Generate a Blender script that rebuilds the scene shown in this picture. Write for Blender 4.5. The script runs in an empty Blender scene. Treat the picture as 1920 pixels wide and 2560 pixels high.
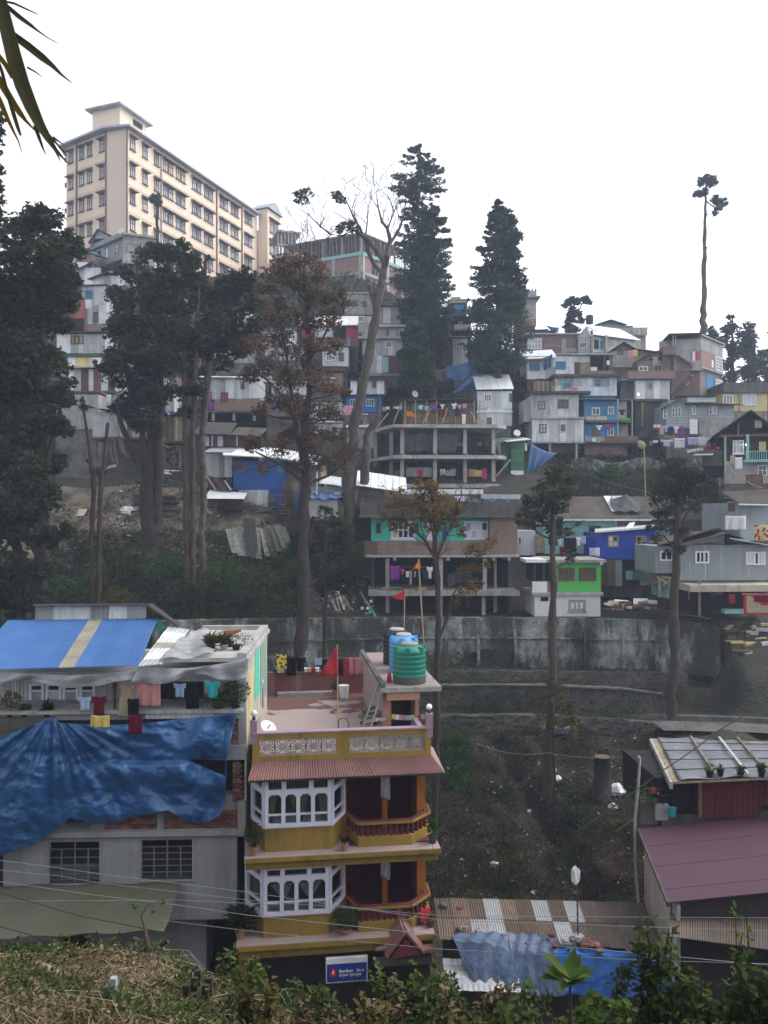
import bpy,math,random
import numpy as np
from mathutils import Vector,Matrix
S = bpy.context.scene
COL = S.collection
F = 2072.0
cam = bpy.data.cameras.new('camera')
cam.sensor_fit = 'VERTICAL';cam.sensor_height = 36.0
cam.lens = 36.0 * F / 2560.0
cam.clip_start = 0.1;cam.clip_end = 3000
camo = bpy.data.objects.new('camera',cam);COL.objects.link(camo)
camo.location = (0,0,0);camo.rotation_euler = (math.radians(90),0,0)
S.camera = camo
SUN_EL,SUN_AZ = 52.0,80.0
w = bpy.data.worlds.new('World');S.world = w;w.use_nodes = True
nt = w.node_tree;nt.nodes.clear()
sky = nt.nodes.new('ShaderNodeTexSky');sky.sky_type = 'NISHITA';sky.sun_disc = False
sky.sun_elevation = math.radians(SUN_EL);sky.sun_rotation = math.radians(SUN_AZ)
sky.air_density = 1.0;sky.dust_density = 6.0;sky.ozone_density = 1.0;sky.altitude = 2000
hs = nt.nodes.new('ShaderNodeHueSaturation');hs.inputs['Saturation'].default_value = 0.12
bg = nt.nodes.new('ShaderNodeBackground');bg.inputs[1].default_value = 0.15
wo = nt.nodes.new('ShaderNodeOutputWorld')
nt.links.new(sky.outputs[0],hs.inputs['Color']);nt.links.new(hs.outputs[0],bg.inputs[0]);nt.links.new(bg.outputs[0],wo.inputs[0])
sl = bpy.data.lights.new('sun','SUN');sl.energy = 0.8;sl.angle = math.radians(40);sl.color = (1,.96,.9)
slo = bpy.data.objects.new('sun',sl);COL.objects.link(slo)
slo.rotation_euler = (math.radians(90 - SUN_EL),0,math.radians(180 - SUN_AZ));slo.location = (0,60,120)
vs = S.view_settings;vs.view_transform = 'Standard';vs.look = 'None';vs.gamma = 1.0;vs.use_curve_mapping = False
vs.exposure = 1.42
cy = S.cycles
cy.volume_bounces = 0;cy.max_bounces = 5;cy.diffuse_bounces = 3;cy.glossy_bounces = 2;cy.transparent_max_bounces = 12
cy.transmission_bounces = 3;cy.use_denoising = True;cy.volume_step_rate = 1.0
RNG = np.random.default_rng(7);random.seed(7)
def P(px,py,Y):
 return Vector(((px - 960) / F * Y,Y,(1280 - py) / F * Y))
def npx(px,Y):
 return px / F * Y
def Yp(py):
 return 81.0 / (1 - (1280 - py) / F)
def tag(o,label=None,cat=None,group=None,kind=None):
 if label: o['label'] = label
 if cat: o['category'] = cat
 if group: o['group'] = group
 if kind: o['kind'] = kind
 return o
def thing(name,label,cat,loc,group=None):
 o = bpy.data.objects.new(name,None);COL.objects.link(o)
 o.empty_display_size = .2;o.location = loc;o['label'] = label;o['category'] = cat
 if group: o['group'] = group
 return o
def wloc(o):
 l = Vector((0,0,0))
 while o is not None:
  l += o.location;o = o.parent
 return l
class MB:
 def __init__(s): s.v = [];s.f = []
 def add(s,vs,fs):
  b = len(s.v);s.v += [tuple(p) for p in vs];s.f += [tuple(i + b for i in f) for f in fs];return s
 def box(s,o,a,b,c):
  o,a,b,c = Vector(o),Vector(a),Vector(b),Vector(c)
  return s.add([o,o+a,o+a+b,o+b,o+c,o+a+c,o+a+b+c,o+b+c],
                     [(0,3,2,1),(4,5,6,7),(0,1,5,4),(1,2,6,5),(2,3,7,6),(3,0,4,7)])
 def bar(s,p,q,w,h=None):
  p,q = Vector(p),Vector(q);h = h or w
  d = (q - p).normalized();up = Vector((0,0,1)) if abs(d.z) < .95 else Vector((0,1,0))
  r = d.cross(up).normalized() * w;u = r.cross(d).normalized() * h
  return s.box(p - r/2 - u/2,r,u,q - p)
 def quad(s,a,b,c,d): return s.add([a,b,c,d],[(0,1,2,3)])
 def sheet(s,a,b,c,d,t=.02):
  a,b,c,d = map(Vector,(a,b,c,d));n = (b-a).cross(d-a).normalized() * t
  return s.add([a,b,c,d,a+n,b+n,c+n,d+n],[(0,3,2,1),(4,5,6,7),(0,1,5,4),(1,2,6,5),(2,3,7,6),(3,0,4,7)])
 def tube(s,pts,rad,n=6,cap=True):
  pts = [Vector(p) for p in pts];k = len(pts)
  if not hasattr(rad,'__len__'): rad = [rad] * k
  base = len(s.v);ref = None
  for i,p in enumerate(pts):
   d = (pts[min(i+1,k-1)] - pts[max(i-1,0)]).normalized()
   if ref is None: ref = Vector((1,0,0)) if abs(d.x) < .9 else Vector((0,1,0))
   r = d.cross(ref).normalized();u = d.cross(r).normalized();ref = -u.cross(d) if False else ref
   for j in range(n):
    t = 2*math.pi*j/n;s.v.append(tuple(p + (r*math.cos(t) + u*math.sin(t)) * rad[i]))
  for i in range(k-1):
   for j in range(n):
    a = base+i*n+j;b = base+i*n+(j+1) % n;s.f.append((a,b,b+n,a+n))
  if cap:
   s.f.append(tuple(base+j for j in range(n)));s.f.append(tuple(base+(k-1)*n+j for j in reversed(range(n))))
  return s
 def lathe(s,c,prof,n=16,cap=True):
  c = Vector(c);base = len(s.v);k = len(prof)
  for r,z in prof:
   for j in range(n):
    t = 2*math.pi*j/n;s.v.append((c.x + r*math.cos(t),c.y + r*math.sin(t),c.z + z))
  for i in range(k-1):
   for j in range(n):
    a = base+i*n+j;b = base+i*n+(j+1) % n;s.f.append((a,b,b+n,a+n))
  if cap:
   s.f.append(tuple(base+j for j in reversed(range(n))));s.f.append(tuple(base+(k-1)*n+j for j in range(n)))
  return s
 def sphere(s,c,r,n=10,sq=(1,1,1)):
  c = Vector(c);prof = []
  base = len(s.v)
  for i in range(n//2+1):
   ph = math.pi*i/(n//2)
   for j in range(n):
    t = 2*math.pi*j/n
    s.v.append((c.x+r*sq[0]*math.sin(ph)*math.cos(t),c.y+r*sq[1]*math.sin(ph)*math.sin(t),c.z+r*sq[2]*math.cos(ph)))
  for i in range(n//2):
   for j in range(n):
    a = base+i*n+j;b = base+i*n+(j+1) % n;s.f.append((a,a+n,b+n,b))
  return s
 def prism(s,poly,vec):
  k = len(poly);poly = [Vector(p) for p in poly];vec = Vector(vec);b = len(s.v)
  s.v += [tuple(p) for p in poly] + [tuple(p+vec) for p in poly]
  s.f.append(tuple(range(b,b+k)));s.f.append(tuple(b+k+i for i in reversed(range(k))))
  for i in range(k): s.f.append((b+i,b+(i+1) % k,b+k+(i+1) % k,b+k+i))
  return s
 def grid(s,fn,nu,nv,keep=None):
  b = len(s.v)
  for j in range(nv+1):
   for i in range(nu+1): s.v.append(tuple(fn(i/nu,j/nv)))
  for j in range(nv):
   for i in range(nu):
    if keep is None or keep((i+.5)/nu,(j+.5)/nv):
     a = b+j*(nu+1)+i;s.f.append((a,a+1,a+nu+2,a+nu+1))
  return s
 def build(s,name,m,parent=None,smooth=False,solid=0,label=None,cat=None,group=None,kind=None):
  if not s.v: return None
  me = bpy.data.meshes.new(name)
  if parent is not None: o0 = wloc(parent)
  else:
   a = np.array(s.v);lo,hi = a.min(0),a.max(0);o0 = Vector(((lo[0]+hi[0])/2,(lo[1]+hi[1])/2,lo[2]))
  me.from_pydata([(x-o0.x,y-o0.y,z-o0.z) for x,y,z in s.v],[],s.f)
  if smooth: me.polygons.foreach_set('use_smooth',[True]*len(me.polygons))
  me.materials.append(MT[m] if isinstance(m,str) else m)
  o = bpy.data.objects.new(name,me);COL.objects.link(o)
  if parent is not None: o.parent = parent
  else: o.location = o0
  if solid:
   md = o.modifiers.new('thickness','SOLIDIFY');md.thickness = solid;md.offset = 0
  return tag(o,label,cat,group,kind)
def np_mesh(name,verts,m,parent=None,quads=None,smooth=False,**kw):
 verts = np.asarray(verts,dtype=np.float32).reshape(-1,3)
 if parent is not None: o0 = np.array(wloc(parent),dtype=np.float32)
 else:
  lo,hi = verts.min(0),verts.max(0);o0 = np.array([(lo[0]+hi[0])/2,(lo[1]+hi[1])/2,lo[2]],dtype=np.float32)
 n = len(verts);me = bpy.data.meshes.new(name)
 if quads is None: quads = np.arange(n,dtype=np.int32).reshape(-1,4)
 quads = np.asarray(quads,dtype=np.int32);nf = len(quads)
 me.vertices.add(n);me.vertices.foreach_set('co',(verts - o0).ravel())
 me.loops.add(nf*4);me.loops.foreach_set('vertex_index',quads.ravel())
 me.polygons.add(nf);me.polygons.foreach_set('loop_start',np.arange(0,nf*4,4,dtype=np.int32))
 if smooth: me.polygons.foreach_set('use_smooth',np.ones(nf,dtype=bool))
 me.update(calc_edges=True);me.materials.append(MT[m] if isinstance(m,str) else m)
 o = bpy.data.objects.new(name,me);COL.objects.link(o)
 if parent is not None: o.parent = parent
 else: o.location = Vector([float(c) for c in o0])
 return tag(o,**kw)
class Face:
 def __init__(s,px,Y,yaw=0.0):
  a = math.radians(yaw);s.O = Vector(((px-960)/F*Y,Y,0));s.d = Vector((math.cos(a),math.sin(a),0))
  s.n = Vector((math.sin(a),-math.cos(a),0))
 def hit(s,px,py,out=0.0):
  r = Vector(((px-960)/F,1,(1280-py)/F));t = (s.n.dot(s.O) + out) / s.n.dot(r);return r*t
 def uz(s,px,py,out=0.0):
  p = s.hit(px,py,out);return (p - s.O).dot(s.d),p.z
 def pt(s,u,z,out=0.0):
  return Vector((s.O.x,s.O.y,0)) + s.d*u + s.n*out + Vector((0,0,z))
 def rect(s,r,out=0.0):
  x0,y0,x1,y1 = r;xm,ym = (x0+x1)/2,(y0+y1)/2
  return s.uz(x0,ym,out)[0],s.uz(xm,y1,out)[1],s.uz(x1,ym,out)[0],s.uz(xm,y0,out)[1]
 def ubox(s,mb,u0,z0,u1,z1,o0,o1):
  return mb.box(s.pt(u0,z0,o1),s.d*(u1-u0),s.n*(o0-o1),(0,0,z1-z0))
 def box(s,mb,r,o0,o1,at=0.0):
  u0,z0,u1,z1 = s.rect(r,at);return s.ubox(mb,u0,z0,u1,z1,o0,o1)
def zone(ox,oy,k):
 return lambda *a: tuple((ox if i % 2 == 0 else oy) + v*k for i,v in enumerate(a))
MT = {}
def _nodes(name):
 m = bpy.data.materials.new(name);m.use_nodes = True;t = m.node_tree;t.nodes.clear()
 o = t.nodes.new('ShaderNodeOutputMaterial');b = t.nodes.new('ShaderNodeBsdfPrincipled');t.links.new(b.outputs[0],o.inputs[0])
 MT[name] = m;return m,t,b,o
def _n(t,kind,**kw):
 n = t.nodes.new(kind)
 for k,v in kw.items(): setattr(n,k,v)
 return n
def _mix(t,fac,a,b,blend='MIX'):
 n = t.nodes.new('ShaderNodeMix');n.data_type = 'RGBA';n.blend_type = blend
 for i,v in ((0,fac),(6,a),(7,b)):
  if hasattr(v,'is_output'): t.links.new(v,n.inputs[i])
  else: n.inputs[i].default_value = v if i == 0 else (*v[:3],1)
 return n.outputs[2]
def _map(t,vec,scale):
 n = t.nodes.new('ShaderNodeMapping');n.inputs['Scale'].default_value = scale;t.links.new(vec,n.inputs[0]);return n.outputs[0]
def _noise(t,vec,scale,detail=4,rough=.6,lo=.35,hi=.65):
 n = _n(t,'ShaderNodeTexNoise');n.inputs['Scale'].default_value = scale;n.inputs['Detail'].default_value = detail;n.inputs['Roughness'].default_value = rough
 t.links.new(vec,n.inputs['Vector']);r = _n(t,'ShaderNodeMapRange');r.inputs[1].default_value = lo;r.inputs[2].default_value = hi
 t.links.new(n.outputs[0],r.inputs[0]);return r.outputs[0]
def _mul(t,a,k):
 n = _n(t,'ShaderNodeMath',operation='MULTIPLY');t.links.new(a,n.inputs[0])
 if hasattr(k,'is_output'): t.links.new(k,n.inputs[1])
 else: n.inputs[1].default_value = k
 return n.outputs[0]
def M(name,col,col2=None,amt=.6,scale=1.2,streak=0,scol=(.035,.03,.026),sscale=2.2,spot=0,rough=.85,bump=.25,bscale=14,
      corr=None,brick=None,metal=0,objvar=.12,plank=None,spec=.3,moss=0):
 m,t,b,o = _nodes(name)
 g = _n(t,'ShaderNodeNewGeometry');pos = g.outputs['Position']
 oi = _n(t,'ShaderNodeObjectInfo')
 c = None
 if brick:
  mp = _n(t,'ShaderNodeSeparateXYZ');t.links.new(pos,mp.inputs[0])
  a = _n(t,'ShaderNodeMath',operation='ADD');t.links.new(mp.outputs[0],a.inputs[0]);t.links.new(mp.outputs[1],a.inputs[1])
  cb = _n(t,'ShaderNodeCombineXYZ');t.links.new(a.outputs[0],cb.inputs[0]);t.links.new(mp.outputs[2],cb.inputs[1])
  br = _n(t,'ShaderNodeTexBrick');t.links.new(cb.outputs[0],br.inputs['Vector']);br.inputs['Scale'].default_value = 1.0
  br.inputs['Brick Width'].default_value = .26;br.inputs['Row Height'].default_value = .1;br.inputs['Mortar Size'].default_value = .014
  br.inputs['Color1'].default_value = (*col,1);br.inputs['Color2'].default_value = (*[v*.6 for v in col],1);br.inputs['Mortar'].default_value = (*brick,1)
  c = br.outputs[0]
 n1 = _noise(t,pos,scale)
 base = c if c is not None else col
 c2 = col2 if col2 else tuple(v*.55 for v in col)
 c = _mix(t,_mul(t,n1,amt),base,c2)
 if streak:
  sv = _noise(t,_map(t,pos,(1.0,1.0,.13)),sscale,5,.65,.48,.72)
  c = _mix(t,_mul(t,sv,streak),c,scol)
 if spot:
  sp = _noise(t,pos,scale*4.3,6,.7,.56,.62);c = _mix(t,_mul(t,sp,spot),c,scol)
 if moss:
  ms = _noise(t,pos,.35,6,.7,.45,.62);c = _mix(t,_mul(t,ms,moss),c,(.035,.04,.02))
 if plank:
  wv = _n(t,'ShaderNodeTexWave',wave_type='BANDS',bands_direction=plank[0]);wv.inputs['Scale'].default_value = .314/plank[1];wv.inputs['Distortion'].default_value = .4
  t.links.new(pos,wv.inputs[0]);mr = _n(t,'ShaderNodeMapRange');mr.inputs[1].default_value = 0;mr.inputs[2].default_value = .14;mr.inputs[3].default_value = .45;mr.inputs[4].default_value = 0
  t.links.new(wv.outputs[1],mr.inputs[0]);c = _mix(t,mr.outputs[0],c,tuple(v*.3 for v in col))
 if objvar:
  mr = _n(t,'ShaderNodeMapRange');mr.inputs[3].default_value = 1-objvar*1.6;mr.inputs[4].default_value = 1+objvar
  t.links.new(oi.outputs['Random'],mr.inputs[0]);hv = _n(t,'ShaderNodeHueSaturation');t.links.new(mr.outputs[0],hv.inputs['Value']);t.links.new(c,hv.inputs['Color']);c = hv.outputs[0]
 t.links.new(c,b.inputs['Base Color'])
 b.inputs['Roughness'].default_value = rough;b.inputs['Metallic'].default_value = metal;b.inputs['Specular IOR Level'].default_value = spec
 h = None
 if corr:
  wv = _n(t,'ShaderNodeTexWave',wave_type='BANDS',bands_direction=corr[0]);wv.inputs['Scale'].default_value = .314/corr[1];t.links.new(pos,wv.inputs[0]);h = wv.outputs[1]
  bp = _n(t,'ShaderNodeBump');bp.inputs['Strength'].default_value = .5;bp.inputs['Distance'].default_value = corr[1]*.3;t.links.new(h,bp.inputs['Height']);prev = bp.outputs[0]
 else: prev = None
 if bump:
  nb = _n(t,'ShaderNodeTexNoise');nb.inputs['Scale'].default_value = bscale;nb.inputs['Detail'].default_value = 5;t.links.new(pos,nb.inputs['Vector'])
  bp = _n(t,'ShaderNodeBump');bp.inputs['Strength'].default_value = bump;bp.inputs['Distance'].default_value = .05;t.links.new(nb.outputs[0],bp.inputs['Height'])
  if prev: t.links.new(prev,bp.inputs['Normal'])
  prev = bp.outputs[0]
 if prev: t.links.new(prev,b.inputs['Normal'])
 return m
def leafmat(name,c1,c2,c3=None,trans=.25,big=.5):
 m,t,b,o = _nodes(name);g = _n(t,'ShaderNodeNewGeometry')
 r = _n(t,'ShaderNodeValToRGB');r.color_ramp.elements[0].color = (*c1,1);r.color_ramp.elements[1].color = (*c2,1)
 if c3: e = r.color_ramp.elements.new(.93);e.color = (*c2,1);r.color_ramp.elements[-1].color = (*c3,1)
 t.links.new(g.outputs['Random Per Island'],r.inputs[0])
 n1 = _noise(t,g.outputs['Position'],big,3);c = _mix(t,_mul(t,n1,.7),r.outputs[0],tuple(v*.45 for v in c1))
 d = _n(t,'ShaderNodeBsdfDiffuse');tr = _n(t,'ShaderNodeBsdfTranslucent');mx = _n(t,'ShaderNodeMixShader');mx.inputs[0].default_value = trans
 t.links.new(c,d.inputs[0]);t.links.new(c,tr.inputs[0]);t.links.new(d.outputs[0],mx.inputs[1]);t.links.new(tr.outputs[0],mx.inputs[2]);t.links.new(mx.outputs[0],o.inputs[0])
 return m
def cloth(name,col,col2=None,trans=.15,rough=.9):
 m,t,b,o = _nodes(name);g = _n(t,'ShaderNodeNewGeometry');n1 = _noise(t,g.outputs['Position'],6.,3)
 c = _mix(t,_mul(t,n1,.5),col,col2 or tuple(v*.6 for v in col))
 d = _n(t,'ShaderNodeBsdfDiffuse');tr = _n(t,'ShaderNodeBsdfTranslucent');mx = _n(t,'ShaderNodeMixShader');mx.inputs[0].default_value = trans
 t.links.new(c,d.inputs[0]);t.links.new(c,tr.inputs[0]);t.links.new(d.outputs[0],mx.inputs[1]);t.links.new(tr.outputs[0],mx.inputs[2]);t.links.new(mx.outputs[0],o.inputs[0])
 return m
def check(name,c1,c2,vec=(1,1,1),kind='WAVE',scale=6.):
 m,t,b,o = _nodes(name);g = _n(t,'ShaderNodeTexCoord');v = _map(t,g.outputs['Object'],vec)
 if kind == 'WAVE':
  wv = _n(t,'ShaderNodeTexWave');wv.inputs['Scale'].default_value = scale;t.links.new(v,wv.inputs[0]);f = wv.outputs[1]
 else:
  wv = _n(t,'ShaderNodeTexVoronoi');wv.inputs['Scale'].default_value = scale;t.links.new(v,wv.inputs[0]);f = wv.outputs[0]
 mr = _n(t,'ShaderNodeMapRange');mr.inputs[1].default_value = .4;mr.inputs[2].default_value = .5;t.links.new(f,mr.inputs[0])
 t.links.new(_mix(t,mr.outputs[0],c1,c2),b.inputs['Base Color']);b.inputs['Roughness'].default_value = .9
 return m
M('cream',(.78,.64,.5),(.68,.56,.44),.5,.25,streak=.3,scol=(.42,.34,.28),sscale=.6,bump=.1,objvar=0)
M('cream_plain',(.64,.52,.42),(.58,.47,.38),.4,.3,streak=.3,scol=(.3,.24,.2),sscale=.5,bump=.1,objvar=0)
M('brown_trim',(.2,.145,.115),rough=.8);M('zinc_roof',(.42,.46,.5),(.3,.33,.36),.6,1.5,rough=.55,corr=('X',.25))
M('concrete',(.38,.375,.365),(.21,.205,.195),.7,.8,streak=.55,scol=(.06,.058,.05),bump=.35)
M('concrete_light',(.4,.39,.37),(.27,.26,.25),.7,1.,streak=.4,scol=(.1,.095,.09))
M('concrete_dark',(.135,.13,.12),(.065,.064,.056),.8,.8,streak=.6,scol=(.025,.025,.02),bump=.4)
M('stone_wall',(.17,.165,.155),(.07,.068,.06),.9,.9,streak=.5,bump=.6,bscale=5,moss=.5)
M('grey_sheet',(.54,.565,.585),(.3,.31,.32),.5,1.2,streak=.5,scol=(.12,.1,.085),rough=.6,corr=('X',.16),objvar=.32)
M('grey_flat',(.49,.515,.53),(.27,.28,.29),.5,.9,streak=.4,scol=(.11,.1,.09),rough=.7,objvar=.25)
M('pale_sheet',(.6,.63,.655),(.4,.42,.43),.5,1.2,streak=.4,scol=(.2,.17,.14),rough=.55,corr=('X',.16),objvar=.24)
M('white_sheet',(.72,.75,.78),(.6,.62,.64),.4,1.2,streak=.2,scol=(.3,.28,.25),rough=.5,corr=('X',.2),objvar=.08)
M('rust_sheet',(.15,.075,.055),(.09,.05,.04),.7,1.6,streak=.4,rough=.8,corr=('X',.16),objvar=.2)
M('dark_roof',(.075,.07,.068),(.04,.038,.036),.7,1.2,rough=.85,corr=('X',.18),objvar=.2)
M('brown_roof',(.105,.085,.075),(.055,.048,.043),.8,1.1,streak=.3,rough=.85,corr=('X',.14),objvar=.15,spot=.4)
M('brick',(.25,.16,.13),amt=.35,brick=(.26,.23,.2),streak=.35,scol=(.09,.07,.06),bump=.3,objvar=.1)
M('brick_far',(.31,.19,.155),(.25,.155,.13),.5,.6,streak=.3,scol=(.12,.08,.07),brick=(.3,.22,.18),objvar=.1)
M('wood',(.15,.1,.068),(.07,.05,.036),.7,3.,streak=.5,bump=.3,objvar=.3)
M('wood_pale',(.3,.25,.17),(.15,.125,.09),.7,2.5,streak=.5,bump=.3,objvar=.3)
M('wood_dark',(.05,.03,.024),(.028,.018,.015),.6,2.5,plank=('Z',.22),objvar=.1)
M('bamboo',(.36,.3,.18),(.25,.2,.12),.5,3.)
M('white_paint',(.74,.75,.77),(.6,.61,.63),.4,1.5,streak=.25,scol=(.3,.29,.27),bump=.1,objvar=.05)
M('purple_white',(.66,.65,.76),(.55,.55,.66),.35,3.,bump=.05,objvar=.03,rough=.5)
M('blue_paint',(.035,.11,.38),(.026,.075,.26),.5,1.2,streak=.2,objvar=.08);M('sky_blue',(.08,.25,.44),(.06,.19,.38),.5,1.2,streak=.3,objvar=.08)
M('navy_box',(.022,.065,.4),(.018,.05,.32),.4,.8,streak=.15,objvar=.04,bump=.1)
M('green_paint',(.09,.44,.1),(.07,.36,.09),.4,.8,streak=.12,bump=.1,objvar=.03)
M('dark_green',(.07,.21,.11),(.05,.14,.08),.4,.8,streak=.25,bump=.1);M('pale_green',(.26,.42,.34),streak=.2)
M('turquoise',(.07,.5,.38),(.05,.38,.3),.3,.8,streak=.15,bump=.05,objvar=.03);M('pale_teal',(.27,.52,.5),(.18,.38,.37),.5,1.,streak=.25,plank=('Z',.2),objvar=.05)
M('red_wall',(.38,.11,.1),(.28,.08,.075),.5,.8,streak=.25,objvar=.06);M('pink_wall',(.42,.07,.1),streak=.25)
M('yellow_wall',(.6,.5,.24),(.48,.4,.2),.5,.8,streak=.3,objvar=.04);M('cream_shack',(.5,.46,.36),streak=.4,objvar=.1)
M('grey_blue',(.31,.36,.375),(.19,.22,.235),.5,.7,streak=.35,scol=(.1,.1,.1),plank=('Z',.3),objvar=.06)
M('grey_blue_flat',(.26,.29,.305),(.165,.185,.195),.5,.7,streak=.3,scol=(.1,.1,.1),objvar=.06,bump=.1)
M('glass',(.02,.024,.03),rough=.12,bump=0,spec=.6,amt=.3,objvar=.4);M('glass_pale',(.44,.5,.55),(.22,.26,.3),.8,.9,rough=.15,bump=0,spec=.6,objvar=.35)
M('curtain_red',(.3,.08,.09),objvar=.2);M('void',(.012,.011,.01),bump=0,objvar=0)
M('metal_dark',(.05,.05,.055),rough=.5,objvar=.1);M('steel',(.3,.31,.32),rough=.4,metal=.4)
M('bark',(.05,.037,.029),(.024,.019,.016),.8,2.2,streak=.6,scol=(.025,.02,.017),sscale=6,bump=.8,bscale=9,objvar=.1)
M('bark_pale',(.12,.1,.08),(.038,.032,.026),.9,1.6,streak=.5,scol=(.05,.042,.034),sscale=4,bump=.7,bscale=8,spot=.5)
M('bark_brown',(.085,.064,.048),(.04,.031,.025),.8,1.8,streak=.6,scol=(.03,.025,.02),sscale=5,bump=.7,bscale=9)  # mid brown bark, between the dark and the pale one
M('cable',(.03,.03,.03),rough=.6,bump=0);M('cable_pale',(.2,.21,.21),rough=.6,bump=0)
leafmat('leaf_dark',(.035,.05,.026),(.09,.115,.056),(.16,.175,.085),.45)
leafmat('leaf_conifer',(.035,.05,.026),(.088,.112,.055),(.16,.17,.08),.45,.3)
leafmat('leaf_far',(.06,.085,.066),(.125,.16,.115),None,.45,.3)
leafmat('leaf_brown',(.11,.075,.052),(.27,.18,.115),(.36,.27,.16),.35)
leafmat('leaf_rust',(.13,.085,.03),(.27,.18,.065),(.34,.15,.05),.35)
leafmat('leaf_green',(.03,.065,.02),(.075,.14,.04),(.12,.17,.05),.3)
leafmat('leaf_fresh',(.05,.095,.025),(.13,.19,.055),(.2,.24,.08),.35,1.5)
leafmat('leaf_bush',(.03,.045,.02),(.085,.11,.042),(.15,.17,.065),.35)
leafmat('leaf_olive',(.07,.068,.025),(.14,.125,.045),(.2,.16,.06),.3)
leafmat('leaf_dry',(.13,.095,.055),(.3,.235,.14),(.42,.36,.26),.2,1.2)
leafmat('leaf_near',(.04,.06,.022),(.1,.135,.05),(.19,.2,.08),.3,1.5)
# ================================================================ terrain
def _pw(y,pts):
 a = np.array(pts);return np.interp(y,a[:,0],a[:,1])
LEFT = [(-60,-1.7),(2.2,-1.7),(4,-2.8),(6.5,-4.1),(9.0,-5.2),(10,-5.8),(11,-7.0),(19,-16.2),(27,-16.2),(33,-16.5),(40,-17),(46,-16),(54,-15.0),(55.9,-15.0),(56.15,-13.95),(58.5,-14.1),(58.85,-12.5),(60.6,-12.7),(60.95,-11.75),(62.5,-11.7),(62.9,-8.0),(64,-7.8),(66,-6.6),(72,-2.6),(79,2.4),(84,1.8),(96,10.5),(126,36),(170,38),(300,25),(700,-20)]
RIGHT = [(-60,-1.7),(2.2,-1.7),(4,-2.8),(6.5,-4.35),(8,-5.2),(9.5,-6.4),(11,-7.8),(19,-16.4),(27,-16.8),(30,-17.9),(34,-18.6),(40,-18.8),(46,-16.9),(54,-15.0),(55.9,-15.0),(56.15,-13.95),(58.5,-14.1),(58.85,-12.5),(60.6,-12.7),(60.95,-11.75),(62.5,-11.7),(62.9,-8.3),(64,-8.2),(69,-8.1),(73,-4.5),(80,.8),(86,4),(90,5.2),(97,11),(126,36),(170,38),(300,25),(700,-20)]
def _fbm(x,y,sc,seed=0):
 r = 0;a = 1.
 for k in range(4):
  q = sc * 2**k
  r = r + a*np.sin(x*q + 1.7*np.sin(y*q*.8 + k + seed) + seed*3.1)*np.cos(y*q*1.1 + 1.3*np.sin(x*q*.7 + 2*k) + seed)
  a *= .55
 return r
def H(x,y):
 x = np.asarray(x,float);y = np.asarray(y,float)
 t = np.clip((x + 6) / 8,0,1);t = np.where(y < 20,np.clip((x + 2.4) / 1.6,0,1),t)
 z = _pw(y,LEFT)*(1-t) + _pw(y,RIGHT)*t
 crest = _pw(x,[(-400,46),(-20,44),(0,33),(8,25),(20,18.5),(32,15),(400,12)])
 z = np.where(y > 86,np.minimum(z,crest + .02*(y-100)*(y < 130)),z)
    # lane on the right in front of the retaining walls
 lane = np.clip((x-16)/2.5,0,1)*np.clip((y-48.5)/1.5,0,1)*np.clip((57.5-y)/1.,0,1)
 z = z*(1-lane) + (-13.95)*lane
 sl_ = np.clip((x-23.5)/1.5,0,1)*((y > 55.5) & (y < 63));z = z*(1-sl_) + np.interp(y,[55.5,57,62.5,63],[-13.9,-11.6,-8.3,-8.2])*sl_
    # drain running down the slope
 dx = x - np.interp(y,[36,40,45,50,54],[9.6,10.2,9.3,8.2,8.0])
 z = z - 1.1*np.exp(-(dx/.75)**2)*((y > 34) & (y < 54.5))
 z = z + (_fbm(x,y,.9,5)*.22 + _fbm(x,y,2.6,7)*.07)*np.clip((y-34)/3,0,1)*np.clip((53.5-y)/2,0,1)
 n = _fbm(x,y,.45)*.22 + _fbm(x,y,1.7,2)*.07
 return z + n*np.where((y > 19) & (y < 27),.1,np.where(y < 19,.55,np.where((y > 54) & (y < 64),.35,1.0)))
def ground_at(px,py,y0=5,y1=160):
 ys = np.linspace(y0,y1,3000);zz = (1280-py)/F*ys;h = H((px-960)/F*ys,ys)
 i = np.argmax(h >= zz);Y = float(ys[i]) if (h >= zz).any() else y1
 return Vector(((px-960)/F*Y,Y,float(H((px-960)/F*Y,Y))))
gx = np.concatenate([np.linspace(-700,-75,16)[:-1],np.linspace(-75,65,281),np.linspace(65,700,16)[1:]])
gy = np.concatenate([np.linspace(-60,0,8)[:-1],np.linspace(0,34,86)[:-1],np.linspace(34,72,140)[:-1],np.linspace(72,130,110)[:-1],np.linspace(130,700,40)])
GX,GY = np.meshgrid(gx,gy);GZ = H(GX,GY);nx_,ny_ = len(gx),len(gy)
ii = np.arange(ny_-1)[:,None]*nx_ + np.arange(nx_-1)[None,:]
qd = np.stack([ii,ii+1,ii+nx_+1,ii+nx_],-1).reshape(-1,4)
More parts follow.
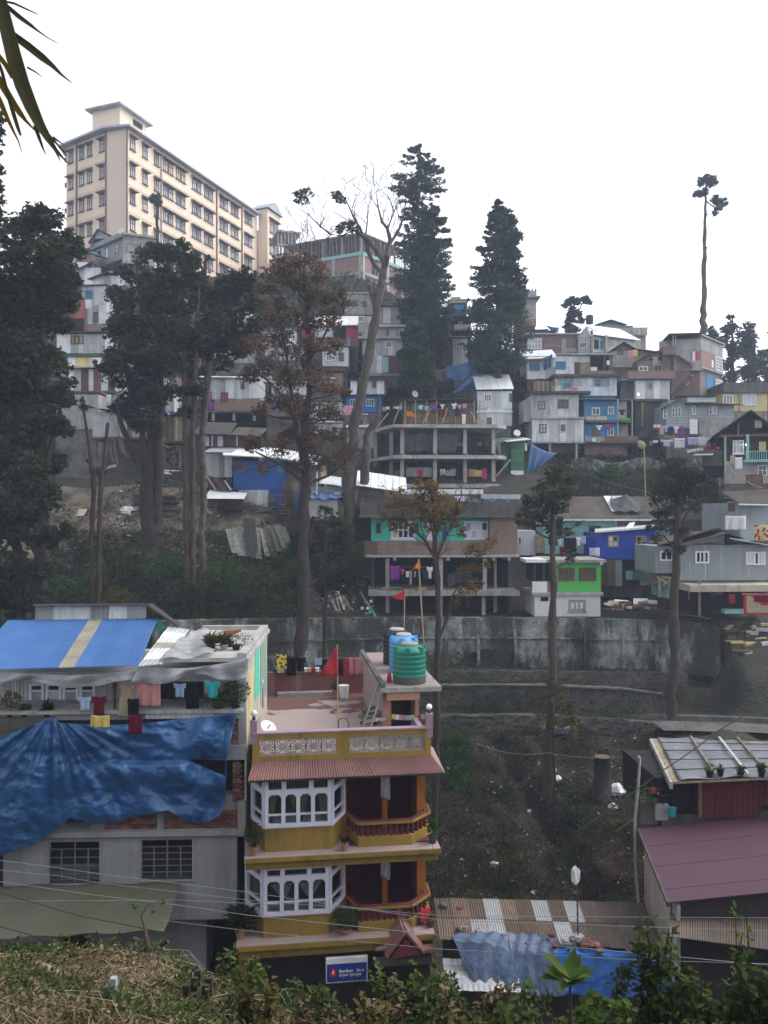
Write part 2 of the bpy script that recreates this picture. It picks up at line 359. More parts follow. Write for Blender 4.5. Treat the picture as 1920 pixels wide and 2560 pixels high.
# earth: bare brown soil, darker damp soil and mossy green patches
m,t,b,o = _nodes('soil');g = _n(t,'ShaderNodeNewGeometry');pos = g.outputs['Position']
c = _mix(t,_noise(t,pos,.5,6),(.046,.031,.022),(.014,.011,.009))
c = _mix(t,_mul(t,_noise(t,pos,.22,6,.65,.42,.58),.85),c,(.022,.027,.013))
c = _mix(t,_mul(t,_noise(t,pos,3.5,5,.7,.55,.7),.6),c,(.085,.06,.042))
sx = _n(t,'ShaderNodeSeparateXYZ');t.links.new(pos,sx.inputs[0])
def _band(o_,a,b_,c_,d):
 r1 = _n(t,'ShaderNodeMapRange');r1.inputs[1].default_value = a;r1.inputs[2].default_value = b_;r2 = _n(t,'ShaderNodeMapRange');r2.inputs[1].default_value = c_;r2.inputs[2].default_value = d;r2.inputs[3].default_value = 1;r2.inputs[4].default_value = 0;t.links.new(o_,r1.inputs[0]);t.links.new(o_,r2.inputs[0]);return _mul(t,r1.outputs[0],r2.outputs[0])
bare = _mul(t,_mul(t,_band(sx.outputs[0],-40,-36,-12,-8),_band(sx.outputs[1],66,69,79,84)),_noise(t,pos,.6,5,.6,.35,.6))
c = _mix(t,bare,c,(.19,.155,.12))
t.links.new(c,b.inputs['Base Color']);b.inputs['Roughness'].default_value = .95
nb = _n(t,'ShaderNodeTexNoise');nb.inputs['Scale'].default_value = 4;nb.inputs['Detail'].default_value = 8;t.links.new(pos,nb.inputs['Vector'])
bp = _n(t,'ShaderNodeBump');bp.inputs['Strength'].default_value = .9;bp.inputs['Distance'].default_value = .25;t.links.new(nb.outputs[0],bp.inputs['Height']);t.links.new(bp.outputs[0],b.inputs['Normal'])
np_mesh('hillside',np.stack([GX,GY,GZ],-1),'soil',quads=qd,smooth=True,kind='structure',label='steep brown hillside with mossy and bare patches')
def _wall_mat():
 m,t,b,o = _nodes('mossy_wall');g = _n(t,'ShaderNodeNewGeometry');pos = g.outputs['Position']
 c = _mix(t,_noise(t,pos,.9,7,.7),(.36,.41,.4),(.14,.145,.135))
 c = _mix(t,_mul(t,_noise(t,_map(t,pos,(1,1,.45)),.38,7,.72,.4,.53),.95),c,(.03,.029,.02))
 c = _mix(t,_mul(t,_noise(t,_map(t,pos,(1,1,.25)),1.6,6,.7,.52,.62),.8),c,(.045,.045,.03))
 t.links.new(c,b.inputs['Base Color']);b.inputs['Roughness'].default_value = .9
 nb = _n(t,'ShaderNodeTexNoise');nb.inputs['Scale'].default_value = 5;nb.inputs['Detail'].default_value = 8;t.links.new(pos,nb.inputs['Vector'])
 bp = _n(t,'ShaderNodeBump');bp.inputs['Strength'].default_value = .7;bp.inputs['Distance'].default_value = .15;t.links.new(nb.outputs[0],bp.inputs['Height']);t.links.new(bp.outputs[0],b.inputs['Normal'])
 m,t,b,o = _nodes('dark_wall');g = _n(t,'ShaderNodeNewGeometry');pos = g.outputs['Position']
 c = _mix(t,_noise(t,pos,1.1,7,.75),(.04,.04,.028),(.095,.088,.07))
 c = _mix(t,_mul(t,_noise(t,pos,.55,7,.75,.58,.68),.8),c,(.16,.15,.14))
 t.links.new(c,b.inputs['Base Color']);b.inputs['Roughness'].default_value = .95
 nb = _n(t,'ShaderNodeTexNoise');nb.inputs['Scale'].default_value = 4;nb.inputs['Detail'].default_value = 8;t.links.new(pos,nb.inputs['Vector'])
 bp = _n(t,'ShaderNodeBump');bp.inputs['Strength'].default_value = 1;bp.inputs['Distance'].default_value = .25;t.links.new(nb.outputs[0],bp.inputs['Height']);t.links.new(bp.outputs[0],b.inputs['Normal'])
_wall_mat()
def curve_pts(path,n):
 ax = np.array([(p[0]-960)/F*p[1] for p in path]);ay = np.array([p[1] for p in path]);s = np.linspace(0,1,len(path));tt = np.linspace(0,1,n)
 k = np.interp(tt,s,ax),np.interp(tt,s,ay);y = np.convolve(np.pad(k[1],4,'edge'),np.ones(9)/9,'valid');return k[0],y
def ret_wall(name,label,path,zt,zb,mat,thick=.7,n=90,rough_=.09,batter=.12):
 x,y = curve_pts(path,n);mb = MB();rows = 8
 zt = np.interp(np.linspace(0,1,n),np.linspace(0,1,len(zt)),zt);zb = np.interp(np.linspace(0,1,n),np.linspace(0,1,len(zb)),zb)
 def fn(u,v):
  i = min(n-1,int(round(u*(n-1))));j = int(round(v*(rows+2)))
  if j <= rows:
   f = j/rows;z = zb[i]*(1-f) + zt[i]*f;q = (RNG.random()-.5)*rough_
   if j == rows: z += .05*math.sin(x[i]*1.7)+.03*math.sin(x[i]*4.1)
   return (x[i],y[i] - batter*(1-f)*2 + q,z)
  if j == rows+1: return (x[i],y[i] + thick,zt[i] - .03)
  return (x[i],y[i] + thick,zb[i] - .5)
 mb.grid(fn,n-1,rows+2)
 return mb.build(name,mat,label=label,cat='wall',smooth=False)
tw = thing('retaining_wall','tall weathered concrete retaining wall with pale and mossy patches below the houses','wall',P(1200,1660,62.5))
def part_wall(path,zt,zb,n,label=None):
 o = ret_wall('wall_face',label or '',path,zt,zb,'mossy_wall',n=n);o.parent = tw;o.location = o.location - tw.location
 for k in ('label','category'):
  if k in o: del o[k]
 return o
W1 = [(380,57),(560,59.5),(760,61.5),(1000,62.6),(1250,62.8),(1450,62.4),(1600,61.6),(1740,60.6),(1800,59.8)]
part_wall(W1,[-7.5,-7.7,-7.9,-7.95,-8.0,-8.0,-8.0,-8.1,-8.3],[-11.9]*9,130)
x_,y_ = curve_pts(W1,200)
mb = MB()
for px in (1110,1195,1285,1372,1460,1556,1640):
 i = int(np.argmin(abs(x_/y_ - (px-960)/F)));mb = MB();zb_,zt_ = -11.6,-9.4 + .8*random.random()
 mb.box((x_[i]-.11,y_[i]-.46,zb_),(.22,0,0),(0,.3,0),(0,0,zt_-zb_));mb.build('pilaster','mossy_wall',tw)
mb = MB();i0 = int(np.argmin(abs(x_/y_ - (640-960)/F)));i1 = int(np.argmin(abs(x_/y_ - (1660-960)/F)))
for a in range(i0,i1,1):
 mb.add([(x_[a],y_[a]-.33,-9.55),(x_[a+1],y_[a+1]-.33,-9.55),(x_[a+1],y_[a+1]-.33,-9.45),(x_[a],y_[a]-.33,-9.45),(x_[a],y_[a],-9.45),(x_[a+1],y_[a+1],-9.45)],[(0,1,2,3),(3,2,5,4)])
mb.build('string_course','mossy_wall',tw)
ret_wall('terrace_wall','dark mossy terrace wall right under the tall pale wall',[(700,60.4),(1000,60.7),(1200,60.7),(1400,60.5),(1600,60.2),(1720,59.6)],[-11.65]*6,[-13.4]*6,'dark_wall',n=100,rough_=.1)
ret_wall('terrace_wall','blackened terrace wall with a pale broken edge, second from the tall wall',[(860,58.5),(1100,58.7),(1350,58.6),(1560,58.2),(1680,57.8)],[-12.45,-12.35,-12.3,-12.5,-12.9],[-14.6]*5,'dark_wall',n=100,rough_=.12)
mb = MB();x_,y_ = curve_pts([(860,58.4),(1100,58.6),(1350,58.5),(1560,58.1),(1680,57.7)],60)
for a in range(59):
 zz = np.interp(a/59,np.linspace(0,1,5),[-12.43,-12.33,-12.28,-12.48,-12.88]);mb.box((x_[a],y_[a]-.1,zz),(x_[a+1]-x_[a],y_[a+1]-y_[a],0),(0,.45,0),(0,0,.1 + .04*random.random()))
mb.build('coping','stone_wall',bpy.data.objects['terrace_wall.001'])
ret_wall('terrace_wall','low terrace wall at the head of the rubbish slope',[(900,55.8),(1100,55.9),(1350,55.9),(1560,55.6),(1660,55.2)],[-13.9,-13.75,-13.7,-13.95,-14.1],[-15.4]*5,'dark_wall',n=90,rough_=.14)
# culvert mouth at the head of the drain
t_ = thing('culvert','dark stone culvert mouth under the low terrace wall','culvert',P(1400,1878,54.4))
mb = MB();c0 = P(1400,1845,54.2)
mb.box((c0.x-1.2,c0.y-.15,c0.z-1.5),(.35,0,0),(0,.9,0),(0,0,1.9));mb.box((c0.x+.75,c0.y-.15,c0.z-1.5),(.35,0,0),(0,.9,0),(0,0,1.9));mb.box((c0.x-1.2,c0.y-.2,c0.z+.3),(2.3,0,0),(0,.9,0),(0,0,.35));mb.build('surround','stone_wall',t_)
MB().box((c0.x-.85,c0.y+.5,c0.z-1.5),(1.6,0,0),(0,.2,0),(0,0,1.8)).build('mouth','void',t_)
# lane with its kerb
lx = np.linspace(17.5,34,40);mb = MB()
mb.grid(lambda u,v: (17.3 + 20*u,53.6 - 2.6*u*u*1.6 - 2.4*(1-v) + .6*u,-13.5 + .02*math.sin(u*30) - .35*u),40,4)
mb.build('lane','concrete_dark',label='grey paved lane',kind='structure')
mb = MB();mb.grid(lambda u,v: (17.3 + 20*u,53.75 - 2.6*u*u*1.6 + .6*u + (.3 if v > .5 else 0),-13.5 - .35*u + (.02 if v < .25 else .32 if v < .75 else .32)),40,4)
mb.build('kerb','concrete_dark',label='low kerb along the lane',kind='structure')
# ================================================================ vegetation
def leaf_quads(cen,nrm_up,size,asp=.5,jit=.35,rng=RNG):
 n = len(cen);d = rng.normal(size=(n,3));d[:,2] = d[:,2]*.7 + nrm_up;d /= np.linalg.norm(d,axis=1)[:,None] + 1e-9
 e = rng.normal(size=(n,3));e -= (e*d).sum(1)[:,None]*d;e /= np.linalg.norm(e,axis=1)[:,None] + 1e-9
 s = size*(1 + jit*rng.normal(size=n)).clip(.35,2.2)[:,None]
 a = cen - d*s*.5;b = cen + e*s*asp*.5 + d*s*.05;c = cen + d*s*.5;f = cen - e*s*asp*.5 + d*s*.05
 return np.stack([a,b,c,f],1).reshape(-1,3)
def blob_points(cx,r,n,rng=RNG,sub=9,subr=.42,squash=(1,1,.8)):
 sub = int(sub*2.4);sc = rng.normal(size=(sub,3));sc /= np.linalg.norm(sc,axis=1)[:,None];sc *= (rng.random(sub)**.4)[:,None]*r*1.02
 k = rng.integers(0,sub,n);q = rng.normal(size=(n,3))*.45;q *= (r*subr*(.35+.5*rng.random(sub)))[k][:,None];q[:,2] *= .6
 p = sc[k] + q;m = rng.random(n) < .14;u = rng.normal(size=(n,3));u /= np.linalg.norm(u,axis=1)[:,None];u *= (rng.random(n)**.33)[:,None]*r*1.22;p[m] = u[m]
 return np.array(cx)[None] + p*np.array(squash)[None]
def px_tree(name,label,Y,trunks,blobs,leaf,size,dens,bark='bark',group=None,cat='tree',dj=.9,sub=9,subr=.42,up=.2,asp=.5,limb=.05,seed=0,squash=(1,1,.8),roots=True,twigs=0,limbs=True,spray=0,zspray=-99):
 rng = np.random.default_rng(100+seed);b0 = trunks[0][0];base = P(b0[0],b0[1],Y)
 zg = float(H(base.x,Y));t = thing(name,label,cat,(base.x,Y,min(base.z,zg)),group)
 mb = MB();nodes = []
 for k,tr in enumerate(trunks):
  pts = [P(p[0],p[1],Y + (p[3] if len(p) > 3 else 0)) for p in tr];rad = [p[2] for p in tr]
  if k == 0 and roots and zg < pts[0].z: pts.insert(0,Vector((pts[0].x,pts[0].y,zg - .4)));rad.insert(0,rad[0]*1.15)
  P2,R2 = [],[]
  for i in range(len(pts)-1):
   m_ = max(1,int((pts[i+1]-pts[i]).length/.8))
   for j in range(m_):
    f = j/m_;q = pts[i].lerp(pts[i+1],f);jr = rad[i]*.18
    P2.append(q + Vector((rng.normal()*jr,rng.normal()*jr,0)) if (i or j) else q);R2.append((rad[i]*(1-f)+rad[i+1]*f)*(1+.1*rng.normal()))
  P2.append(pts[-1]);R2.append(rad[-1]);mb.tube(P2,R2,8 if rad[0] > .12 else 5);nodes += list(zip(P2,R2))
 if limbs:
  for bl in blobs:
   c = P(bl[0],bl[1],Y + (bl[3] if len(bl) > 3 else 0));cand = [q for q in nodes if q[0].z < c.z + .3] or nodes
   q = min(cand,key=lambda q: (q[0]-c).length + .35*abs(q[0].z-(c.z-1.0)));L = (c-q[0]).length
   if L < .4: continue
   mid = q[0].lerp(c,.5) + Vector((rng.normal()*.1*L,rng.normal()*.1*L,-.08*L));r0 = min(q[1]*.6,limb + .012*L)
   mb.tube([q[0],mid,c,c + (c-mid)*.4],[r0,r0*.7,r0*.45,.015],5)
   for _ in range(twigs):
    dd = Vector(rng.normal(size=3));mb.tube([c,c + dd*npx(bl[2],Y)*.5],[r0*.35,.012],4)
 for _ in range(spray):
  q,r_ = nodes[rng.integers(0,len(nodes))]
  if r_ > .17 or q.z < zspray: continue
  d = Vector((rng.normal()*.7,rng.normal()*.7,.9+.4*rng.random())).normalized();L = 1.0+2.0*rng.random();e = q + d*L + Vector((rng.normal()*.3,0,rng.normal()*.2));m_ = q.lerp(e,.5) + Vector((rng.normal()*.18,0,rng.normal()*.15));mb.tube([q,m_,e],[min(r_*.5,.035),.022,.01],4,cap=False)
  for _ in range(2): v = Vector((rng.normal(),rng.normal(),.8)).normalized();mb.tube([m_.lerp(e,rng.random()),e + v*(.4+.7*rng.random())],[.016,.008],3,cap=False)
 mb.build('trunk',bark,t,smooth=True)
 out = []
 for bl in blobs:
  r = npx(bl[2],Y);c = P(bl[0],bl[1],Y + (bl[3] if len(bl) > 3 else rng.normal()*dj));n = int(dens*max(bl[2],6)**2/100)
  p = blob_points(c,r,int(n*.95),rng,sub,subr,squash);out.append(p)
  for _ in range(3):
   v = Vector(rng.normal(size=3));v.normalize();v.z *= .8
   out.append(blob_points(c + v*r*.85,r*.62,int(n*.42),rng,max(5,sub//2),subr*1.1,squash))
 if out:
  c = np.concatenate(out);np_mesh('crown',leaf_quads(c,up,size,asp,rng=rng),leaf,t)
 return t
def conifer(name,label,px,Y,prof,base_py,leaf,size,n,bark='bark',r0=.45,seed=0,group=None,gap=.25,top_py=None,lean=0,per=26,droop=.25,tier=.56):
 rng = np.random.default_rng(500+seed);top = P(px+lean,prof[0][0],Y);base = P(px,base_py,Y);zg = float(H(base.x,Y))
 t = thing(name,label,'tree',(base.x,Y,min(zg,base.z)),group);mb = MB()
 bz = min(zg-.3,base.z);K = 14;ax = [Vector((base.x + (top.x-base.x)*k/K + rng.normal()*.04,Y,bz + (top.z-bz)*k/K)) for k in range(K+1)]
 mb.tube(ax,[r0*(1-.93*k/K)*(1.25 if k == 0 else 1) for k in range(K+1)],9)
 py = np.array([p[0] for p in prof],float);hw = np.array([p[1] for p in prof],float);z_of = (1280-py)/F*Y;w_of = hw/F*Y
 pts = []
 for _ in range(n):
  zz = top.z + (z_of[-1]-top.z)*rng.random()**.9;R = np.interp(-zz,-z_of,w_of);f = (zz-bz)/(top.z-bz);a = rng.random()*2*math.pi
  if rng.random() < gap*max(0,math.sin(zz*1.7+a*2+seed)+.3): continue
  L = R*(.8 + .42*rng.random());c0 = Vector((base.x + (top.x-base.x)*f,Y,zz));dr = Vector((math.cos(a),math.sin(a),0))
  p1 = c0 + dr*L*.6 + Vector((0,0,-droop*L*.35));p2 = c0 + dr*L + Vector((0,0,-droop*L*.1))
  if rng.random() < .5: mb.tube([c0,p1,p2],[.05*r0/.45+.01,.03,.012],4,cap=False)
  for q,rr in ((p1,.34),(p2,.26),(p1.lerp(p2,.5),.3),(c0.lerp(p1,.55),.3)):
   if f > tier and rng.random() < .22: continue
   r = max(.2,rr*R*.55 + .12)*(.72 if f > tier else 1);k = per;v = rng.normal(size=(k,3));v /= np.linalg.norm(v,axis=1)[:,None];v *= (rng.random(k)**.4)[:,None]*r
   v[:,2] *= .75;pts.append(np.array(q)[None] + v)
 mb.build('trunk',bark,t,smooth=True)
 c = np.concatenate(pts);np_mesh('crown',leaf_quads(c,.1,size,.45,rng=rng),leaf,t);return t
def bush(name,label,px,py,rpx,Y,leaf,size,dens,seed=0,group=None,squash=(1,1,.75),cat='bush',n=5):
 rng = np.random.default_rng(900+seed);c = P(px,py,Y)
 if c.z - float(H(c.x,Y)) > npx(rpx,Y) + .8: Y = ground_at(px,py + rpx*.7,45,130).y;c = P(px,py,Y)
 r = npx(rpx,Y);zg = min(float(H(c.x,Y)),c.z - r*.3)
 t = thing(name,label,cat,(c.x,Y,zg),group);mb = MB();out = []
 for k in range(n):
  a = rng.random()*6.28;q = c + Vector((math.cos(a)*r*.5*rng.random(),math.sin(a)*r*.5,(rng.random()-.4)*r*.7))
  mb.tube([Vector((c.x,Y,zg-.2)),q.lerp(Vector((c.x,Y,zg)),.5),q],[.05,.035,.015],4)
  out.append(blob_points(q,r*.7,int(dens*rpx*rpx/100/n),rng,10,.4,squash))
 mb.build('stem','bark',t);np_mesh('foliage',leaf_quads(np.concatenate(out),.25,size,.55,rng=rng),leaf,t);return t
def cast(px,py,yr,n=420):
 px = np.asarray(px,float);py = np.asarray(py,float);out = np.full((len(px),3),np.nan);ys = np.linspace(yr[0],yr[1],n)[None]
 for i in range(0,len(px),1500):
  a,b = px[i:i+1500,None],py[i:i+1500,None];X = (a-960)/F*ys;h = H(X,ys+0*X);hit = h >= (1280-b)/F*ys;k = hit.argmax(1);ok = hit.any(1);r = np.arange(len(k))
  o = np.stack([X[r,k],(ys+0*X)[r,k],h[r,k]],1);o[~ok] = np.nan;out[i:i+1500] = o
 return out
def ground_cover(name,label,px0,py0,px1,py1,n,leaf,size,asp=.5,lift=.15,mask=None,seed=0,up=.6,yr=(34,130),k=6):
 rng = np.random.default_rng(1300+seed);a = px0 + (px1-px0)*rng.random(n);b = py0 + (py1-py0)*rng.random(n)
 if mask: m = np.array([mask(x,y,rng) for x,y in zip(a,b)]);a,b = a[m],b[m]
 c = cast(a,b,yr);c = c[~np.isnan(c[:,0])];q = np.repeat(c,k,0) + rng.normal(size=(len(c)*k,3))*np.array([.22,.22,.12]);q[:,2] += lift*rng.random(len(q))
 return np_mesh(name,leaf_quads(q,up,size,asp,rng=rng),leaf,kind='stuff',label=label)
def leaf_shapes(cen,d,up,L,Wd,rng=RNG):
 n = len(cen);d = d/np.linalg.norm(d,axis=1)[:,None];s = np.cross(d,up);s /= np.linalg.norm(s,axis=1)[:,None] + 1e-9;u = np.cross(s,d);L = np.asarray(L).reshape(-1,1);Wd = np.asarray(Wd).reshape(-1,1)
 v0 = cen;tip = cen + d*L - u*L*.12;l1 = cen + d*L*.3 + s*Wd*.5 + u*Wd*.14;l2 = cen + d*L*.66 + s*Wd*.42 + u*Wd*.06;r1 = cen + d*L*.3 - s*Wd*.5 + u*Wd*.14;r2 = cen + d*L*.66 - s*Wd*.42 + u*Wd*.06
 V = np.stack([v0,l1,l2,tip,r2,r1],1).reshape(-1,3);b = (np.arange(n)*6)[:,None];Q = np.concatenate([b + np.array([[0,1,2,3]]),b + np.array([[0,3,4,5]])]);return V,Q
px_tree('evergreen_tree','huge dense dark evergreen tree hanging over the blue roofed house',54,
  [[(95,1640,.6),(100,1200,.45),(105,800,.3),(112,560,.12)],[(60,1700,.35),(40,1250,.3),(25,900,.2)],[(98,1250,.25),(150,1020,.12)]],
  [(115,545,42),(70,570,48),(30,610,48),(140,610,52),(90,650,60),(160,690,42),(40,700,60),(120,730,60),(165,745,35),(20,790,62),(85,800,62),(140,800,42),(60,880,64),(10,900,60),(110,900,50),
   (130,985,42),(50,970,62),(165,960,20),(5,1010,60),(100,1050,50),(40,1090,60),(150,1065,30),(0,1150,60),(75,1170,52),(30,1240,60),(110,1250,42),(130,1160,35),(0,1320,55),(60,1330,50),(110,1340,32),(20,1410,52),(70,1430,45),(-40,700,60),(-60,900,70),(-60,1150,70),(-50,1380,60),(165,1330,22),(95,1500,36),(20,1490,50)],
  'leaf_conifer',.3,52,seed=1,sub=16,subr=.36,dj=1.6)
px_tree('evergreen_tree','evergreen tree with ragged crown at the edge, taller than the dense dark one',48,[[(-60,1600,.5),(-55,900,.35),(-50,330,.08)]],
  [(-22,300,26),(-30,360,34),(-10,420,18),(-34,440,34),(-28,500,36),(-5,330,12),(-30,560,40),(-14,470,18),(-50,640,50),(-60,800,60)],'leaf_conifer',.24,46,seed=2,sub=14,subr=.33)
# clump of tall trees at the middle left
px_tree('cypress_tree','thick many stemmed evergreen with fluted trunk by the plank pile',70,
  [[(378,1345,.62),(372,1200,.5),(385,1080,.36),(388,960,.26),(392,700,.1)],[(372,1200,.38),(340,1150,.26),(300,1050,.22),(290,1000,.12)],[(376,1180,.4),(352,1080,.26),(345,1010,.14)],[(392,1330,.45),(398,1150,.4),(405,1000,.28),(395,850,.15)],[(365,1345,.4),(360,1230,.35),(372,1100,.2)]],
  [(340,690,40),(300,740,38),(370,740,44),(330,800,52),(290,830,34),(380,830,48),(340,880,56),(300,930,46),(385,920,48),(345,970,48),(310,1010,36),(380,1000,38),(350,1050,32),(410,700,34),(430,800,40),(420,880,36),(280,880,22),(355,640,24),(415,640,30)],
  'leaf_dark',.3,54,seed=3,sub=15,subr=.36)
px_tree('cypress_tree','tall evergreen with two close bare stems and a flat topped crown',64,
  [[(468,1560,.27),(466,1300,.25),(462,1080,.22),(460,850,.17),(455,680,.08)],[(486,1560,.22),(482,1300,.2),(484,1080,.18),(490,850,.18),(500,700,.08)]],
  [(440,640,26),(400,630,28),(470,650,30),(430,700,40),(490,700,40),(460,760,48),(520,740,40),(410,760,36),(470,830,48),(530,800,38),(430,840,36),(500,870,40),(460,920,38),(440,980,30),(490,970,28),(470,1030,24),(375,620,18),(460,610,18)],
  'leaf_dark',.28,48,bark='bark_brown',seed=4,sub=15,subr=.35)
px_tree('cypress_tree','evergreen with pale leaning trunk and broken limbs at its top',66,
  [[(503,1500,.28),(508,1250,.29),(505,1100,.27),(520,950,.3),(535,800,.2),(545,720,.1)],[(508,1060,.2),(520,900,.16),(510,700,.14),(512,655,.16),(524,638,.14)],[(512,680,.13),(494,655,.1)]],
  [(560,730,38),(610,720,36),(590,780,42),(545,790,40),(640,760,28),(630,820,30),(570,840,36),(600,870,30),(540,860,30),(620,690,24),(580,700,26),(650,720,14),(555,910,24),(655,800,16)],
  'leaf_dark',.28,50,bark='bark_pale',seed=5,sub=15,subr=.35)
px_tree('slim_tree','pair of slim nearly leafless trunks rising behind the lantern roof',58,
  [[(232,1530,.2),(230,1350,.19),(232,1200,.17),(225,1120,.13),(212,1040,.09),(206,990,.05)],[(244,1530,.2),(248,1350,.18),(252,1220,.16),(262,1130,.12),(268,1060,.14),(272,1058,.1)]],
  [(212,1020,12),(206,1000,8),(250,1180,14),(226,1150,8),(262,1100,6)],'leaf_bush',.22,40,bark='bark_brown',seed=6)
px_tree('palm_tuft_tree','thin bare stemmed tree with one round tuft before the cream block',108,[[(395,640,.2),(393,560,.18),(391,505,.16)]],[(390,500,13),(388,492,10),(395,505,9)],'leaf_far',.4,150,seed=7,cat='tree')
# brown leaved trees
px_tree('brown_leaf_tree','tall tree with withered brown leaves before the shacks',56,
  [[(752,1640,.42),(758,1500,.38),(762,1300,.34),(765,1190,.3),(762,1120,.26),(770,1000,.2),(775,850,.15),(760,700,.09),(765,610,.04)],[(764,1185,.2),(740,1080,.16),(730,980,.12),(715,880,.08),(690,760,.05)],[(765,1210,.13),(700,1160,.08),(640,1130,.05)],[(768,1210,.12),(820,1190,.08),(860,1160,.04)],[(775,900,.1),(820,820,.06),(850,790,.03)],[(735,1030,.1),(680,960,.07),(640,930,.04)],[(756,1420,.14),(778,1330,.1),(782,1290,.06)]],
  [(760,650,32),(720,660,32),(690,690,34),(800,680,28),(740,710,38),(660,720,26),(790,740,36),(840,740,26),(700,770,40),(760,800,40),(820,800,34),(665,800,28),(870,760,16),(640,860,30),(700,860,40),(770,880,42),(830,870,28),(610,870,20),(660,920,38),(730,940,42),(800,950,38),(620,940,26),(690,1000,36),(760,1020,40),(820,1020,34),(650,1030,24),(860,980,18),(720,1080,34),(790,1090,38),(840,1090,28),(690,1120,26),(640,1100,24),(600,1170,16),(660,1170,18),(810,1160,30),(850,1150,26),(760,1160,24),(880,1120,18),(620,1120,14),(845,1040,16)],
  'leaf_brown',.18,42,seed=8,sub=20,subr=.34,twigs=2,spray=160,zspray=0)
px_tree('rust_leaf_tree','slender tree with sparse rusty leaves in front of the turquoise house',45,
  [[(1085,2045,.2),(1090,1900,.19),(1092,1700,.17),(1094,1560,.16),(1095,1450,.15),(1088,1380,.13),(1087,1310,.09),(1080,1240,.04)],[(1090,1400,.1),(1060,1350,.07),(1020,1310,.05),(1000,1270,.03)],[(1092,1400,.07),(1115,1340,.05),(1140,1290,.03)],[(1096,1600,.1),(1125,1530,.08),(1130,1490,.05),(1165,1440,.03)],[(1088,1370,.05),(1070,1280,.03)]],
  [(1060,1220,32),(1100,1240,30),(1010,1240,30),(970,1260,18),(1050,1270,36),(1110,1280,34),(1000,1290,28),(1140,1270,20),(960,1290,12),(1080,1310,26),(1130,1310,22),(1030,1320,18),(985,1320,16),(1155,1330,14),(1180,1380,22),(1210,1370,20),(1230,1350,12),(1160,1420,14),(1190,1420,18),(1215,1410,12),(1170,1480,20),(1190,1460,16),(1145,1500,14),(1075,1215,20)],
  'leaf_rust',.15,26,bark='bark',seed=9,sub=18,subr=.34,twigs=2,spray=60,zspray=-3)
# big pale half-dead tree
px_tree('bare_tree','large half dead tree with pale patchy bark and leafless forked limbs',74,
  [[(868,1310,.62),(872,1200,.54),(882,1100,.47),(900,1000,.43),(915,920,.4),(932,840,.4),(945,760,.39),(952,720,.36),(962,680,.36),(968,640,.28)],
   [(905,1270,.4),(912,1150,.36),(922,1080,.3),(945,1040,.24),(948,1000,.14),(944,985,.05)],
   [(940,790,.3),(934,745,.26),(926,718,.24),(920,716,.2)],
   [(965,660,.26),(940,625,.22),(915,595,.18),(885,575,.13),(855,590,.1),(825,585,.09),(800,565,.06),(775,540,.04),(745,520,.02)],
   [(960,690,.22),(935,660,.2),(920,630,.17),(912,600,.12),(900,570,.1),(885,545,.08),(870,510,.05),(855,485,.02)],
   [(968,640,.22),(975,600,.18),(968,570,.14),(955,555,.1),(945,520,.06),(940,480,.02)],
   [(975,610,.14),(1000,570,.11),(1010,540,.08),(1015,500,.04)],[(968,575,.1),(985,530,.06),(975,500,.04),(962,475,.015)],[(912,600,.08),(918,560,.06),(920,520,.04),(932,470,.012)],
   [(885,560,.06),(860,545,.04),(835,530,.03)],[(945,520,.04),(930,500,.025),(925,470,.01)],[(830,585,.05),(815,600,.04),(790,600,.03),(750,570,.015)],[(800,570,.04),(818,530,.02),(815,500,.01)],[(900,570,.05),(880,520,.03),(890,490,.02),(915,480,.01)],[(1005,560,.04),(990,520,.03),(1000,490,.012)],[(955,560,.04),(960,530,.03),(975,480,.01)]],
  [(752,485,14),(768,480,12),(745,500,10),(762,505,11),(846,492,14),(858,500,12),(838,488,9),(870,565,16),(850,572,14),(890,570,12),(880,555,10)],
  'leaf_far',.26,36,bark='bark_pale',seed=10,sub=14,subr=.3,limbs=False,spray=170,zspray=18)
# skyline conifers
conifer('conifer_tree','tallest slender conifer on the skyline above the shacks',1045,100,[(362,8),(380,26),(410,50),(440,60),(475,56),(500,40),(540,46),(590,52),(640,56),(700,58),(760,52),(800,40),(840,20)],930,'leaf_far',.3,460,r0=.5,seed=1,gap=.6,per=36,bark='bark_brown')
conifer('conifer_tree','shorter conifer standing against the tallest skyline conifer',1082,98.5,[(512,12),(545,30),(600,42),(660,46),(720,44),(770,44),(820,38),(870,24),(900,12)],975,'leaf_far',.3,420,r0=.45,seed=2,gap=.5,per=36,bark='bark_brown')
conifer('conifer_tree','broad double topped conifer beside the pale tower house',1245,95,[(500,8),(530,18),(560,30),(600,40),(650,52),(700,60),(760,68),(820,72),(870,70),(900,56),(930,34)],1060,'leaf_far',.3,560,r0=.6,seed=3,gap=.6,per=40,bark='bark_brown')
px_tree('conifer_shoot','second leader leaning off the broad skyline conifer',95.5,[[(1258,800,.25),(1265,650,.18),(1262,540,.06)]],[(1262,530,12),(1275,555,20),(1285,590,20),(1270,600,22),(1288,640,18),(1280,680,24),(1292,720,20),(1282,760,26)],'leaf_far',.42,110,seed=11,sub=12,roots=False)
px_tree('lone_pine','very tall bare pole of a pine with three tufts at its tip',118,[[(1757,845,.5),(1759,760,.42),(1760,690,.34),(1762,600,.27),(1763,520,.2),(1765,470,.16),(1767,455,.1)],[(1763,500,.12),(1780,515,.09),(1792,512,.06)],[(1764,490,.1),(1748,484,.07)],[(1760,625,.25),(1766,618,.2)]],
  [(1758,455,13),(1775,452,14),(1786,458,8),(1768,447,10),(1748,483,11),(1762,480,9),(1740,488,7),(1788,500,12),(1803,508,13),(1793,520,10),(1790,532,7),(1812,512,7)],'leaf_far',.4,120,bark='bark_pale',seed=12,sub=14,subr=.36,squash=(1,1,.62))
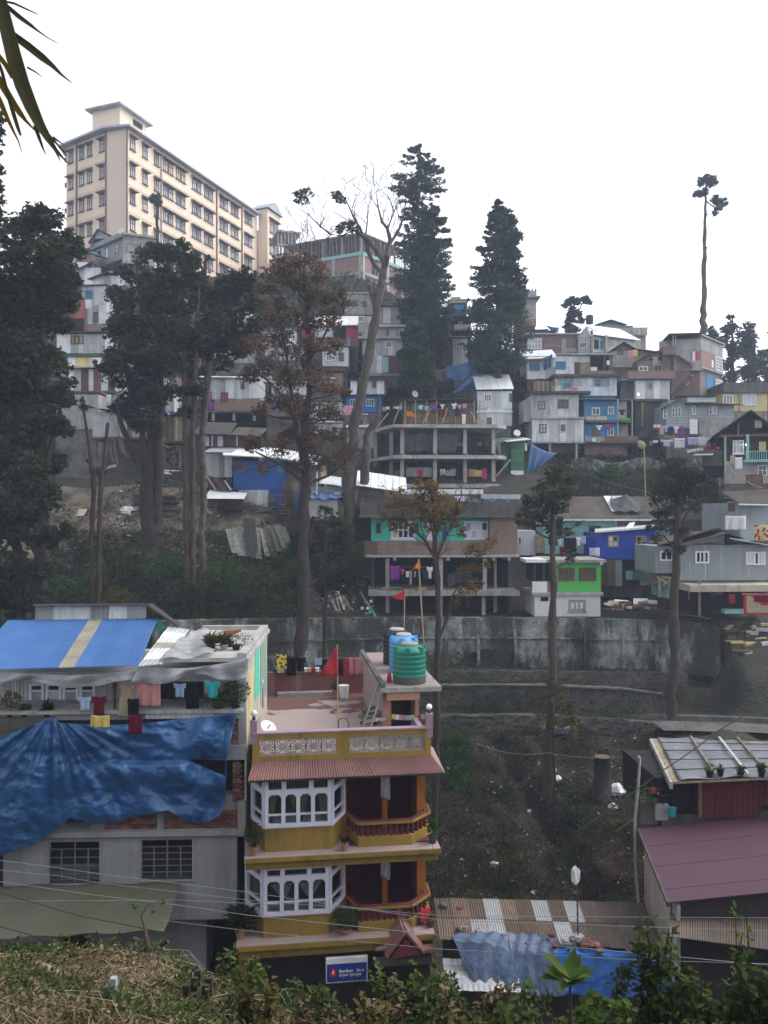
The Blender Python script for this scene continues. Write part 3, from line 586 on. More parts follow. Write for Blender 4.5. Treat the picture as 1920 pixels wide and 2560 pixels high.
px_tree('skyline_tree','small ragged tree on the ridge behind the brick flat',128,[[(1434,850,.35),(1434,790,.25),(1435,745,.06)],[(1434,800,.15),(1455,760,.08),(1462,748,.04)]],[(1432,748,12),(1420,756,10),(1444,755,10),(1462,750,10),(1472,757,6),(1412,765,6),(1430,778,14),(1446,785,9),(1452,800,8),(1425,800,14),(1442,812,12),(1416,815,9),(1430,828,14)],'leaf_far',.5,110,seed=13,sub=10,subr=.36)
for k,(px,top,r) in enumerate([(1783,815,34),(1830,785,26),(1884,805,40),(1925,825,26)]):
 rr = np.random.default_rng(k+60);bl = [(px + rr.normal()*5,top+8,9)]
 for j in range(15):
  f = (j+1)/15;bl.append((px + rr.normal()*r*.55*(.5+f*.6),top + 12 + 165*f + rr.normal()*8,r*(.36+.3*rr.random())))
 px_tree('ridge_tree',['round crowned ridge tree at the foot of the bare pole pine','narrow ridge tree with a bare spire behind the yellow house','wide dark ridge tree behind the yellow house','ridge tree past the yellow house'][k],122 + k*2.5,[[(px,990,.45),(px+2,880,.3),(px,top+6,.06)]],bl,'leaf_far',.38,110,seed=20+k,sub=11,subr=.36,group='trees on the ridge')
px_tree('green_tree','small bright green leafy tree among the grey shacks',93.5,[[(1040,990,.2),(1040,930,.16),(1038,890,.06)]],[(1035,878,18),(1020,895,22),(1055,895,22),(1040,920,28),(1015,925,22),(1065,930,22),(1030,955,26),(1060,960,24),(1045,980,22)],'leaf_green',.36,120,seed=30,sub=12)
px_tree('dark_tree','dark narrow tree beside the small bright green tree',95,[[(1035,960,.2),(1036,860,.12),(1037,810,.04)]],[(1036,815,18),(1026,840,20),(1046,845,20),(1036,865,24),(1020,880,18)],'leaf_far',.4,110,seed=31,sub=12)
# nearer conifers with long bare trunks
px_tree('pine_tree','slim pine with long bare trunk before the green and white house',48.5,
  [[(1368,1980,.36),(1375,1850,.3),(1382,1650,.24),(1383,1500,.21),(1381,1350,.18),(1384,1240,.12),(1388,1170,.04)]],
  [(1392,1175,16),(1378,1195,22),(1410,1200,20),(1355,1225,24),(1395,1235,28),(1420,1225,16),(1330,1255,24),(1370,1265,30),(1405,1270,22),(1310,1280,20),(1350,1295,24),(1390,1300,20),(1300,1305,12),(1320,1310,16),(1422,1330,14),(1430,1370,10),(1425,1400,12),(1438,1385,8),(1370,1325,10),(1445,1310,8)],
  'leaf_dark',.13,70,bark='bark_brown',seed=32,sub=16,subr=.32,twigs=1)
px_tree('pine_tree','slim pine with long bare trunk before the grey gabled house',54,
  [[(1672,1835,.42),(1682,1700,.34),(1688,1500,.3),(1692,1350,.26),(1694,1230,.18),(1696,1150,.05)],[(1692,1330,.08),(1720,1280,.05)],[(1692,1380,.07),(1660,1340,.04)]],
  [(1695,1155,20),(1675,1175,28),(1720,1180,26),(1700,1200,34),(1745,1200,24),(1650,1210,24),(1680,1230,32),(1725,1235,30),(1760,1225,18),(1640,1250,18),(1700,1265,28),(1660,1275,22),(1740,1265,18),(1655,1310,20),(1690,1310,20),(1630,1320,14),(1715,1330,18),(1645,1345,16),(1700,1375,14),(1672,1380,10),(1640,1285,12)],
  'leaf_dark',.13,72,bark='bark_brown',seed=33,sub=16,subr=.32,twigs=1)
px_tree('young_conifer','dark feathery conifer crowding the wall beside the turquoise house',60,
  [[(812,1640,.16),(813,1500,.14),(815,1350,.08),(812,1270,.03)]],
  [(812,1275,16),(790,1300,24),(835,1300,24),(770,1335,30),(815,1335,34),(860,1335,28),(750,1375,30),(800,1385,36),(850,1380,36),(890,1385,26),(770,1425,34),(830,1430,38),(885,1425,30),(730,1420,22),(750,1460,26),(810,1470,30),(870,1465,28),(905,1440,18)],
  'leaf_conifer',.19,50,seed=34,sub=16,subr=.34)
px_tree('olive_shrub','yellowish leafy growth climbing round the slim pine trunk',47.6,[[(1385,1900,.08),(1382,1800,.06),(1375,1700,.03)]],
  [(1370,1700,16),(1390,1720,18),(1360,1735,18),(1405,1740,16),(1380,1765,24),(1410,1775,18),(1350,1780,14),(1425,1800,20),(1440,1825,16),(1395,1810,20),(1370,1820,16),(1455,1850,12),(1430,1850,14),(1355,1850,12),(1465,1880,10)],'leaf_olive',.17,26,seed=35,sub=14,cat='bush')
# bushes on the middle-left slope
for k,(px,py,r,Y,lf,lab) in enumerate([(470,1500,70,63,'leaf_bush','dark bush at the foot of the two stemmed evergreen'),(560,1440,75,65,'leaf_green','big dark bush under the leaning roofing sheets'),(640,1470,70,64,'leaf_bush','dark bush at the foot of the brown leaved tree'),(160,1500,75,59,'leaf_green','low bush behind the lantern roof'),(420,1420,60,66,'leaf_green','green bush below the plank pile'),(150,1130,60,74,'leaf_green','bluish green bush below the stilted plank huts'),(330,1420,70,64,'leaf_bush','bush on the slope between the bare trunks and thick evergreen'),(540,1540,50,62,'leaf_green','leafy bush above the flat roof with pots'),(0,1560,75,52,'leaf_green','rounded bush at the edge beside the blue roof'),(200,1380,55,62,'leaf_bush','dark bush behind the slim bare trunks'),(680,1390,45,66,'leaf_olive','dark bush right of the leaning roofing sheets'),(600,1530,50,62,'leaf_bush','leafy bush growing at the wall top'),(300,1500,60,60,'leaf_olive','bush above the corrugated lantern wall'),(440,1545,40,58,'leaf_conifer','feathery young conifer behind the zinc roof'),(1310,960,26,97,'leaf_bush','dark bush between the double topped conifer and patchwork house'),(1290,980,24,95,'leaf_bush','low bush above the white roofed hut')]):
 bush('bush',lab,px,py,r,Y,lf,.2 if Y < 90 else .4,30 if Y < 90 else 90,seed=k)
# ================================================================ building kit
class House:
 def __init__(s,name,label,px,Y,yaw=0,cat='house',group=None,base=None):
  s.f = Face(px,Y,yaw);b = base if base is not None else s.f.hit(px,1280)
  s.t = thing(name,label,cat,(s.f.O.x,s.f.O.y,b if isinstance(b,(int,float)) else 0),group)
 def part(s,name,r,mat,o0=.0,o1=-.1,parent=None,at=0.0):
  mb = MB();s.f.box(mb,r,o0,o1,at);return mb.build(name,mat,parent or s.t)
 def wall(s,r,D,mat,found=True,name='wall'):
  o = s.part(name,r,mat,0,-D);u0,z0,u1,z1 = s.f.rect(r)
  s.last = (u0,z0,u1,z1,D)
  if found:
   zs = [float(H(*s.f.pt(u,0,q)[:2])) for u in (u0,u1) for q in (0,-D)];zl = min(zs) - .6
   s.t.location.z = min(s.t.location.z if s.t.location.z else 1e9,z0) if False else s.t.location.z
   if zl < z0 - .05:
    mb = MB();s.f.ubox(mb,u0+.12,zl,u1-.12,z0+.02,-.15,-D+.1);mb.build('foundation','stone_wall' if found is True else found,s.t)
  return o
 def panels(s,r,n,mats,rows=1,seed=0,out=.05,ir=.25,name='wall_panel'):
  rg = random.Random(seed);x0,y0,x1,y1 = r
  for j in range(rows):
   cuts = [0] + sorted((i + (rg.random()-.5)*ir*2)/n for i in range(1,n)) + [1];a,b = y0 + (y1-y0)*j/rows,y0 + (y1-y0)*(j+1)/rows
   for i in range(n):
    o = out*(.45 + .7*rg.random()) + .012*((i+j) % 2);dy = (rg.random()-.5)*1.5
    s.part(name,(x0+(x1-x0)*cuts[i],a + (dy if j else 0),x0+(x1-x0)*cuts[i+1]-.3,b + (rg.random()*2-.5 if j == rows-1 else 0)),rg.choice(mats),o,.0)
 def win(s,r,fm='white_paint',nx=2,ny=1,pane='glass',fw=.08,out=.0,name='window',sill=None,proud=.07,split=False,transom=None):
  u0,z0,u1,z1 = s.f.rect(r,out);mb = MB();f = s.f;a,b = out+proud,out-.02
  fw = min(fw,(u1-u0)*.2)
  f.ubox(mb,u0,z0,u0+fw,z1,a,b);f.ubox(mb,u1-fw,z0,u1,z1,a,b);f.ubox(mb,u0+fw,z0,u1-fw,z0+fw,a,b);f.ubox(mb,u0+fw,z1-fw,u1-fw,z1,a,b)
  mw = fw*.7;tz = z0+fw+(z1-z0-2*fw)*transom if transom else None
  for i in range(1,nx):
   c = u0+fw+(u1-u0-2*fw)*i/nx;f.ubox(mb,c-mw/2,z0+fw,c+mw/2,z1-fw,a-.008,b)
  for j in range(1,ny):
   c = z0+fw+(z1-z0-2*fw)*j/ny;f.ubox(mb,u0+fw,c-mw*.4,u1-fw,c+mw*.4,a-.016,b)
  if tz: f.ubox(mb,u0+fw,tz-mw/2,u1-fw,tz+mw/2,a-.012,b)
  if sill: f.ubox(mb,u0-.06,z0-.1,u1+.06,z0-.004,a+.08,b)
  w_ = mb.build(name,fm,s.t)
  xs = [u0+fw*.5+(u1-u0-fw)*i/nx for i in range(nx+1)] if split else [u0+fw*.5,u1-fw*.5]
  zs = [z0+fw*.5+(z1-z0-fw)*j/ny for j in range(ny+1)] if split else [z0+fw*.5,z1-fw*.5]
  for i in range(len(xs)-1):
   for j in range(len(zs)-1):
    m2 = MB();f.ubox(m2,xs[i],zs[j],xs[i+1],zs[j+1],out+.018,out-.02);m2.build('pane',random.choice(pane) if isinstance(pane,(list,tuple)) else pane,w_)
  return w_
 def opening(s,r,mat='void',out=.02,name='opening'):
  return s.part(name,r,mat,out,-.05)
 def flat_roof(s,r,D,mat='concrete',over=.35,name='roof_slab',back=0):
  u0,z0,u1,z1 = s.f.rect(r);mb = MB();s.f.ubox(mb,u0-over*.4,z0,u1+over*.4,z1,over,-D-back);return mb.build(name,mat,s.t)
 def mono(s,r,D,mat,rise=.8,over=.4,th=.07,name='roof',skew=0,sheets=0,mats=None):
  u0,za = s.f.uz(r[0],r[1]);u1,zb = s.f.uz(r[2],r[3]);n = max(1,sheets)
  for i in range(n):
   f0,f1 = i/n,(i+1)/n;a,b = u0+(u1-u0)*f0,u0+(u1-u0)*f1 - (.03 if n > 1 else 0);z0_,z1_ = za+(zb-za)*f0,za+(zb-za)*f1;q = .012*(i % 2) if n > 1 else 0
   mb = MB();mb.sheet(s.f.pt(a,z0_+q,over),s.f.pt(b,z1_+q,over),s.f.pt(b,z1_+rise+q,-D),s.f.pt(a,z0_+rise+q,-D),th)
   mb.build(name if n == 1 else 'roof_sheet',random.choice(mats) if mats else mat,s.t)
 def gable(s,apex,left,right,D,mat,wallmat=None,over=.5,th=.08,soff=None):
  A,L,R = s.f.uz(*apex),s.f.uz(*left),s.f.uz(*right)
  for (p,q) in ((L,A),(A,R)):
   mb = MB();mb.sheet(s.f.pt(p[0],p[1],over),s.f.pt(q[0],q[1],over),s.f.pt(q[0],q[1],-D),s.f.pt(p[0],p[1],-D),th);mb.build('roof_slope',mat,s.t)
  if wallmat:
   mb = MB();k = .04;mb.prism([s.f.pt(L[0]+.25,L[1]-k,0),s.f.pt(R[0]-.25,R[1]-k,0),s.f.pt(A[0],A[1]-k,0)],-s.f.n*D);mb.build('gable_wall',wallmat,s.t)
 def rail(s,r,n,mat,out=.8,th=.05):
  u0,z0,u1,z1 = s.f.rect(r,out);mb = MB();s.f.ubox(mb,u0,z1-.07,u1,z1,out+.03,out-.03);s.f.ubox(mb,u0,z0,u1,z0+.06,out+.03,out-.03);mb.build('rail',mat,s.t)
  for i in range(n):
   c = u0+(u1-u0)*(i+.5)/n;m2 = MB();s.f.ubox(m2,c-th/2,z0+.06,c+th/2,z1-.07,out+.02,out-.02);m2.build('baluster',mat,s.t)
# ================================================================ cream institution block on the ridge
def Vd(v): return Vector(v)
T = thing('institution_block','long cream multi storey block with brown window hoods on the ridge','building',(-38.4,124,36))
ZT,ZB,ST = 57.4,30.0,4.07
C2 = Vector((-38.4,124,0));C1 = Vector((-41.75,125,0));CL = Vector((-50.0,130.5,0));CR = Vector((-24.6,160.5,0));CF = Vector((-12.5,196,0))
dR = (CR-C2).normalized();nR = Vector((dR.y,-dR.x,0));dL = (C1-CL).normalized();nL = Vector((dL.y,-dL.x,0))
if nL.y > 0: nL = -nL
back = Vector((-12,16,0))
mb = MB();mb.prism([Vector((p.x,p.y,ZB)) for p in (CL,C1,C2,CR,CR + Vector((-14,7,0)),CL + Vector((-2,10,0)))],(0,0,ZT-ZB));mb.build('wall','cream',T)
mb = MB();e = .9;pl = [CL - dL*e + nL*e,C1 + nL*e*.6 + Vector((0,-.7,0)),C2 + nR*e + Vector((-.2,-.6,0)),CR + nR*e,CR + Vector((-14,7,0)),CL + Vector((-2,10,0))]
mb.prism([Vector((p.x,p.y,ZT+.01)) for p in pl],(0,0,.28));mb.build('eaves','zinc_roof',T)
mb = MB();ctr = Vector((-41,140,ZT+2.6));n_ = len(pl)
for i in range(n_):
 a,b_ = pl[i],pl[(i+1) % n_];mb.add([Vector((a.x,a.y,ZT+.3)),Vector((b_.x,b_.y,ZT+.3)),ctr.lerp(Vector((b_.x,b_.y,ZT+2)),.25),ctr.lerp(Vector((a.x,a.y,ZT+2)),.25)],[(0,1,2,3)])
mb.build('roof','zinc_roof',T)
# plain chamfered corner panel
mb = MB();dc = (C2-C1).normalized();ncc = Vector((dc.y,-dc.x,0));ncc = -ncc if ncc.y > 0 else ncc
mb.box(Vector((C1.x,C1.y,ZB)) + dc*.15 - ncc*.3,dc*((C2-C1).length-.3),ncc*.42,(0,0,ZT-ZB-.3));mb.build('corner_panel','cream_plain',T)
def hooded(O,d,n,u,w,z,h,nx,hood=True,pane='glass_pale'):
 O = Vector((O.x,O.y,0));up = Vector((0,0,1));p = lambda a,zz,out: O + d*a + n*out + up*zz
 mb = MB();fw = .1
 for i in range(nx):
  g = w/nx;a0,a1 = u - w/2 + g*i + (.1 if nx > 1 else 0),u - w/2 + g*(i+1) - (.1 if nx > 1 else 0)
  for (q0,q1,r0,r1) in ((a0,a0+fw,z,z+h),(a1-fw,a1,z,z+h),(a0+fw,a1-fw,z,z+fw),(a0+fw,a1-fw,z+h-fw,z+h),(a0+fw,a1-fw,z+h*.6,z+h*.6+.08)):
   mb.box(p(q0,r0,-.02),d*(q1-q0),n*.14,up*(r1-r0))
  mb.box(p((a0+a1)/2-.035,z+fw,-.02),d*.07,n*.12,up*(h-2*fw))
 wn = mb.build('window','brown_trim',T)
 for i in range(nx):
  g = w/nx;m2 = MB();m2.box(p(u-w/2+g*i+.17,z+.06,-.02),d*(g-.34),n*.06,up*(h-.12));m2.build('pane',pane,wn)
 m3 = MB();m3.box(p(u-w/2-.15,z-.14,0),d*(w+.3),n*.22,up*.12);m3.build('sill','brown_trim',wn)
 if hood:
  m4 = MB();a0,a1 = u-w/2-.16,u+w/2+.16
  m4.prism([p(a0,z+h+.6,0),p(a0,z+h+.22,.75),p(a0,z+h+.05,.75),p(a0,z+h+.1,0)],d*(a1-a0));m4.build('hood','brown_trim',wn)
rows = [ZT - 2.95 - ST*k for k in range(6)]
LL = (C1-CL).length
for k in range(5):
 for u in (.12*LL,.4*LL,.6*LL,.9*LL): hooded(CL,dL,nL,u*.98,1.05,rows[k]+.2,1.7,1)
def u_at(px,O,d):
 k = (px-960)/F;return (k*O.y - O.x)/(d.x - k*d.y)
for k in range(6):
 for px,w_,nx in ((331,1.15,1),(362,1.15,1),(391,1.15,1),(420,2.7,2),(451,2.7,2),(491,2.75,2),(521,2.75,2),(559,2.75,2),(586,2.75,2),(620,2.75,2)):
  if nx == 1 and k > 3: continue
  bl = (k == 0 and px in (420,451));hooded(C2,dR,nR,u_at(px,C2,dR),w_,rows[k]+.2,1.7,nx,pane='cream_plain' if bl else 'glass_pale')
for px in (316,402,541,604):
 u = u_at(px,C2,dR);q = C2 + dR*u + nR*.12;mb = MB();mb.tube([Vector((q.x,q.y,ZB)),Vector((q.x,q.y,ZT))],.13,6);mb.build('downpipe','brown_trim' if px != 402 else 'concrete',T)
for u in (.27*LL,.98*LL):
 q = CL + dL*u + nL*.12;mb = MB();mb.tube([Vector((q.x,q.y,ZB)),Vector((q.x,q.y,ZT))],.12,6);mb.build('downpipe','brown_trim',T)
for k in range(5):
 mb = MB();z = rows[k] + 2.75;mb.box(Vector((C2.x,C2.y,z)) - nR*.05,dR*36,nR*.1,(0,0,.12));mb.box(Vector((CL.x,CL.y,z)) - nL*.05,dL*LL,nL*.1,(0,0,.12));mb.build('string_course','cream_plain',T)
for k in range(4):
 mb = MB();z = rows[k] + 2.2;q = CL - dL*.1;mb.prism([Vector((q.x,q.y+2,z+.5)),Vector((q.x-1.,q.y+2,z)),Vector((q.x-1.,q.y+2,z-.6)),Vector((q.x,q.y+2,z-.4))],(.2,2.2,0));mb.build('hood','brown_trim',T)
# stair head tower with its hipped cap
tc = Vector((-40.8,128,0));tr = tc + dR*6.5;tl_ = tc - nR*-5.2 if False else tc + Vector((-dR.y,dR.x,0))*5.2
pl2 = [tl_,tc,tr,tr + (tl_-tc)];mb = MB();mb.prism([Vector((p.x,p.y,ZT+.3)) for p in pl2],(0,0,5.3));mb.build('stair_tower','cream',T)
mb = MB();cc = (tl_ + tr)/2;ov = [cc + (p-cc)*1.28 for p in pl2];zz = ZT + 5.5
mb.add([Vector((p.x,p.y,zz)) for p in ov] + [Vector((p.x,p.y,zz-.25)) for p in ov] + [Vector((cc.x,cc.y,zz+1.5))],[(0,1,8),(1,2,8),(2,3,8),(3,0,8),(7,6,5,4),(0,4,5,1),(1,5,6,2),(2,6,7,3),(3,7,4,0)]);mb.build('tower_roof','concrete',T)
q = tc + dR*3.2 - Vector((-dR.y,dR.x,0))*.05;mb = MB();mb.box(Vector((q.x,q.y,ZT+3.9)),dR*2.2,(.1,-.04,0),(0,0,.8));mb.build('vent','void',T)
# projecting gabled stair bay and the wing that runs on behind
T2 = thing('institution_wing','far cream wing with a gabled glazed stair bay, behind the brown tree','building',(-24.6,160,38))
q0 = CR + dR*.2;mb = MB();zt2 = 58.6
pb = [q0 + nR*.2,q0 + nR*2.2,q0 + nR*2.2 + dR*5,q0 + dR*5 + nR*.2];mb.prism([Vector((p.x,p.y,ZB)) for p in pb],(0,0,zt2-ZB));mb.build('stair_bay','cream',T2)
mb = MB();a,b_ = pb[1] + nR*.5 - dR*.6,pb[2] + nR*.5 + dR*.6;mid = (a+b_)/2;bk = -nR*4
mb.add([Vector((a.x,a.y,zt2)),Vector((mid.x,mid.y,zt2+1.9)),Vector((b_.x,b_.y,zt2)),Vector((a.x,a.y,zt2))+bk,Vector((mid.x,mid.y,zt2+1.9))+bk,Vector((b_.x,b_.y,zt2))+bk],[(0,1,2),(0,3,4,1),(1,4,5,2),(5,4,3)]);mb.build('gable','zinc_roof',T2)
for k in range(5):
 O = pb[1];hooded.__globals__['T'] = T2;hooded(O,dR,nR,2.5,3.4,zt2 - 4.2 - 4.1*k,2.3,2,hood=True)
q1 = CR + dR*5.2;q2 = q1 + dR*30
mb = MB();mb.prism([Vector((p.x,p.y,ZB)) for p in (q1,q2,q2 - nR*12,q1 - nR*12)],(0,0,56.0-ZB));mb.build('wall','cream',T2)
mb = MB();mb.prism([Vector((p.x,p.y,56.01)) for p in (q1 + nR*.8,q2 + nR*.8,q2 - nR*12,q1 - nR*12)],(0,0,.5));mb.build('eaves','zinc_roof',T2)
for k in range(5):
 for u in (3,8,13,18,23): hooded(q1,dR,nR,u,3,52.6 - 4.07*k,1.9,2)
# ================================================================ brick block with an unfinished timber top storey
Y0 = 142.0;cB = P(905,640,Y0);tB = thing('brick_block','tall brick building with pale concrete bands and an unfinished top storey','building',(cB.x,Y0,36))
aL = math.radians(30);d1 = Vector((-math.cos(aL),math.sin(aL)*.9,0)).normalized();d2 = Vector((math.cos(math.radians(52)),math.sin(math.radians(52)),0))
L1,L2 = 16.5,14.0;base = Vector((cB.x,Y0,30));zt3 = P(905,632,Y0).z
pts = [base,base+d2*L2,base+d2*L2+d1*L1,base+d1*L1];MB().prism(pts,(0,0,zt3-30)).build('wall','brick_far',tB)
n1 = Vector((-d1.y,d1.x,0));n1 = -n1 if n1.y > 0 else n1;n2 = Vector((d2.y,-d2.x,0))
for k in range(4):
 z = zt3 - .4 - 3.35*k
 for (d,n,L) in ((d1,n1,L1),(d2,n2,L2)):
  mb = MB();mb.box(Vector((base.x,base.y,z)) - n*.1,d*L,n*.35,(0,0,.55));mb.build('floor_band','pale_teal' if k < 1 else 'concrete_light',tB)
for (d,n,L,m_) in ((d1,n1,L1,4),(d2,n2,L2,3)):
 for i in range(m_):
  mb = MB();mb.box(base + d*((L-.5)*i/(m_-1)) - n*.1,d*.55,n*.32,(0,0,zt3-30));mb.build('pillar','concrete_light',tB)
  if i < m_-1:
   for k in range(3):
    z = zt3 - 3.0 - 3.35*k;q = Vector((base.x,base.y,z)) + d*((L-.5)*(i+.5)/(m_-1)-.6)
    if n is n2: w_ = MB().box(q - n*.05,d*1.5,n*.12,(0,0,1.6)).build('window','void',tB);MB().box(q + n*.07 + d*.7,d*.1,n*.05,(0,0,1.6)).build('mullion','concrete_light',w_)
zt4 = zt3 + 3.4
MB().prism([Vector((p.x,p.y,zt4)) for p in pts],(0,0,.22)).build('timber_deck','wood_pale',tB)
for (d,n,L) in ((d1,n1,L1),(d2,n2,L2)):
 for i in range(22):
  q = base + d*(L*(i+.5)/22);q.z = zt3;mb = MB();mb.tube([q + n*.1,q + n*.1 + Vector((random.gauss(0,.12),0,3.4))],.07,5);mb.build('prop','wood_pale',tB)
 for i in range(5):
  q = base + d*(L*(i+.1)/4.4) - n*.4;q.z = zt3;MB().box(q,d*.3,n*-.3,(0,0,3.4)).build('column','concrete_light',tB)
mb = MB();mb.prism([Vector((p.x,p.y,zt3+.02)) for p in [base+d1*2-n1*2,base+d2*6+d1*2,base+d2*6+d1*L1*.8,base+d1*L1*.8-n1*2]],(0,0,3.2));mb.build('inner_core','concrete_dark',tB)
# lower bare annex left of it
qa = P(700,640,150);tA = thing('unfinished_annex','bare concrete frame annex joining the brick block','building',(qa.x,150,36))
f_ = Face(692,150,18);
for (x0,x1,y0,y1,nm) in ((692,752,640,650,'slab'),(692,752,578,583,'slab')):
 mb = MB();f_.box(mb,(x0,y0,x1,y1),.3,-8);mb.build(nm,'concrete_light',tA)
for x in (694,702,711,720,729,738,747):
 mb = MB();f_.box(mb,(x,583,x+2.6,640),.1,-.2);mb.build('column','concrete_light',tA)
mb = MB();f_.box(mb,(694,650,750,760),0,-8);mb.build('wall','brick_far',tA)
mb = MB();f_.box(mb,(692,612,752,616),.15,-.1);mb.build('rail','concrete_light',tA)
# ================================================================ hillside houses
def shack(label,Z,r,roof=None,panels=None,wins=(),ops=(),Y=None,yaw=0,D=4.5,base='grey_flat',name='shack',seed=0,found=True,cat='house',dY=0,group=None):
 R = Z(*r);Y = Y or Yp(R[3]) + dY;h = House(name,label,R[0],Y,yaw,cat,group)
 h.t.location.z = h.f.hit(R[0],R[3]).z;h.wall(R,D,base,found);h.Z = Z;h.D = D;h.R = R
 if panels: h.panels((R[0]+.4,R[1]+.4,R[2]-.2,R[3]-.4),panels[0],panels[2],panels[1],seed)
 for w_ in wins:
  q = Z(*w_[0]);a = list(w_[1:]) + [None]*4;h.win(q,a[0] or 'white_paint',a[1] or 2,a[2] or 1,a[3] or 'glass',fw=.1,out=.06)
 for w_ in ops: h.opening(Z(*w_[0]),w_[1] if len(w_) > 1 else 'void',out=.075,name=w_[2] if len(w_) > 2 else 'opening')
 if roof:
  k = roof[0]
  if k == 'flat': th = roof[2] if len(roof) > 2 else 4;h.flat_roof((R[0]-1,R[1]-th,R[2]+1,R[1]-.2),D,roof[1],roof[3] if len(roof) > 3 else .4)
  if k == 'mono': h.mono((R[0]-3,R[1]-.5,R[2]+3,R[1]-.5 + (roof[3] if len(roof) > 3 else 0)),D,roof[1],roof[2],.5,sheets=roof[4] if len(roof) > 4 else 0,mats=roof[5] if len(roof) > 5 else None)
  if k == 'gable': h.gable(Z(*roof[1]),Z(*roof[2]),Z(*roof[3]),D,roof[4],roof[5] if len(roof) > 5 else None)
 return h
K = .38577;ZR = zone(1280,800,K);GM = ['grey_sheet','grey_sheet','pale_sheet','grey_flat'];PM = ['pale_sheet','white_sheet','pale_sheet','grey_sheet']
W,G_,B_ = 'white_paint','glass','wood'
h = shack('pale concrete tower house on the ridge beside the broad conifer',zone(1280,400,K),(45,900,158,1075),('flat','concrete_light',4,.9),Y=112,base='concrete_light',name='tower_house')
h.part('parapet',zone(1280,400,K)(48,850,158,888),'concrete_light',.15,-3);h.part('stair_head',zone(1280,400,K)(20,812,100,850),'concrete',-.6,-3);h.part('brick_course',zone(1280,400,K)(75,1030,155,1075),'brick_far',.06,-.1)
for i in range(5): h.part('potted_plant',zone(1280,400,K)(60+i*22,838,70+i*22,851),'leaf_bush',.1,-.1)
h = shack('brick flat with white bay window and rubble on its roof',ZR,(95,98,425,225),('flat','concrete',4,.4),wins=[((100,118,192,190),W,4,2,'glass_pale')],Y=105,base='brick',name='brick_flat',D=6)
h.part('pillar',ZR(318,125,348,225),'concrete_light',.12,-.1);h.part('ledge',ZR(205,166,312,172),'concrete_light',.1,-.1);h.part('plaster_patch',ZR(348,182,420,205),'concrete_light',.03,-.05);h.part('loft_wall',ZR(115,55,300,89),'concrete_dark',-1,-4);h.mono(ZR(112,58,250,52),4,'dark_roof',.4,-.8)
h = shack('grey gabled house with pale tin roof and washing on its verandah',ZR,(505,108,800,218),None,Y=104,yaw=22,D=6,base='grey_flat',name='gabled_house',wins=[((620,118,662,165),'cream_shack',1,1,'cream_shack')],ops=[((525,128,560,188),),((570,135,588,185),'sky_blue','shirt')])
h.mono(ZR(490,100,815,140),3.6,'white_sheet',2.3,.6);h.mono
fL = Face(ZR(427,0)[0],104.5,-38);tl = h.t
hl = House.__new__(House);hl.f = fL;hl.t = tl;Rr = ZR(427,110,512,218);mb = MB();fL.box(mb,Rr,0,-3);mb.build('end_wall','grey_flat',tl)
mb = MB();mb.prism([fL.hit(*ZR(425,112)),fL.hit(*ZR(514,112)),fL.hit(*ZR(488,46))],-fL.n*3);mb.build('gable_wall','grey_flat',tl)
hl.win(ZR(508,68,527,102),W,1,1);hl.win(ZR(440,145,484,180),W,3,1);h.part('post',ZR(590,100,604,218),'concrete',.5,.2);h.part('post',ZR(492,110,505,218),'wood_pale',.6,.4)
mb = MB();mb.sheet(fL.hit(*ZR(418,116)),fL.hit(*ZR(488,42)),fL.hit(*ZR(488,42)) - fL.n*4,fL.hit(*ZR(418,116)) - fL.n*4,.08);mb.build('roof_slope','zinc_roof',tl)
h = shack('flat roofed grey house with a green gable top on the ridge',ZR,(590,58,868,190),('flat','concrete_light',3,.3),Y=112,base='concrete',name='ridge_house',wins=[((800,125,832,185),'yellow_wall',2,2,'glass_pale')],D=7)
h.gable(ZR(635,3),ZR(535,36),ZR(740,36),5,'pale_green','dark_green');h.part('parapet',ZR(590,60,870,104),'concrete',.5,.3);h.part('roof_slab',ZR(570,40,780,47),'concrete_light',.4,-5);h.part('post',ZR(565,30,571,75),'concrete_light',.3,.1);h.part('post',ZR(738,47,752,60),'concrete_light',.3,.1)
MB().lathe(P(*ZR(503,25),113),[(.5,0),(.55,.6),(.5,1.1),(.2,1.25)],12).build('water_tank','metal_dark',label='black water tank on the ridge beside the green gable',cat='water tank')
h = shack('patchwork tin house with blue curtained windows under a flat slab',ZR,(95,232,505,382),None,(7,2,PM),[((113,282,182,327),'sky_blue',4,1,'sky_blue'),((283,268,350,320),'sky_blue',5,1,'sky_blue')],Y=99,seed=3,name='patchwork_house',D=5)
h.flat_roof(ZR(300,218,650,230),5,'concrete',.4);h.part('door',ZR(404,274,440,352),'wood',.09,0);h.part('door',ZR(440,274,505,352),'wood_pale',.08,0);h.mono(ZR(75,262,290,250),3,'white_sheet',1.6,.5);h.part('eave_board',ZR(73,258,205,270),'wood',.55,.4)
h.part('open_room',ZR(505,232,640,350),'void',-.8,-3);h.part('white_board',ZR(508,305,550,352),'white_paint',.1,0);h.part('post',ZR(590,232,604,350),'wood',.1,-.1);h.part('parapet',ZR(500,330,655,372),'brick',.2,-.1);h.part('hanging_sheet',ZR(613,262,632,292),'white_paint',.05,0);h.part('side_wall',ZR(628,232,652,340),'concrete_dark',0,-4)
h = shack('long patchwork tin house with dark slab roof and pink bundle by its window',ZR,(275,372,680,492),('flat','concrete_dark',7,.5),(7,2,GM),[((535,380,577,432),'sky_blue',2,2,G_),((335,405,380,442),'sky_blue',2,1,G_)],Y=95,seed=5,name='patchwork_house')
h.part('timber_deck',ZR(120,470,495,488),'dark_roof',1.2,-1);h.part('back_wall',ZR(150,385,280,480),'brick',-1.2,-3)
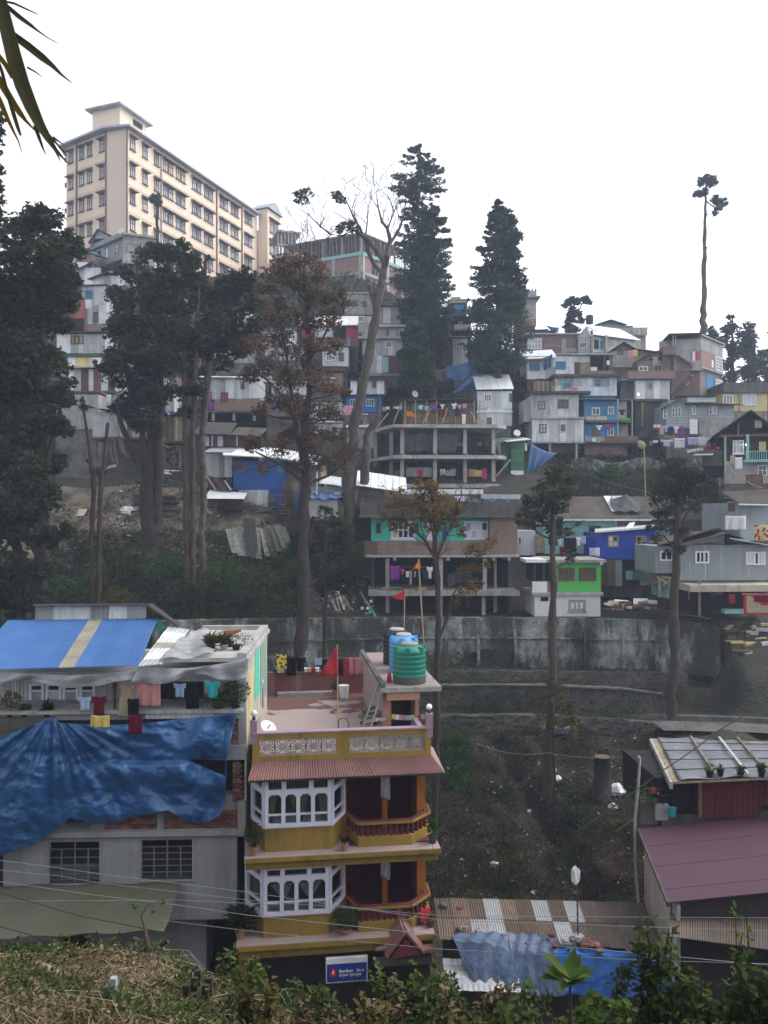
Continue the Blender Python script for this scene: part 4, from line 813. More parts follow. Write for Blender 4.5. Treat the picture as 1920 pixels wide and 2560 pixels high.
for i,x in enumerate((165,195,222,250)): h.part('fence_post',ZR(x,400 + 6*(i % 2),x+5,475),'bamboo',.6,.5)
h = shack('two storey grey tin house on concrete stilts beside the sky blue house',ZR,(125,482,432,632),('flat','dark_roof',5,.7),(6,1,GM),[((170,525,214,578),'rust_sheet',2,2,'glass_pale'),((297,515,366,572),'wood',2,1,G_)],Y=90,seed=8,name='tin_house',found=False)
R = ZR(130,640,465,790);h.part('lower_storey',R,'grey_flat',.02,-4.5);h.panels((R[0],R[1]+1,R[2],R[3]-1),6,['grey_sheet','grey_sheet','grey_flat','pale_sheet'],1,11);h.win(ZR(178,675,222,730),'rust_sheet',2,2,'glass_pale',out=.06);h.win(ZR(310,672,351,727),'pale_sheet',1,1,G_,out=.06)
h.part('floor_slab',ZR(128,630,465,641),'concrete',.35,-4.5);h.part('floor_slab',ZR(130,790,468,799),'concrete',.2,-4.5);h.part('side_annexe',ZR(82,515,126,655),'grey_sheet',-.6,-4)
for x in (245,418): h.part('stilt',ZR(x-7,797,x+7,905),'concrete',.1,-.25)
h.part('underwall',ZR(270,800,470,880),'brick',-1.5,-4)
h = shack('sky blue two storey house with balconies and coloured washing',ZR,(468,520,680,655),None,None,[((516,567,570,618),W,2,1),((620,562,661,612),W,2,1)],Y=91,base='sky_blue',name='blue_house',found=False,D=5)
h.mono(ZR(432,519,757,521),4,'sky_blue',.5,.8);h.part('side_wall',ZR(680,522,757,640),'cream_shack',-.8,-4);h.part('balcony_floor',ZR(465,655,762,670),'concrete_dark',.9,-4);h.part('balcony_wall',ZR(470,630,600,657),'cream_shack',.9,.82);h.part('balcony_wall',ZR(602,620,668,657),'sky_blue',.9,.82);h.part('lower_storey',ZR(468,672,682,760),'sky_blue',0,-4);h.part('lower_wall',ZR(682,672,762,760),'concrete',-.6,-4)
h.win(ZR(618,700,660,750),W,2,1);h.part('door',ZR(515,700,566,752),'wood_pale',.05,0);h.part('balcony_floor',ZR(455,790,797,803),'concrete_dark',1,-4);h.part('balcony_wall',ZR(585,757,735,792),'wood',1,.92);h.part('balcony_wall',ZR(737,757,795,792),'wood_pale',1,.92);h.part('balcony_wall',ZR(458,762,584,792),'concrete_light',1,.92)
for x in (760,668): h.part('post',ZR(x,520,x+8,790),'concrete_light',.9,.75)
h.part('foundation',ZR(470,803,760,905),'brick',0,-4)
for i in range(6): h.part('flower_pot',ZR(690+i*11,640,698+i*11,656),'green_paint',.8,.65)
h = shack('grey overhanging hut with dark peaked roof and two towels',ZR,(650,200,815,306),('gable',(718,150),(640,200),(800,196),'dark_roof','concrete_dark'),Y=100,base='concrete',name='hut',D=5)
h.win(ZR(684,198,720,226),'concrete_dark',1,1);h.part('cream_wing',ZR(812,188,935,262),'cream_shack',-.8,-4);h.mono(ZR(805,186,968,212),4,'pale_sheet',.5,.2)
h = shack('small brick house with a low dark gable and shuttered windows',ZR,(815,262,985,372),('gable',(935,206),(812,268),(990,232),'brown_roof','brick'),None,[((820,300,880,332),W,2,1,'wood'),((918,288,972,336),'concrete_light',2,1,'wood')],Y=98,base='brick',name='brick_house',D=5)
h.part('gable_patch',ZR(912,240,945,302),'grey_flat',.07,0);h.part('chimney_stack',ZR(975,225,1022,372),'brick',.2,-1.5)
h = shack('metal clad box room with one dark window under a brick terrace',ZR,(800,390,1022,520),None,(4,1,['pale_sheet','white_sheet','pale_sheet']),[((880,406,911,452),'concrete',1,1)],Y=94,base='pale_sheet',name='box_room',found='concrete_dark')
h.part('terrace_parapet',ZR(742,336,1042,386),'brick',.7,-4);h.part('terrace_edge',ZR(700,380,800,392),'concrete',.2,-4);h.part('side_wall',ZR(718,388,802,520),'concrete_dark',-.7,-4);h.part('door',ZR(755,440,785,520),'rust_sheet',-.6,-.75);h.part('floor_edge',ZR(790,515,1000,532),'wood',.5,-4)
for x in (835,850,975): h.part('prop',ZR(x,530,x+9,690),'wood_pale',.3,.1)
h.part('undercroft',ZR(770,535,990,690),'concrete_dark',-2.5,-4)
# tall brick house on the corner with its outside stair
Yc = 97;h = House('corner_house','tall brick corner house with white grid windows and outside stair',ZR(1215,0)[0],Yc,-8,'house');h.t.location.z = 4
fr = Face(ZR(1215,0)[0],Yc,48);hr = House.__new__(House);hr.f = fr;hr.t = h.t
h.part('wall',ZR(1030,330,1216,545),'brick',0,-6);h.part('upper_wall',ZR(1050,125,1218,332),'concrete',-.02,-6);h.part('foundation',ZR(1030,545,1216,660),'concrete_dark',-.1,-6)
mb = MB();fr.box(mb,ZR(1217,330,1362,545),0,-5);mb.build('side_wall','brick',h.t);mb = MB();fr.box(mb,ZR(1219,130,1364,332),.05,-5);mb.build('side_upper_wall','concrete',h.t);mb = MB();fr.box(mb,ZR(1219,215,1362,332),.1,-.2);mb.build('brick_panel','brick_far',h.t)
for r in ((1314,240,1356,334),(1314,388,1357,476)): hr.win(ZR(*r),W,3,4,'glass_pale',fw=.12,out=.12,proud=.15)
hr.opening(ZR(1256,350,1310,456),'sky_blue',.04,'balcony_recess');hr.opening(ZR(1288,262,1300,308),'white_paint',.12,'small_window');mb = MB();fr.box(mb,ZR(1215,330,1365,338),.35,-.1);mb.build('floor_band','concrete',h.t);mb = MB();fr.box(mb,ZR(1215,124,1368,134),.3,-.1);mb.build('parapet_cap','concrete',h.t)
h.part('canopy',ZR(1008,93,1215,101),'dark_roof',.8,-4);h.part('canopy_post',ZR(1036,101,1042,175),'concrete',.5,.4);h.part('canopy_post',ZR(1052,101,1058,175),'concrete',.5,.4);h.part('terrace_wall',ZR(975,170,1055,228),'brick',.3,-4);h.part('lower_wall',ZR(985,225,1150,345),'brick',-.5,-5);h.part('balcony',ZR(1148,272,1222,335),'concrete_light',.9,-.2);h.part('doorway',ZR(1165,205,1212,272),'pink_wall',.06,0);h.part('curtain',ZR(1168,205,1186,272),'white_paint',.1,.05)
h.win(ZR(1122,388,1144,420),W,2,1)
for (xa,ya,xb,yb,nm) in ((1022,510,1160,350,'stair'),(1048,228,1170,300,'stair')):
 for i in range(12):
  f0 = i/12;x,y = xa+(xb-xa)*f0,ya+(yb-ya)*f0;h.part('step',ZR(x,y,x+15,y+6),'concrete',1.0,.1)
 mb = MB();mb.bar(h.f.hit(*ZR(xa,ya+10),1.05),h.f.hit(*ZR(xb,yb+10),1.05),.12,.25);mb.build('stringer','rust_sheet',h.t)
 mb = MB();mb.bar(h.f.hit(*ZR(xa,ya-30),1.05),h.f.hit(*ZR(xb,yb-30),1.05),.06,.06);mb.build('handrail','steel',h.t)
h.part('back_panel',ZR(1045,350,1110,460),'pale_sheet',-.3,-1)
h = shack('pale yellow house with dark parapet and white windows by the ridge trees',ZR,(1365,470,1655,592),None,None,[((1366,486,1432,548),W,3,1,'glass_pale'),((1493,480,1582,555),W,3,1,'glass_pale')],Y=95,base='yellow_wall',name='yellow_house',D=6)
h.part('parapet',ZR(1362,408,1657,474),'concrete_dark',.4,-6);h.part('downpipe',ZR(1470,474,1476,592),'concrete',.15,.02);h.part('lower_wall',ZR(1440,592,1655,660),'wood_pale',-.1,-5)
h = shack('grey blue plank house with three white windows above the washing lines',ZR,(1000,545,1440,700),None,None,[((1034,568,1056,632),W,1,2),((1072,566,1094,628),W,1,2),((1163,555,1191,614),W,2,1),((1274,552,1297,612),W,1,2),((1300,553,1326,612),W,2,1),((978,578,1000,640),W,1,2)],Y=90,base='grey_blue',name='plank_house',D=6)
h.mono(ZR(1118,548,1478,556),4,'dark_roof',.5,.9);mb = MB();mb.sheet(h.f.hit(*ZR(965,580),.7),h.f.hit(*ZR(1128,495),.7),h.f.hit(*ZR(1128,495),-4),h.f.hit(*ZR(965,580),-4),.1);mb.build('roof_slope','dark_roof',h.t)
h.part('loft_panel',ZR(1128,500,1310,534),'pale_sheet',.3,.1);h.mono(ZR(1100,497,1314,500),3,'dark_roof',.3,.8);h.part('gable_wall',ZR(1020,520,1130,550),'grey_blue',-.02,-3);h.part('basement',ZR(1200,640,1430,770),'concrete',.5,-4);h.part('basement',ZR(960,690,1200,770),'concrete_dark',-.6,-4)
h.part('tin_sheet',ZR(1130,650,1180,752),'white_sheet',1.0,.95);h.part('beam',ZR(1035,745,1210,752),'wood',1.1,.9)
# carved wooden house at the right edge
h = House('wooden_house','dark brown wooden house with blue balcony railing and broad gable',ZR(1340,0)[0],73,-17);h.t.location.z = 0
h.part('wall',ZR(1370,690,1760,912),'wood_dark',0,-7);h.gable(ZR(1535,598),ZR(1300,760),ZR(1800,790),7,'brown_roof','wood_dark',over=1.2)
h.win(ZR(1430,780,1502,866),W,3,1,'glass_pale',transom=.68,sill=1,split=True);h.win(ZR(1572,648,1622,700),'cream_shack',2,1,'glass_pale');h.part('door',ZR(1600,788,1645,850),'yellow_wall',.06,0);h.part('tie_beam',ZR(1340,745,1700,760),'wood',.9,.7);h.part('post',ZR(1370,755,1382,1000),'pale_green',.9,.7);h.part('post',ZR(1508,748,1526,905),'pale_teal',1.15,.95)
h.part('king_post',ZR(1460,680,1468,745),'wood_pale',.3,.2);h.rail(ZR(1510,848,1700,915),13,'pale_teal',1.1);h.part('balcony_floor',ZR(1495,908,1720,925),'pale_teal',1.25,0);h.part('lower_wall',ZR(1380,912,1760,1060),'concrete_light',.1,-6);h.part('side_annexe',ZR(1250,838,1372,944),'concrete_dark',-.5,-4);h.win(ZR(1592,940,1652,1010),W,2,2,'glass',out=.1);h.part('plinth',ZR(1380,1060,1760,1160),'stone_wall',.05,-6)
h.part('annexe_undercroft',ZR(1262,944,1372,1010),'void',-.9,-3.5);h.part('corrugated_fence',ZR(1500,1005,1610,1075),'rust_sheet',1.5,1.4);h.part('annexe_roof',ZR(1180,870,1300,880),'white_sheet',.8,-2)
# ================================================================ middle of the hill
ZM = zone(640,700,K)
h = shack('pink walled house under a bright white tin roof behind the brown tree',ZM,(300,300,665,372),None,None,(),[((500,308,582,385),)],Y=104,base='pink_wall',name='pink_house',D=5)
h.mono(ZM(268,302,668,302),4,'white_sheet',2.2,.6,sheets=6);h.part('lower_wall',ZM(300,372,662,430),'brick',-.05,-5);h.part('pillar',ZM(596,372,610,430),'concrete_light',.08,-.1);h.part('shutter',ZM(380,310,498,372),'grey_flat',.04,0)
h = shack('stacked grey concrete and tin house with yellow door and rust panels',ZM,(690,382,950,490),None,(6,1,['grey_sheet','pale_sheet','grey_flat']),[((735,400,757,446),W,1,1),((842,394,880,440),W,2,1)],Y=99,base='grey_flat',name='stacked_house',D=5,seed=12,found=False)
h.panels(ZM(702,490,935,602),6,['rust_sheet','rust_sheet','grey_flat'],1,13);h.part('base_storey',ZM(695,488,945,620),'concrete',-.05,-5);h.part('door',ZM(815,500,857,600),'pale_teal',.09,0);h.part('floor_slab',ZM(660,372,960,386),'concrete',.6,-5);h.part('upper_storey',ZM(700,298,965,374),'concrete',-.8,-5);h.win(ZM(918,305,965,368),'wood',3,1,'glass_pale',out=-.7);h.win(ZM(845,318,862,370),'wood',1,1,G_,out=-.7);h.flat_roof(ZM(722,284,1005,300),5,'concrete',-.2);h.part('top_room',ZM(660,214,790,372),'concrete',-1.6,-5);h.win(ZM(664,234,697,272),W,2,1,G_,out=-1.5);h.part('door',ZM(728,222,742,290),'yellow_wall',-1.5,-1.6);h.part('door',ZM(752,222,776,290),'yellow_wall',-1.5,-1.6);h.win(ZM(660,342,684,370),'wood',1,1,G_,out=-1.5);h.part('retaining_base',ZM(690,618,950,700),'stone_wall',-.3,-5)
h = shack('plain grey concrete block under the brick building',ZM,(575,90,755,225),('flat','concrete',3,.3),Y=109,base='concrete',name='concrete_block',D=6,wins=[((620,130,655,170),'wood',2,1),((690,140,720,175),'wood',1,1)])
h = shack('grey lean to between the concrete block and tallest conifer',ZM,(770,175,1010,282),('mono','dark_roof',.8),(5,1,GM),Y=106,base='grey_flat',name='lean_to',seed=19)
h = shack('tall narrow house of grey plaster and white tin between the skyline conifers',ZM,(1275,380,1372,552),None,(3,1,PM),[((1298,398,1358,434),W,3,1)],Y=101,base='pale_sheet',name='narrow_house',D=5,seed=15)
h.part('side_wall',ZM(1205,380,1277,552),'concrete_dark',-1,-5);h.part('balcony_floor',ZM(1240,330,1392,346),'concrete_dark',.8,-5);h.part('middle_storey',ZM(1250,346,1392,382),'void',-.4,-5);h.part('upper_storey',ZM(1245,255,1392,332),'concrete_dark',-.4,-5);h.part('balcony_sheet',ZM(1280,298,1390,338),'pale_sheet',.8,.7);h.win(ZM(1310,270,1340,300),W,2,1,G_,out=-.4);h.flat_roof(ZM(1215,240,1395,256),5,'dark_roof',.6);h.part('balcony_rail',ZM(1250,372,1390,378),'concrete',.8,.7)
h.part('post',ZM(1250,255,1258,380),'concrete',.7,.6)
h = shack('plain grey rendered wall house behind the conifer trunks',ZM,(1125,262,1212,490),('flat','concrete',3,.3),Y=104,base='concrete',name='rendered_house',D=5,ops=[((1180,380,1200,420),)])
h = shack('blue fronted hut with yellow fascia on the ridge',ZM,(1258,150,1366,222),Y=110,base='blue_paint',name='ridge_hut',D=5,wins=[((1275,160,1350,195),'sky_blue',4,1,'sky_blue')])
h.part('fascia',ZM(1254,138,1370,152),'yellow_wall',.4,-5);h.part('roof_slab',ZM(1250,128,1372,140),'concrete_light',.5,-5);h.part('loft',ZM(1270,95,1330,130),'pale_teal',-1,-4)
h = shack('white tin shack with rusty edge above the blue hut',ZM,(612,652,832,742),None,(4,1,['white_sheet','pale_sheet']),[((752,654,778,698),'rust_sheet',2,1),((655,650,686,696),'rust_sheet',1,1)],Y=95,base='pale_sheet',name='shack',D=4,seed=20)
h.mono(ZM(600,650,856,648),4,'dark_roof',.7,.6);h.part('end_panel',ZM(826,648,848,742),'rust_sheet',-.02,-3)
h = shack('dark blue hut with pale shutters behind the half dead tree',ZM,(582,752,812,855),None,None,[((608,770,642,818),'pale_teal',2,1),((712,770,768,820),'pale_teal',3,1)],Y=92,base='blue_paint',name='blue_hut',D=4)
h.mono(ZM(572,752,830,748),4,'dark_roof',.5,.6)
h = shack('open sided drying shed with posts and washing above the concrete frame',ZM,(960,800,1412,935),None,None,(),[((1010,800,1090,850),'dark_green','board'),((1250,865,1290,920),'pale_sheet','board'),((1150,810,1240,860),'wood','board')],Y=91,base='concrete_dark',name='drying_shed',D=3)
h.mono(ZM(935,790,1428,782),3.6,'dark_roof',.4,1.4);
for x in (962,1028,1100,1165,1285,1405,1440): h.part('post',ZM(x,788,x+6,940),'bamboo',1.1,1.0)
for (xa,ya,xb,yb) in ((890,930,945,790),(1080,930,1135,830),(1205,935,1240,830),(1390,850,1440,940),(780,960,860,860)):
 mb = MB();mb.bar(h.f.hit(*ZM(xa,ya),1.5),h.f.hit(*ZM(xb,yb),1.5),.1);mb.build('brace','bamboo',h.t)
h.part('low_wall',ZM(950,865,1420,935),'wood',.6,.5)
h = shack('white roofed two storey hut split by the broad conifer trunk',ZM,(1432,720,1660,945),None,(4,2,['pale_sheet','grey_flat','pale_sheet']),[((1478,738,1526,790),W,3,1),((1498,892,1526,945),'wood',1,1),((1640,735,1660,790),'dark_green',2,1)],Y=92.5,base='pale_sheet',name='white_roof_hut',D=5,seed=22)
h.mono(ZM(1424,716,1668,712),3.2,'white_sheet',2.2,.5,sheets=5);h.part('floor_band',ZM(1425,850,1662,860),'white_sheet',.2,0)
for k,(r,lab,bm,rm) in enumerate([((60,430,300,520),'faded tin shack highest behind the brown tree','grey_flat','pale_sheet'),((430,435,600,560),'narrow whitewashed shack behind the brown tree','pale_sheet','zinc_roof'),((100,670,330,745),'grey tin shack half hidden in brown leaves','grey_sheet','pale_sheet'),((350,600,560,720),'brick shack half hidden in brown leaves','brick','dark_roof'),((0,560,90,660),'cream shack between the evergreens and brown tree','cream_shack','dark_roof'),((60,780,300,880),'tin and brick shack low behind the brown tree','brick','pale_sheet'),((330,790,560,900),'pale plaster shack beside the pink washing','concrete_light','dark_roof'),((380,930,560,1010),'yellowish hut below the pink washing','cream_shack','zinc_roof'),((0,330,260,430),'grey shack under the far cream wing','concrete','pale_sheet'),((590,960,760,1090),'concrete hut beside the bare concrete frame','concrete','pale_sheet'),((560,880,720,970),'brown hut under the dark blue hut','brick','zinc_roof')]):
 x0,y0,x1,y1 = r;rg = random.Random(k);hh = y1-y0
 h = shack(lab,ZM,r,('mono',rm,.9,rg.uniform(-1.5,1.5),4),(max(2,int((x1-x0)/55)),1,[bm,bm,'grey_sheet' if bm != 'brick' else 'brick','pale_sheet' if bm != 'brick' else 'brick_far']),[((x0+(x1-x0)*a,y0+hh*.28,x0+(x1-x0)*a+34,y0+hh*.72),rg.choice([W,'wood','sky_blue']),2,1) for a in ((.15,.62) if x1-x0 > 150 else (.35,))],seed=30+k,base=bm,dY=1)
# green two storey house right of the concrete frame
ZF = zone(900,1040,420/1659)
h = shack('green plastered house with white base beside the bare concrete frame',ZF,(1490,262,1620,545),None,None,[((1545,430,1607,460),'dark_green',1,1)],Y=85.5,base='dark_green',name='green_house',D=5,found='concrete',ops=[((1505,270,1560,320),'concrete_dark','shutter')])
h.part('white_base',ZF(1488,540,1615,630),'white_paint',.06,-5);h.mono(ZF(1440,262,1680,240),4,'white_sheet',.6,.6);h.part('side_wall',ZF(1425,262,1492,620),'dark_green',-1.2,-5);h.part('roof_band',ZF(1330,205,1660,252),'pale_green',-1.5,-5);h.part('side_window',ZF(1632,265,1655,340),'white_paint',-.3,-.6)
for i in range(9): h.part('step',ZF(1325+i*5,275+i*14,1372+i*3,283+i*14),'concrete_light',1.2-.1*i,.2-.1*i)
mb = MB();mb.bar(h.f.hit(*ZF(1350,590),1.2),h.f.hit(*ZF(1485,430),1.2),.14);mb.build('bamboo_pole','bamboo',h.t)
# bare concrete frame of three slabs
Yf = 84;h = House('unfinished_building','unfinished three slab concrete frame hung with grey tarpaulins',ZF(400,0)[0],Yf,2.5,'building');h.t.location.z = 2;f = h.f
def slab_poly(pxs,zpy,th,name='slab'):
 pts = []
 for (px,out) in pxs: u,_ = f.uz(*ZF(px,zpy),0);pts.append((u,out))
 z = f.uz(*ZF(420,zpy))[1];mb = MB();mb.prism([f.pt(u,z-th,o) for u,o in pts],(0,0,th));return mb.build(name,'concrete_light',h.t)
pl = [(150,-5.5),(230,-1.2),(330,1.1),(420,1.2),(1340,1.2),(1440,.2),(1440,-7),(150,-7)]
slab_poly(pl,92,.34);slab_poly([(80,-5.5)] + pl[1:-1] + [(80,-7)],395,.34);slab_poly([(150,-5.5)] + pl[1:],682,.3)
for lv,(ya,yb) in enumerate(((120,372),(412,668))):
 for x in (398,722,1018,1298): h.part('column',ZF(x,ya,x+36,yb),'concrete_light',.2,-.25)
 for x in (300,148): h.part('column',ZF(x,ya+15,x+36,yb+8),'concrete',-1.8 if x == 300 else -4.4,-2.2 if x == 300 else -4.8)
 for x in (640,920,1190): h.part('column',ZF(x,ya+20,x+24,yb),'concrete_dark',-4.2,-4.6)
 for x in (415,735,1030,1310): h.part('beam',ZF(x,ya-30,x+22,ya),'concrete',1.0,-6)
 h.part('edge_beam',ZF(330,ya-26,1420,ya),'concrete',.15,-.2)
h.part('back_wall',ZF(150,100,1330,690),'concrete_dark',-6.2,-6.8);h.part('ground_slab',ZF(300,672,1430,700),'concrete',.9,-6);h.part('plinth',ZF(180,700,1430,800),'stone_wall',.2,-6.5)
for (x,y,w_,hh) in ((860,215,50,40),(1060,205,50,45),(1140,205,48,45)): h.part('rear_opening',ZF(x+190,y,x+190+w_,y+hh),'pale_sheet',-6.1,-6.25)
def drape(name,label,f,r,out,mat,sag=.25,folds=6,nu=24,nv=10,cat='tarpaulin',seed=0,edge=None,amp=.1,wav=0.0,group=None):
 rg = random.Random(seed);ph = [rg.random()*6 for _ in range(4)];tl_,tr_,br_,bl_ = [f.hit(*p,out) for p in r]
 def fn(u,v):
  top = tl_.lerp(tr_,u) - Vector((0,0,sag*math.sin(math.pi*u)*(1-v)));bot = bl_.lerp(br_,u) + Vector((0,0,wav*math.sin(u*9+ph[3])))
  p = top.lerp(bot,v);k = .25 + .75*v
  return p + f.n*(amp*k*(math.sin(u*folds*6.28+ph[0]+v*1.5) + .5*math.sin(u*folds*13.1+ph[1]-v*2) + .4*math.sin(v*5+u*4+ph[2])))
 mb = MB();mb.grid(fn,nu,nv,edge);return mb.build(name,mat,smooth=True,solid=.012,label=label,cat=cat,group=group)
M('tarp_grey',(.085,.085,.095),(.05,.05,.055),.6,1.5,rough=.7);M('tarp_blue',(.075,.16,.36),(.05,.11,.25),.6,.8,rough=.5,streak=.2,scol=(.12,.2,.3))
drape('tarpaulin','creased dark grey tarpaulin in the first bay of the concrete frame',f,(ZF(440,165),ZF(600,155),ZF(650,345),ZF(415,360)),-.4,'tarp_grey',seed=1,folds=3)
drape('tarpaulin','dark grey tarpaulin overlapping the first bay with a hanging fold',f,(ZF(600,150),ZF(722,150),ZF(720,350),ZF(640,350)),-.3,'tarp_grey',seed=2,folds=2)
drape('tarpaulin','dark grey tarpaulin across the second bay of the concrete frame',f,(ZF(755,150),ZF(1020,150),ZF(940,365),ZF(755,360)),-.4,'tarp_grey',seed=3,folds=3)
MB().lathe(f.hit(*ZF(398,662),-.9),[(.55,0),(.58,.3),(.56,.6),(.58,.9),(.55,1.2),(.3,1.35),(.12,1.38)],14).build('water_drum','dark_green',label='green ribbed water drum on the concrete frame',cat='water drum')
# blue tarpaulins thrown over the slope
fb = Face(ZM(1340,0)[0],96,5)
drape('tarpaulin','faded blue tarpaulin stretched over the slope beneath the narrow house',fb,(ZM(1235,560),ZM(1420,505),ZM(1440,650),ZM(1240,650)),.2,'tarp_blue',amp=.3,folds=1.5,seed=4,wav=.2)
drape('tarpaulin','faded blue tarpaulin running on behind the broad conifer trunk',fb,(ZM(1420,600),ZM(1560,610),ZM(1545,720),ZM(1260,735)),.9,'tarp_blue',amp=.3,folds=2,seed=5,wav=.2)
drape('tarpaulin','grey earth coloured sheet beside the faded blue tarpaulin',fb,(ZM(1128,570),ZM(1236,565),ZM(1250,655),ZM(1140,680)),.1,'tarp_grey',amp=.25,folds=1.5,seed=6)
fb = Face(ZR(200,0)[0],87,8)
drape('tarpaulin','blue tarpaulin hanging down beside the green plastered house',fb,(ZR(120,798),ZR(290,862),ZR(210,930),ZR(95,1005)),.5,'tarp_blue',amp=.2,folds=2,seed=7)
drape('tarpaulin','blue tarpaulin slung over the roof edge of the curtained tin house',Face(ZR(230,0)[0],98,0),(ZR(195,245),ZR(262,218),ZR(255,300),ZR(205,330)),.3,'tarp_blue',amp=.2,folds=2,seed=8,sag=.1)
drape('tarpaulin','blue tarpaulin crumpled over rubble on the brick flat roof',Face(ZR(250,0)[0],106,0),(ZR(205,28),ZR(305,48),ZR(300,85),ZR(262,70)),.3,'tarp_blue',amp=.2,folds=2,seed=9,sag=.1)
# ================================================================ left side of the hill
ZL = zone(0,560,K)
h = House('corner_hut','grey rendered two faced house with pink windows under the cream block',ZL(795,0)[0],111,24);h.t.location.z = h.f.hit(*ZL(795,250)).z
h.part('wall',ZL(795,84,1005,262),'concrete',0,-5);fl = Face(ZL(795,0)[0],111,-42);hl = House.__new__(House);hl.f = fl;hl.t = h.t
mb = MB();fl.box(mb,ZL(592,90,796,262),0,-5);mb.build('side_wall','grey_blue_flat',h.t);mb = MB();fl.box(mb,ZL(585,150,800,164),.4,-.1);
h.part('roof_slab',ZL(785,72,1010,86),'concrete',.5,-5);mb = MB();mb.sheet(fl.hit(*ZL(590,168),.5),fl.hit(*ZL(800,76),.5),fl.hit(*ZL(800,76),-4),fl.hit(*ZL(590,168),-4),.15);mb.build('roof_slope','concrete',h.t)
h.win(ZL(822,130,910,186),'curtain_red',5,1,'glass_pale');hl.win(ZL(684,155,706,222),'curtain_red',1,2,'glass_pale');hl.win(ZL(747,130,767,188),'curtain_red',1,2,'glass_pale');hl.opening(ZL(632,176,655,208),'void',.03,'dark_window')
h.part('foundation',ZL(800,262,1000,330),'concrete_dark',-.3,-5)
h = shack('small gabled hut tucked behind the grey two faced house',ZL,(585,95,740,180),('gable',(640,40),(580,130),(735,88),'dark_roof','pale_sheet'),Y=116,base='brick',name='hut')
h = shack('white tin hut with a dark lopsided gable',ZL,(515,282,652,400),None,(4,1,['white_sheet','pale_sheet']),Y=106,base='white_sheet',name='hut',seed=41)
h.part('dark_bay',ZL(652,272,705,350),'void',-.3,-4)
for (a,b) in (((498,300),(605,243)),((605,243),(720,290))): mb = MB();mb.sheet(h.f.hit(*ZL(*a),.6),h.f.hit(*ZL(*b),.6),h.f.hit(*ZL(*b),-4),h.f.hit(*ZL(*a),-4),.12);mb.build('roof_slope','dark_roof',h.t)
h.part('lavender_panel',ZL(485,238,555,300),'purple_white',-.6,-3)
h = shack('teal roofed lean to at the top of the left shacks',ZL,(490,195,600,245),('mono','pale_teal',.9),Y=110,base='brick',name='lean_to')
h = shack('brick hut with curved tin roof and pale upper panels',ZL,(605,372,740,530),None,None,(),Y=103.5,base='brick',name='hut',yaw=-10)
h.panels(ZL(605,335,850,398),6,['pale_sheet','white_sheet','grey_flat'],1,42,out=.15);h.part('upper_wall',ZL(605,335,850,400),'grey_flat',.02,-4);h.mono(ZL(588,372,720,320),4,'dark_roof',.7,.9);h.mono(ZL(720,320,880,335),4,'pale_sheet',.7,.6);h.part('shadow_gap',ZL(600,520,680,585),'void',-.8,-3)
h = shack('grey shack with a bright blue shuttered window',ZL,(530,402,690,650),('flat','rust_sheet',2,.4),(4,2,['grey_flat','grey_sheet','pale_sheet']),[((553,428,603,487),'sky_blue',2,1),((605,570,636,640),'wood',1,1)],Y=101,base='grey_flat',name='shack',seed=43,yaw=-6)
h.part('brick_base',ZL(548,648,692,694),'brick',.05,-4)
h = shack('brick red plastered house half hidden by the huge evergreen',ZL,(300,478,545,692),None,None,(),[((432,612,545,690),)],Y=100.5,base='red_wall',name='red_house',D=6)
h.mono(ZL(345,590,480,585),.2,'dark_roof',.3,1.0)
h = shack('long grey tin shack with three brown shutters below the red house',ZL,(368,712,682,838),('mono','dark_roof',.8),(7,1,GM),[((457,724,484,778),'wood',1,1,'wood_pale'),((486,724,512,778),'wood',1,1,'wood_pale'),((514,724,541,778),'wood',1,1,'wood_pale')],Y=97,base='grey_sheet',name='tin_shack',seed=44)
h = shack('pale plaster hut with a mossy roof among the left shacks',ZL,(440,862,672,922),('mono','dark_green',.6),(4,1,['cream_shack','white_paint','yellow_wall']),[((590,870,625,915),'white_paint',2,1,'curtain_red')],Y=94,base='cream_shack',name='hut',seed=45)
h = shack('tin and board hut with a bright sheet roof above the slope',ZL,(390,942,745,1088),None,(8,1,['grey_sheet','wood','grey_flat','rust_sheet','pale_sheet']),Y=90.5,base='grey_flat',name='hut',seed=46)
h.mono(ZL(440,940,710,932),4,'white_sheet',.8,.7,sheets=4);h.part('floor_edge',ZL(395,1085,740,1096),'concrete_dark',.5,-4);mb = MB();mb.bar(h.f.hit(*ZL(660,1090),.8),h.f.hit(*ZL(770,1140),.8),.5,.08);mb.build('eave_sheet','wood_pale',h.t)
h = shack('grey rendered retaining hut behind the climbing creeper',ZL,(350,1105,640,1330),None,None,[((600,1140,640,1190),'cream_shack',1,1,'cream_shack')],Y=86.5,base='concrete',name='hut')
h = shack('long tin walled house on brick footings behind the tall evergreens',ZL,(1255,1000,1680,1135),('mono','pale_sheet',.9,2,6),(8,1,GM),[((1345,1085,1372,1150),'wood',1,1,'glass_pale'),((1432,1092,1478,1152),'wood',2,1,'curtain_red'),((1560,1030,1585,1070),'wood',2,1,'curtain_red')],Y=90,base='grey_sheet',name='tin_house',seed=47,found=False)
h.part('brick_base',ZL(1390,1130,1680,1212),'brick',.04,-4);h.part('slab',ZL(1340,1212,1680,1224),'concrete_dark',.4,-4)
for x in (1375,1510,1640): h.part('pier',ZL(x,1222,x+16,1275),'concrete',.2,-.2)
h.part('undercroft',ZL(1300,1224,1680,1290),'void',-2,-4)
h = shack('brick hut with a white window between the tall evergreen crowns',ZL,(1010,985,1140,1080),('mono','dark_roof',.7),None,[((1060,1000,1095,1040),W,2,1)],Y=92,base='brick',name='hut')
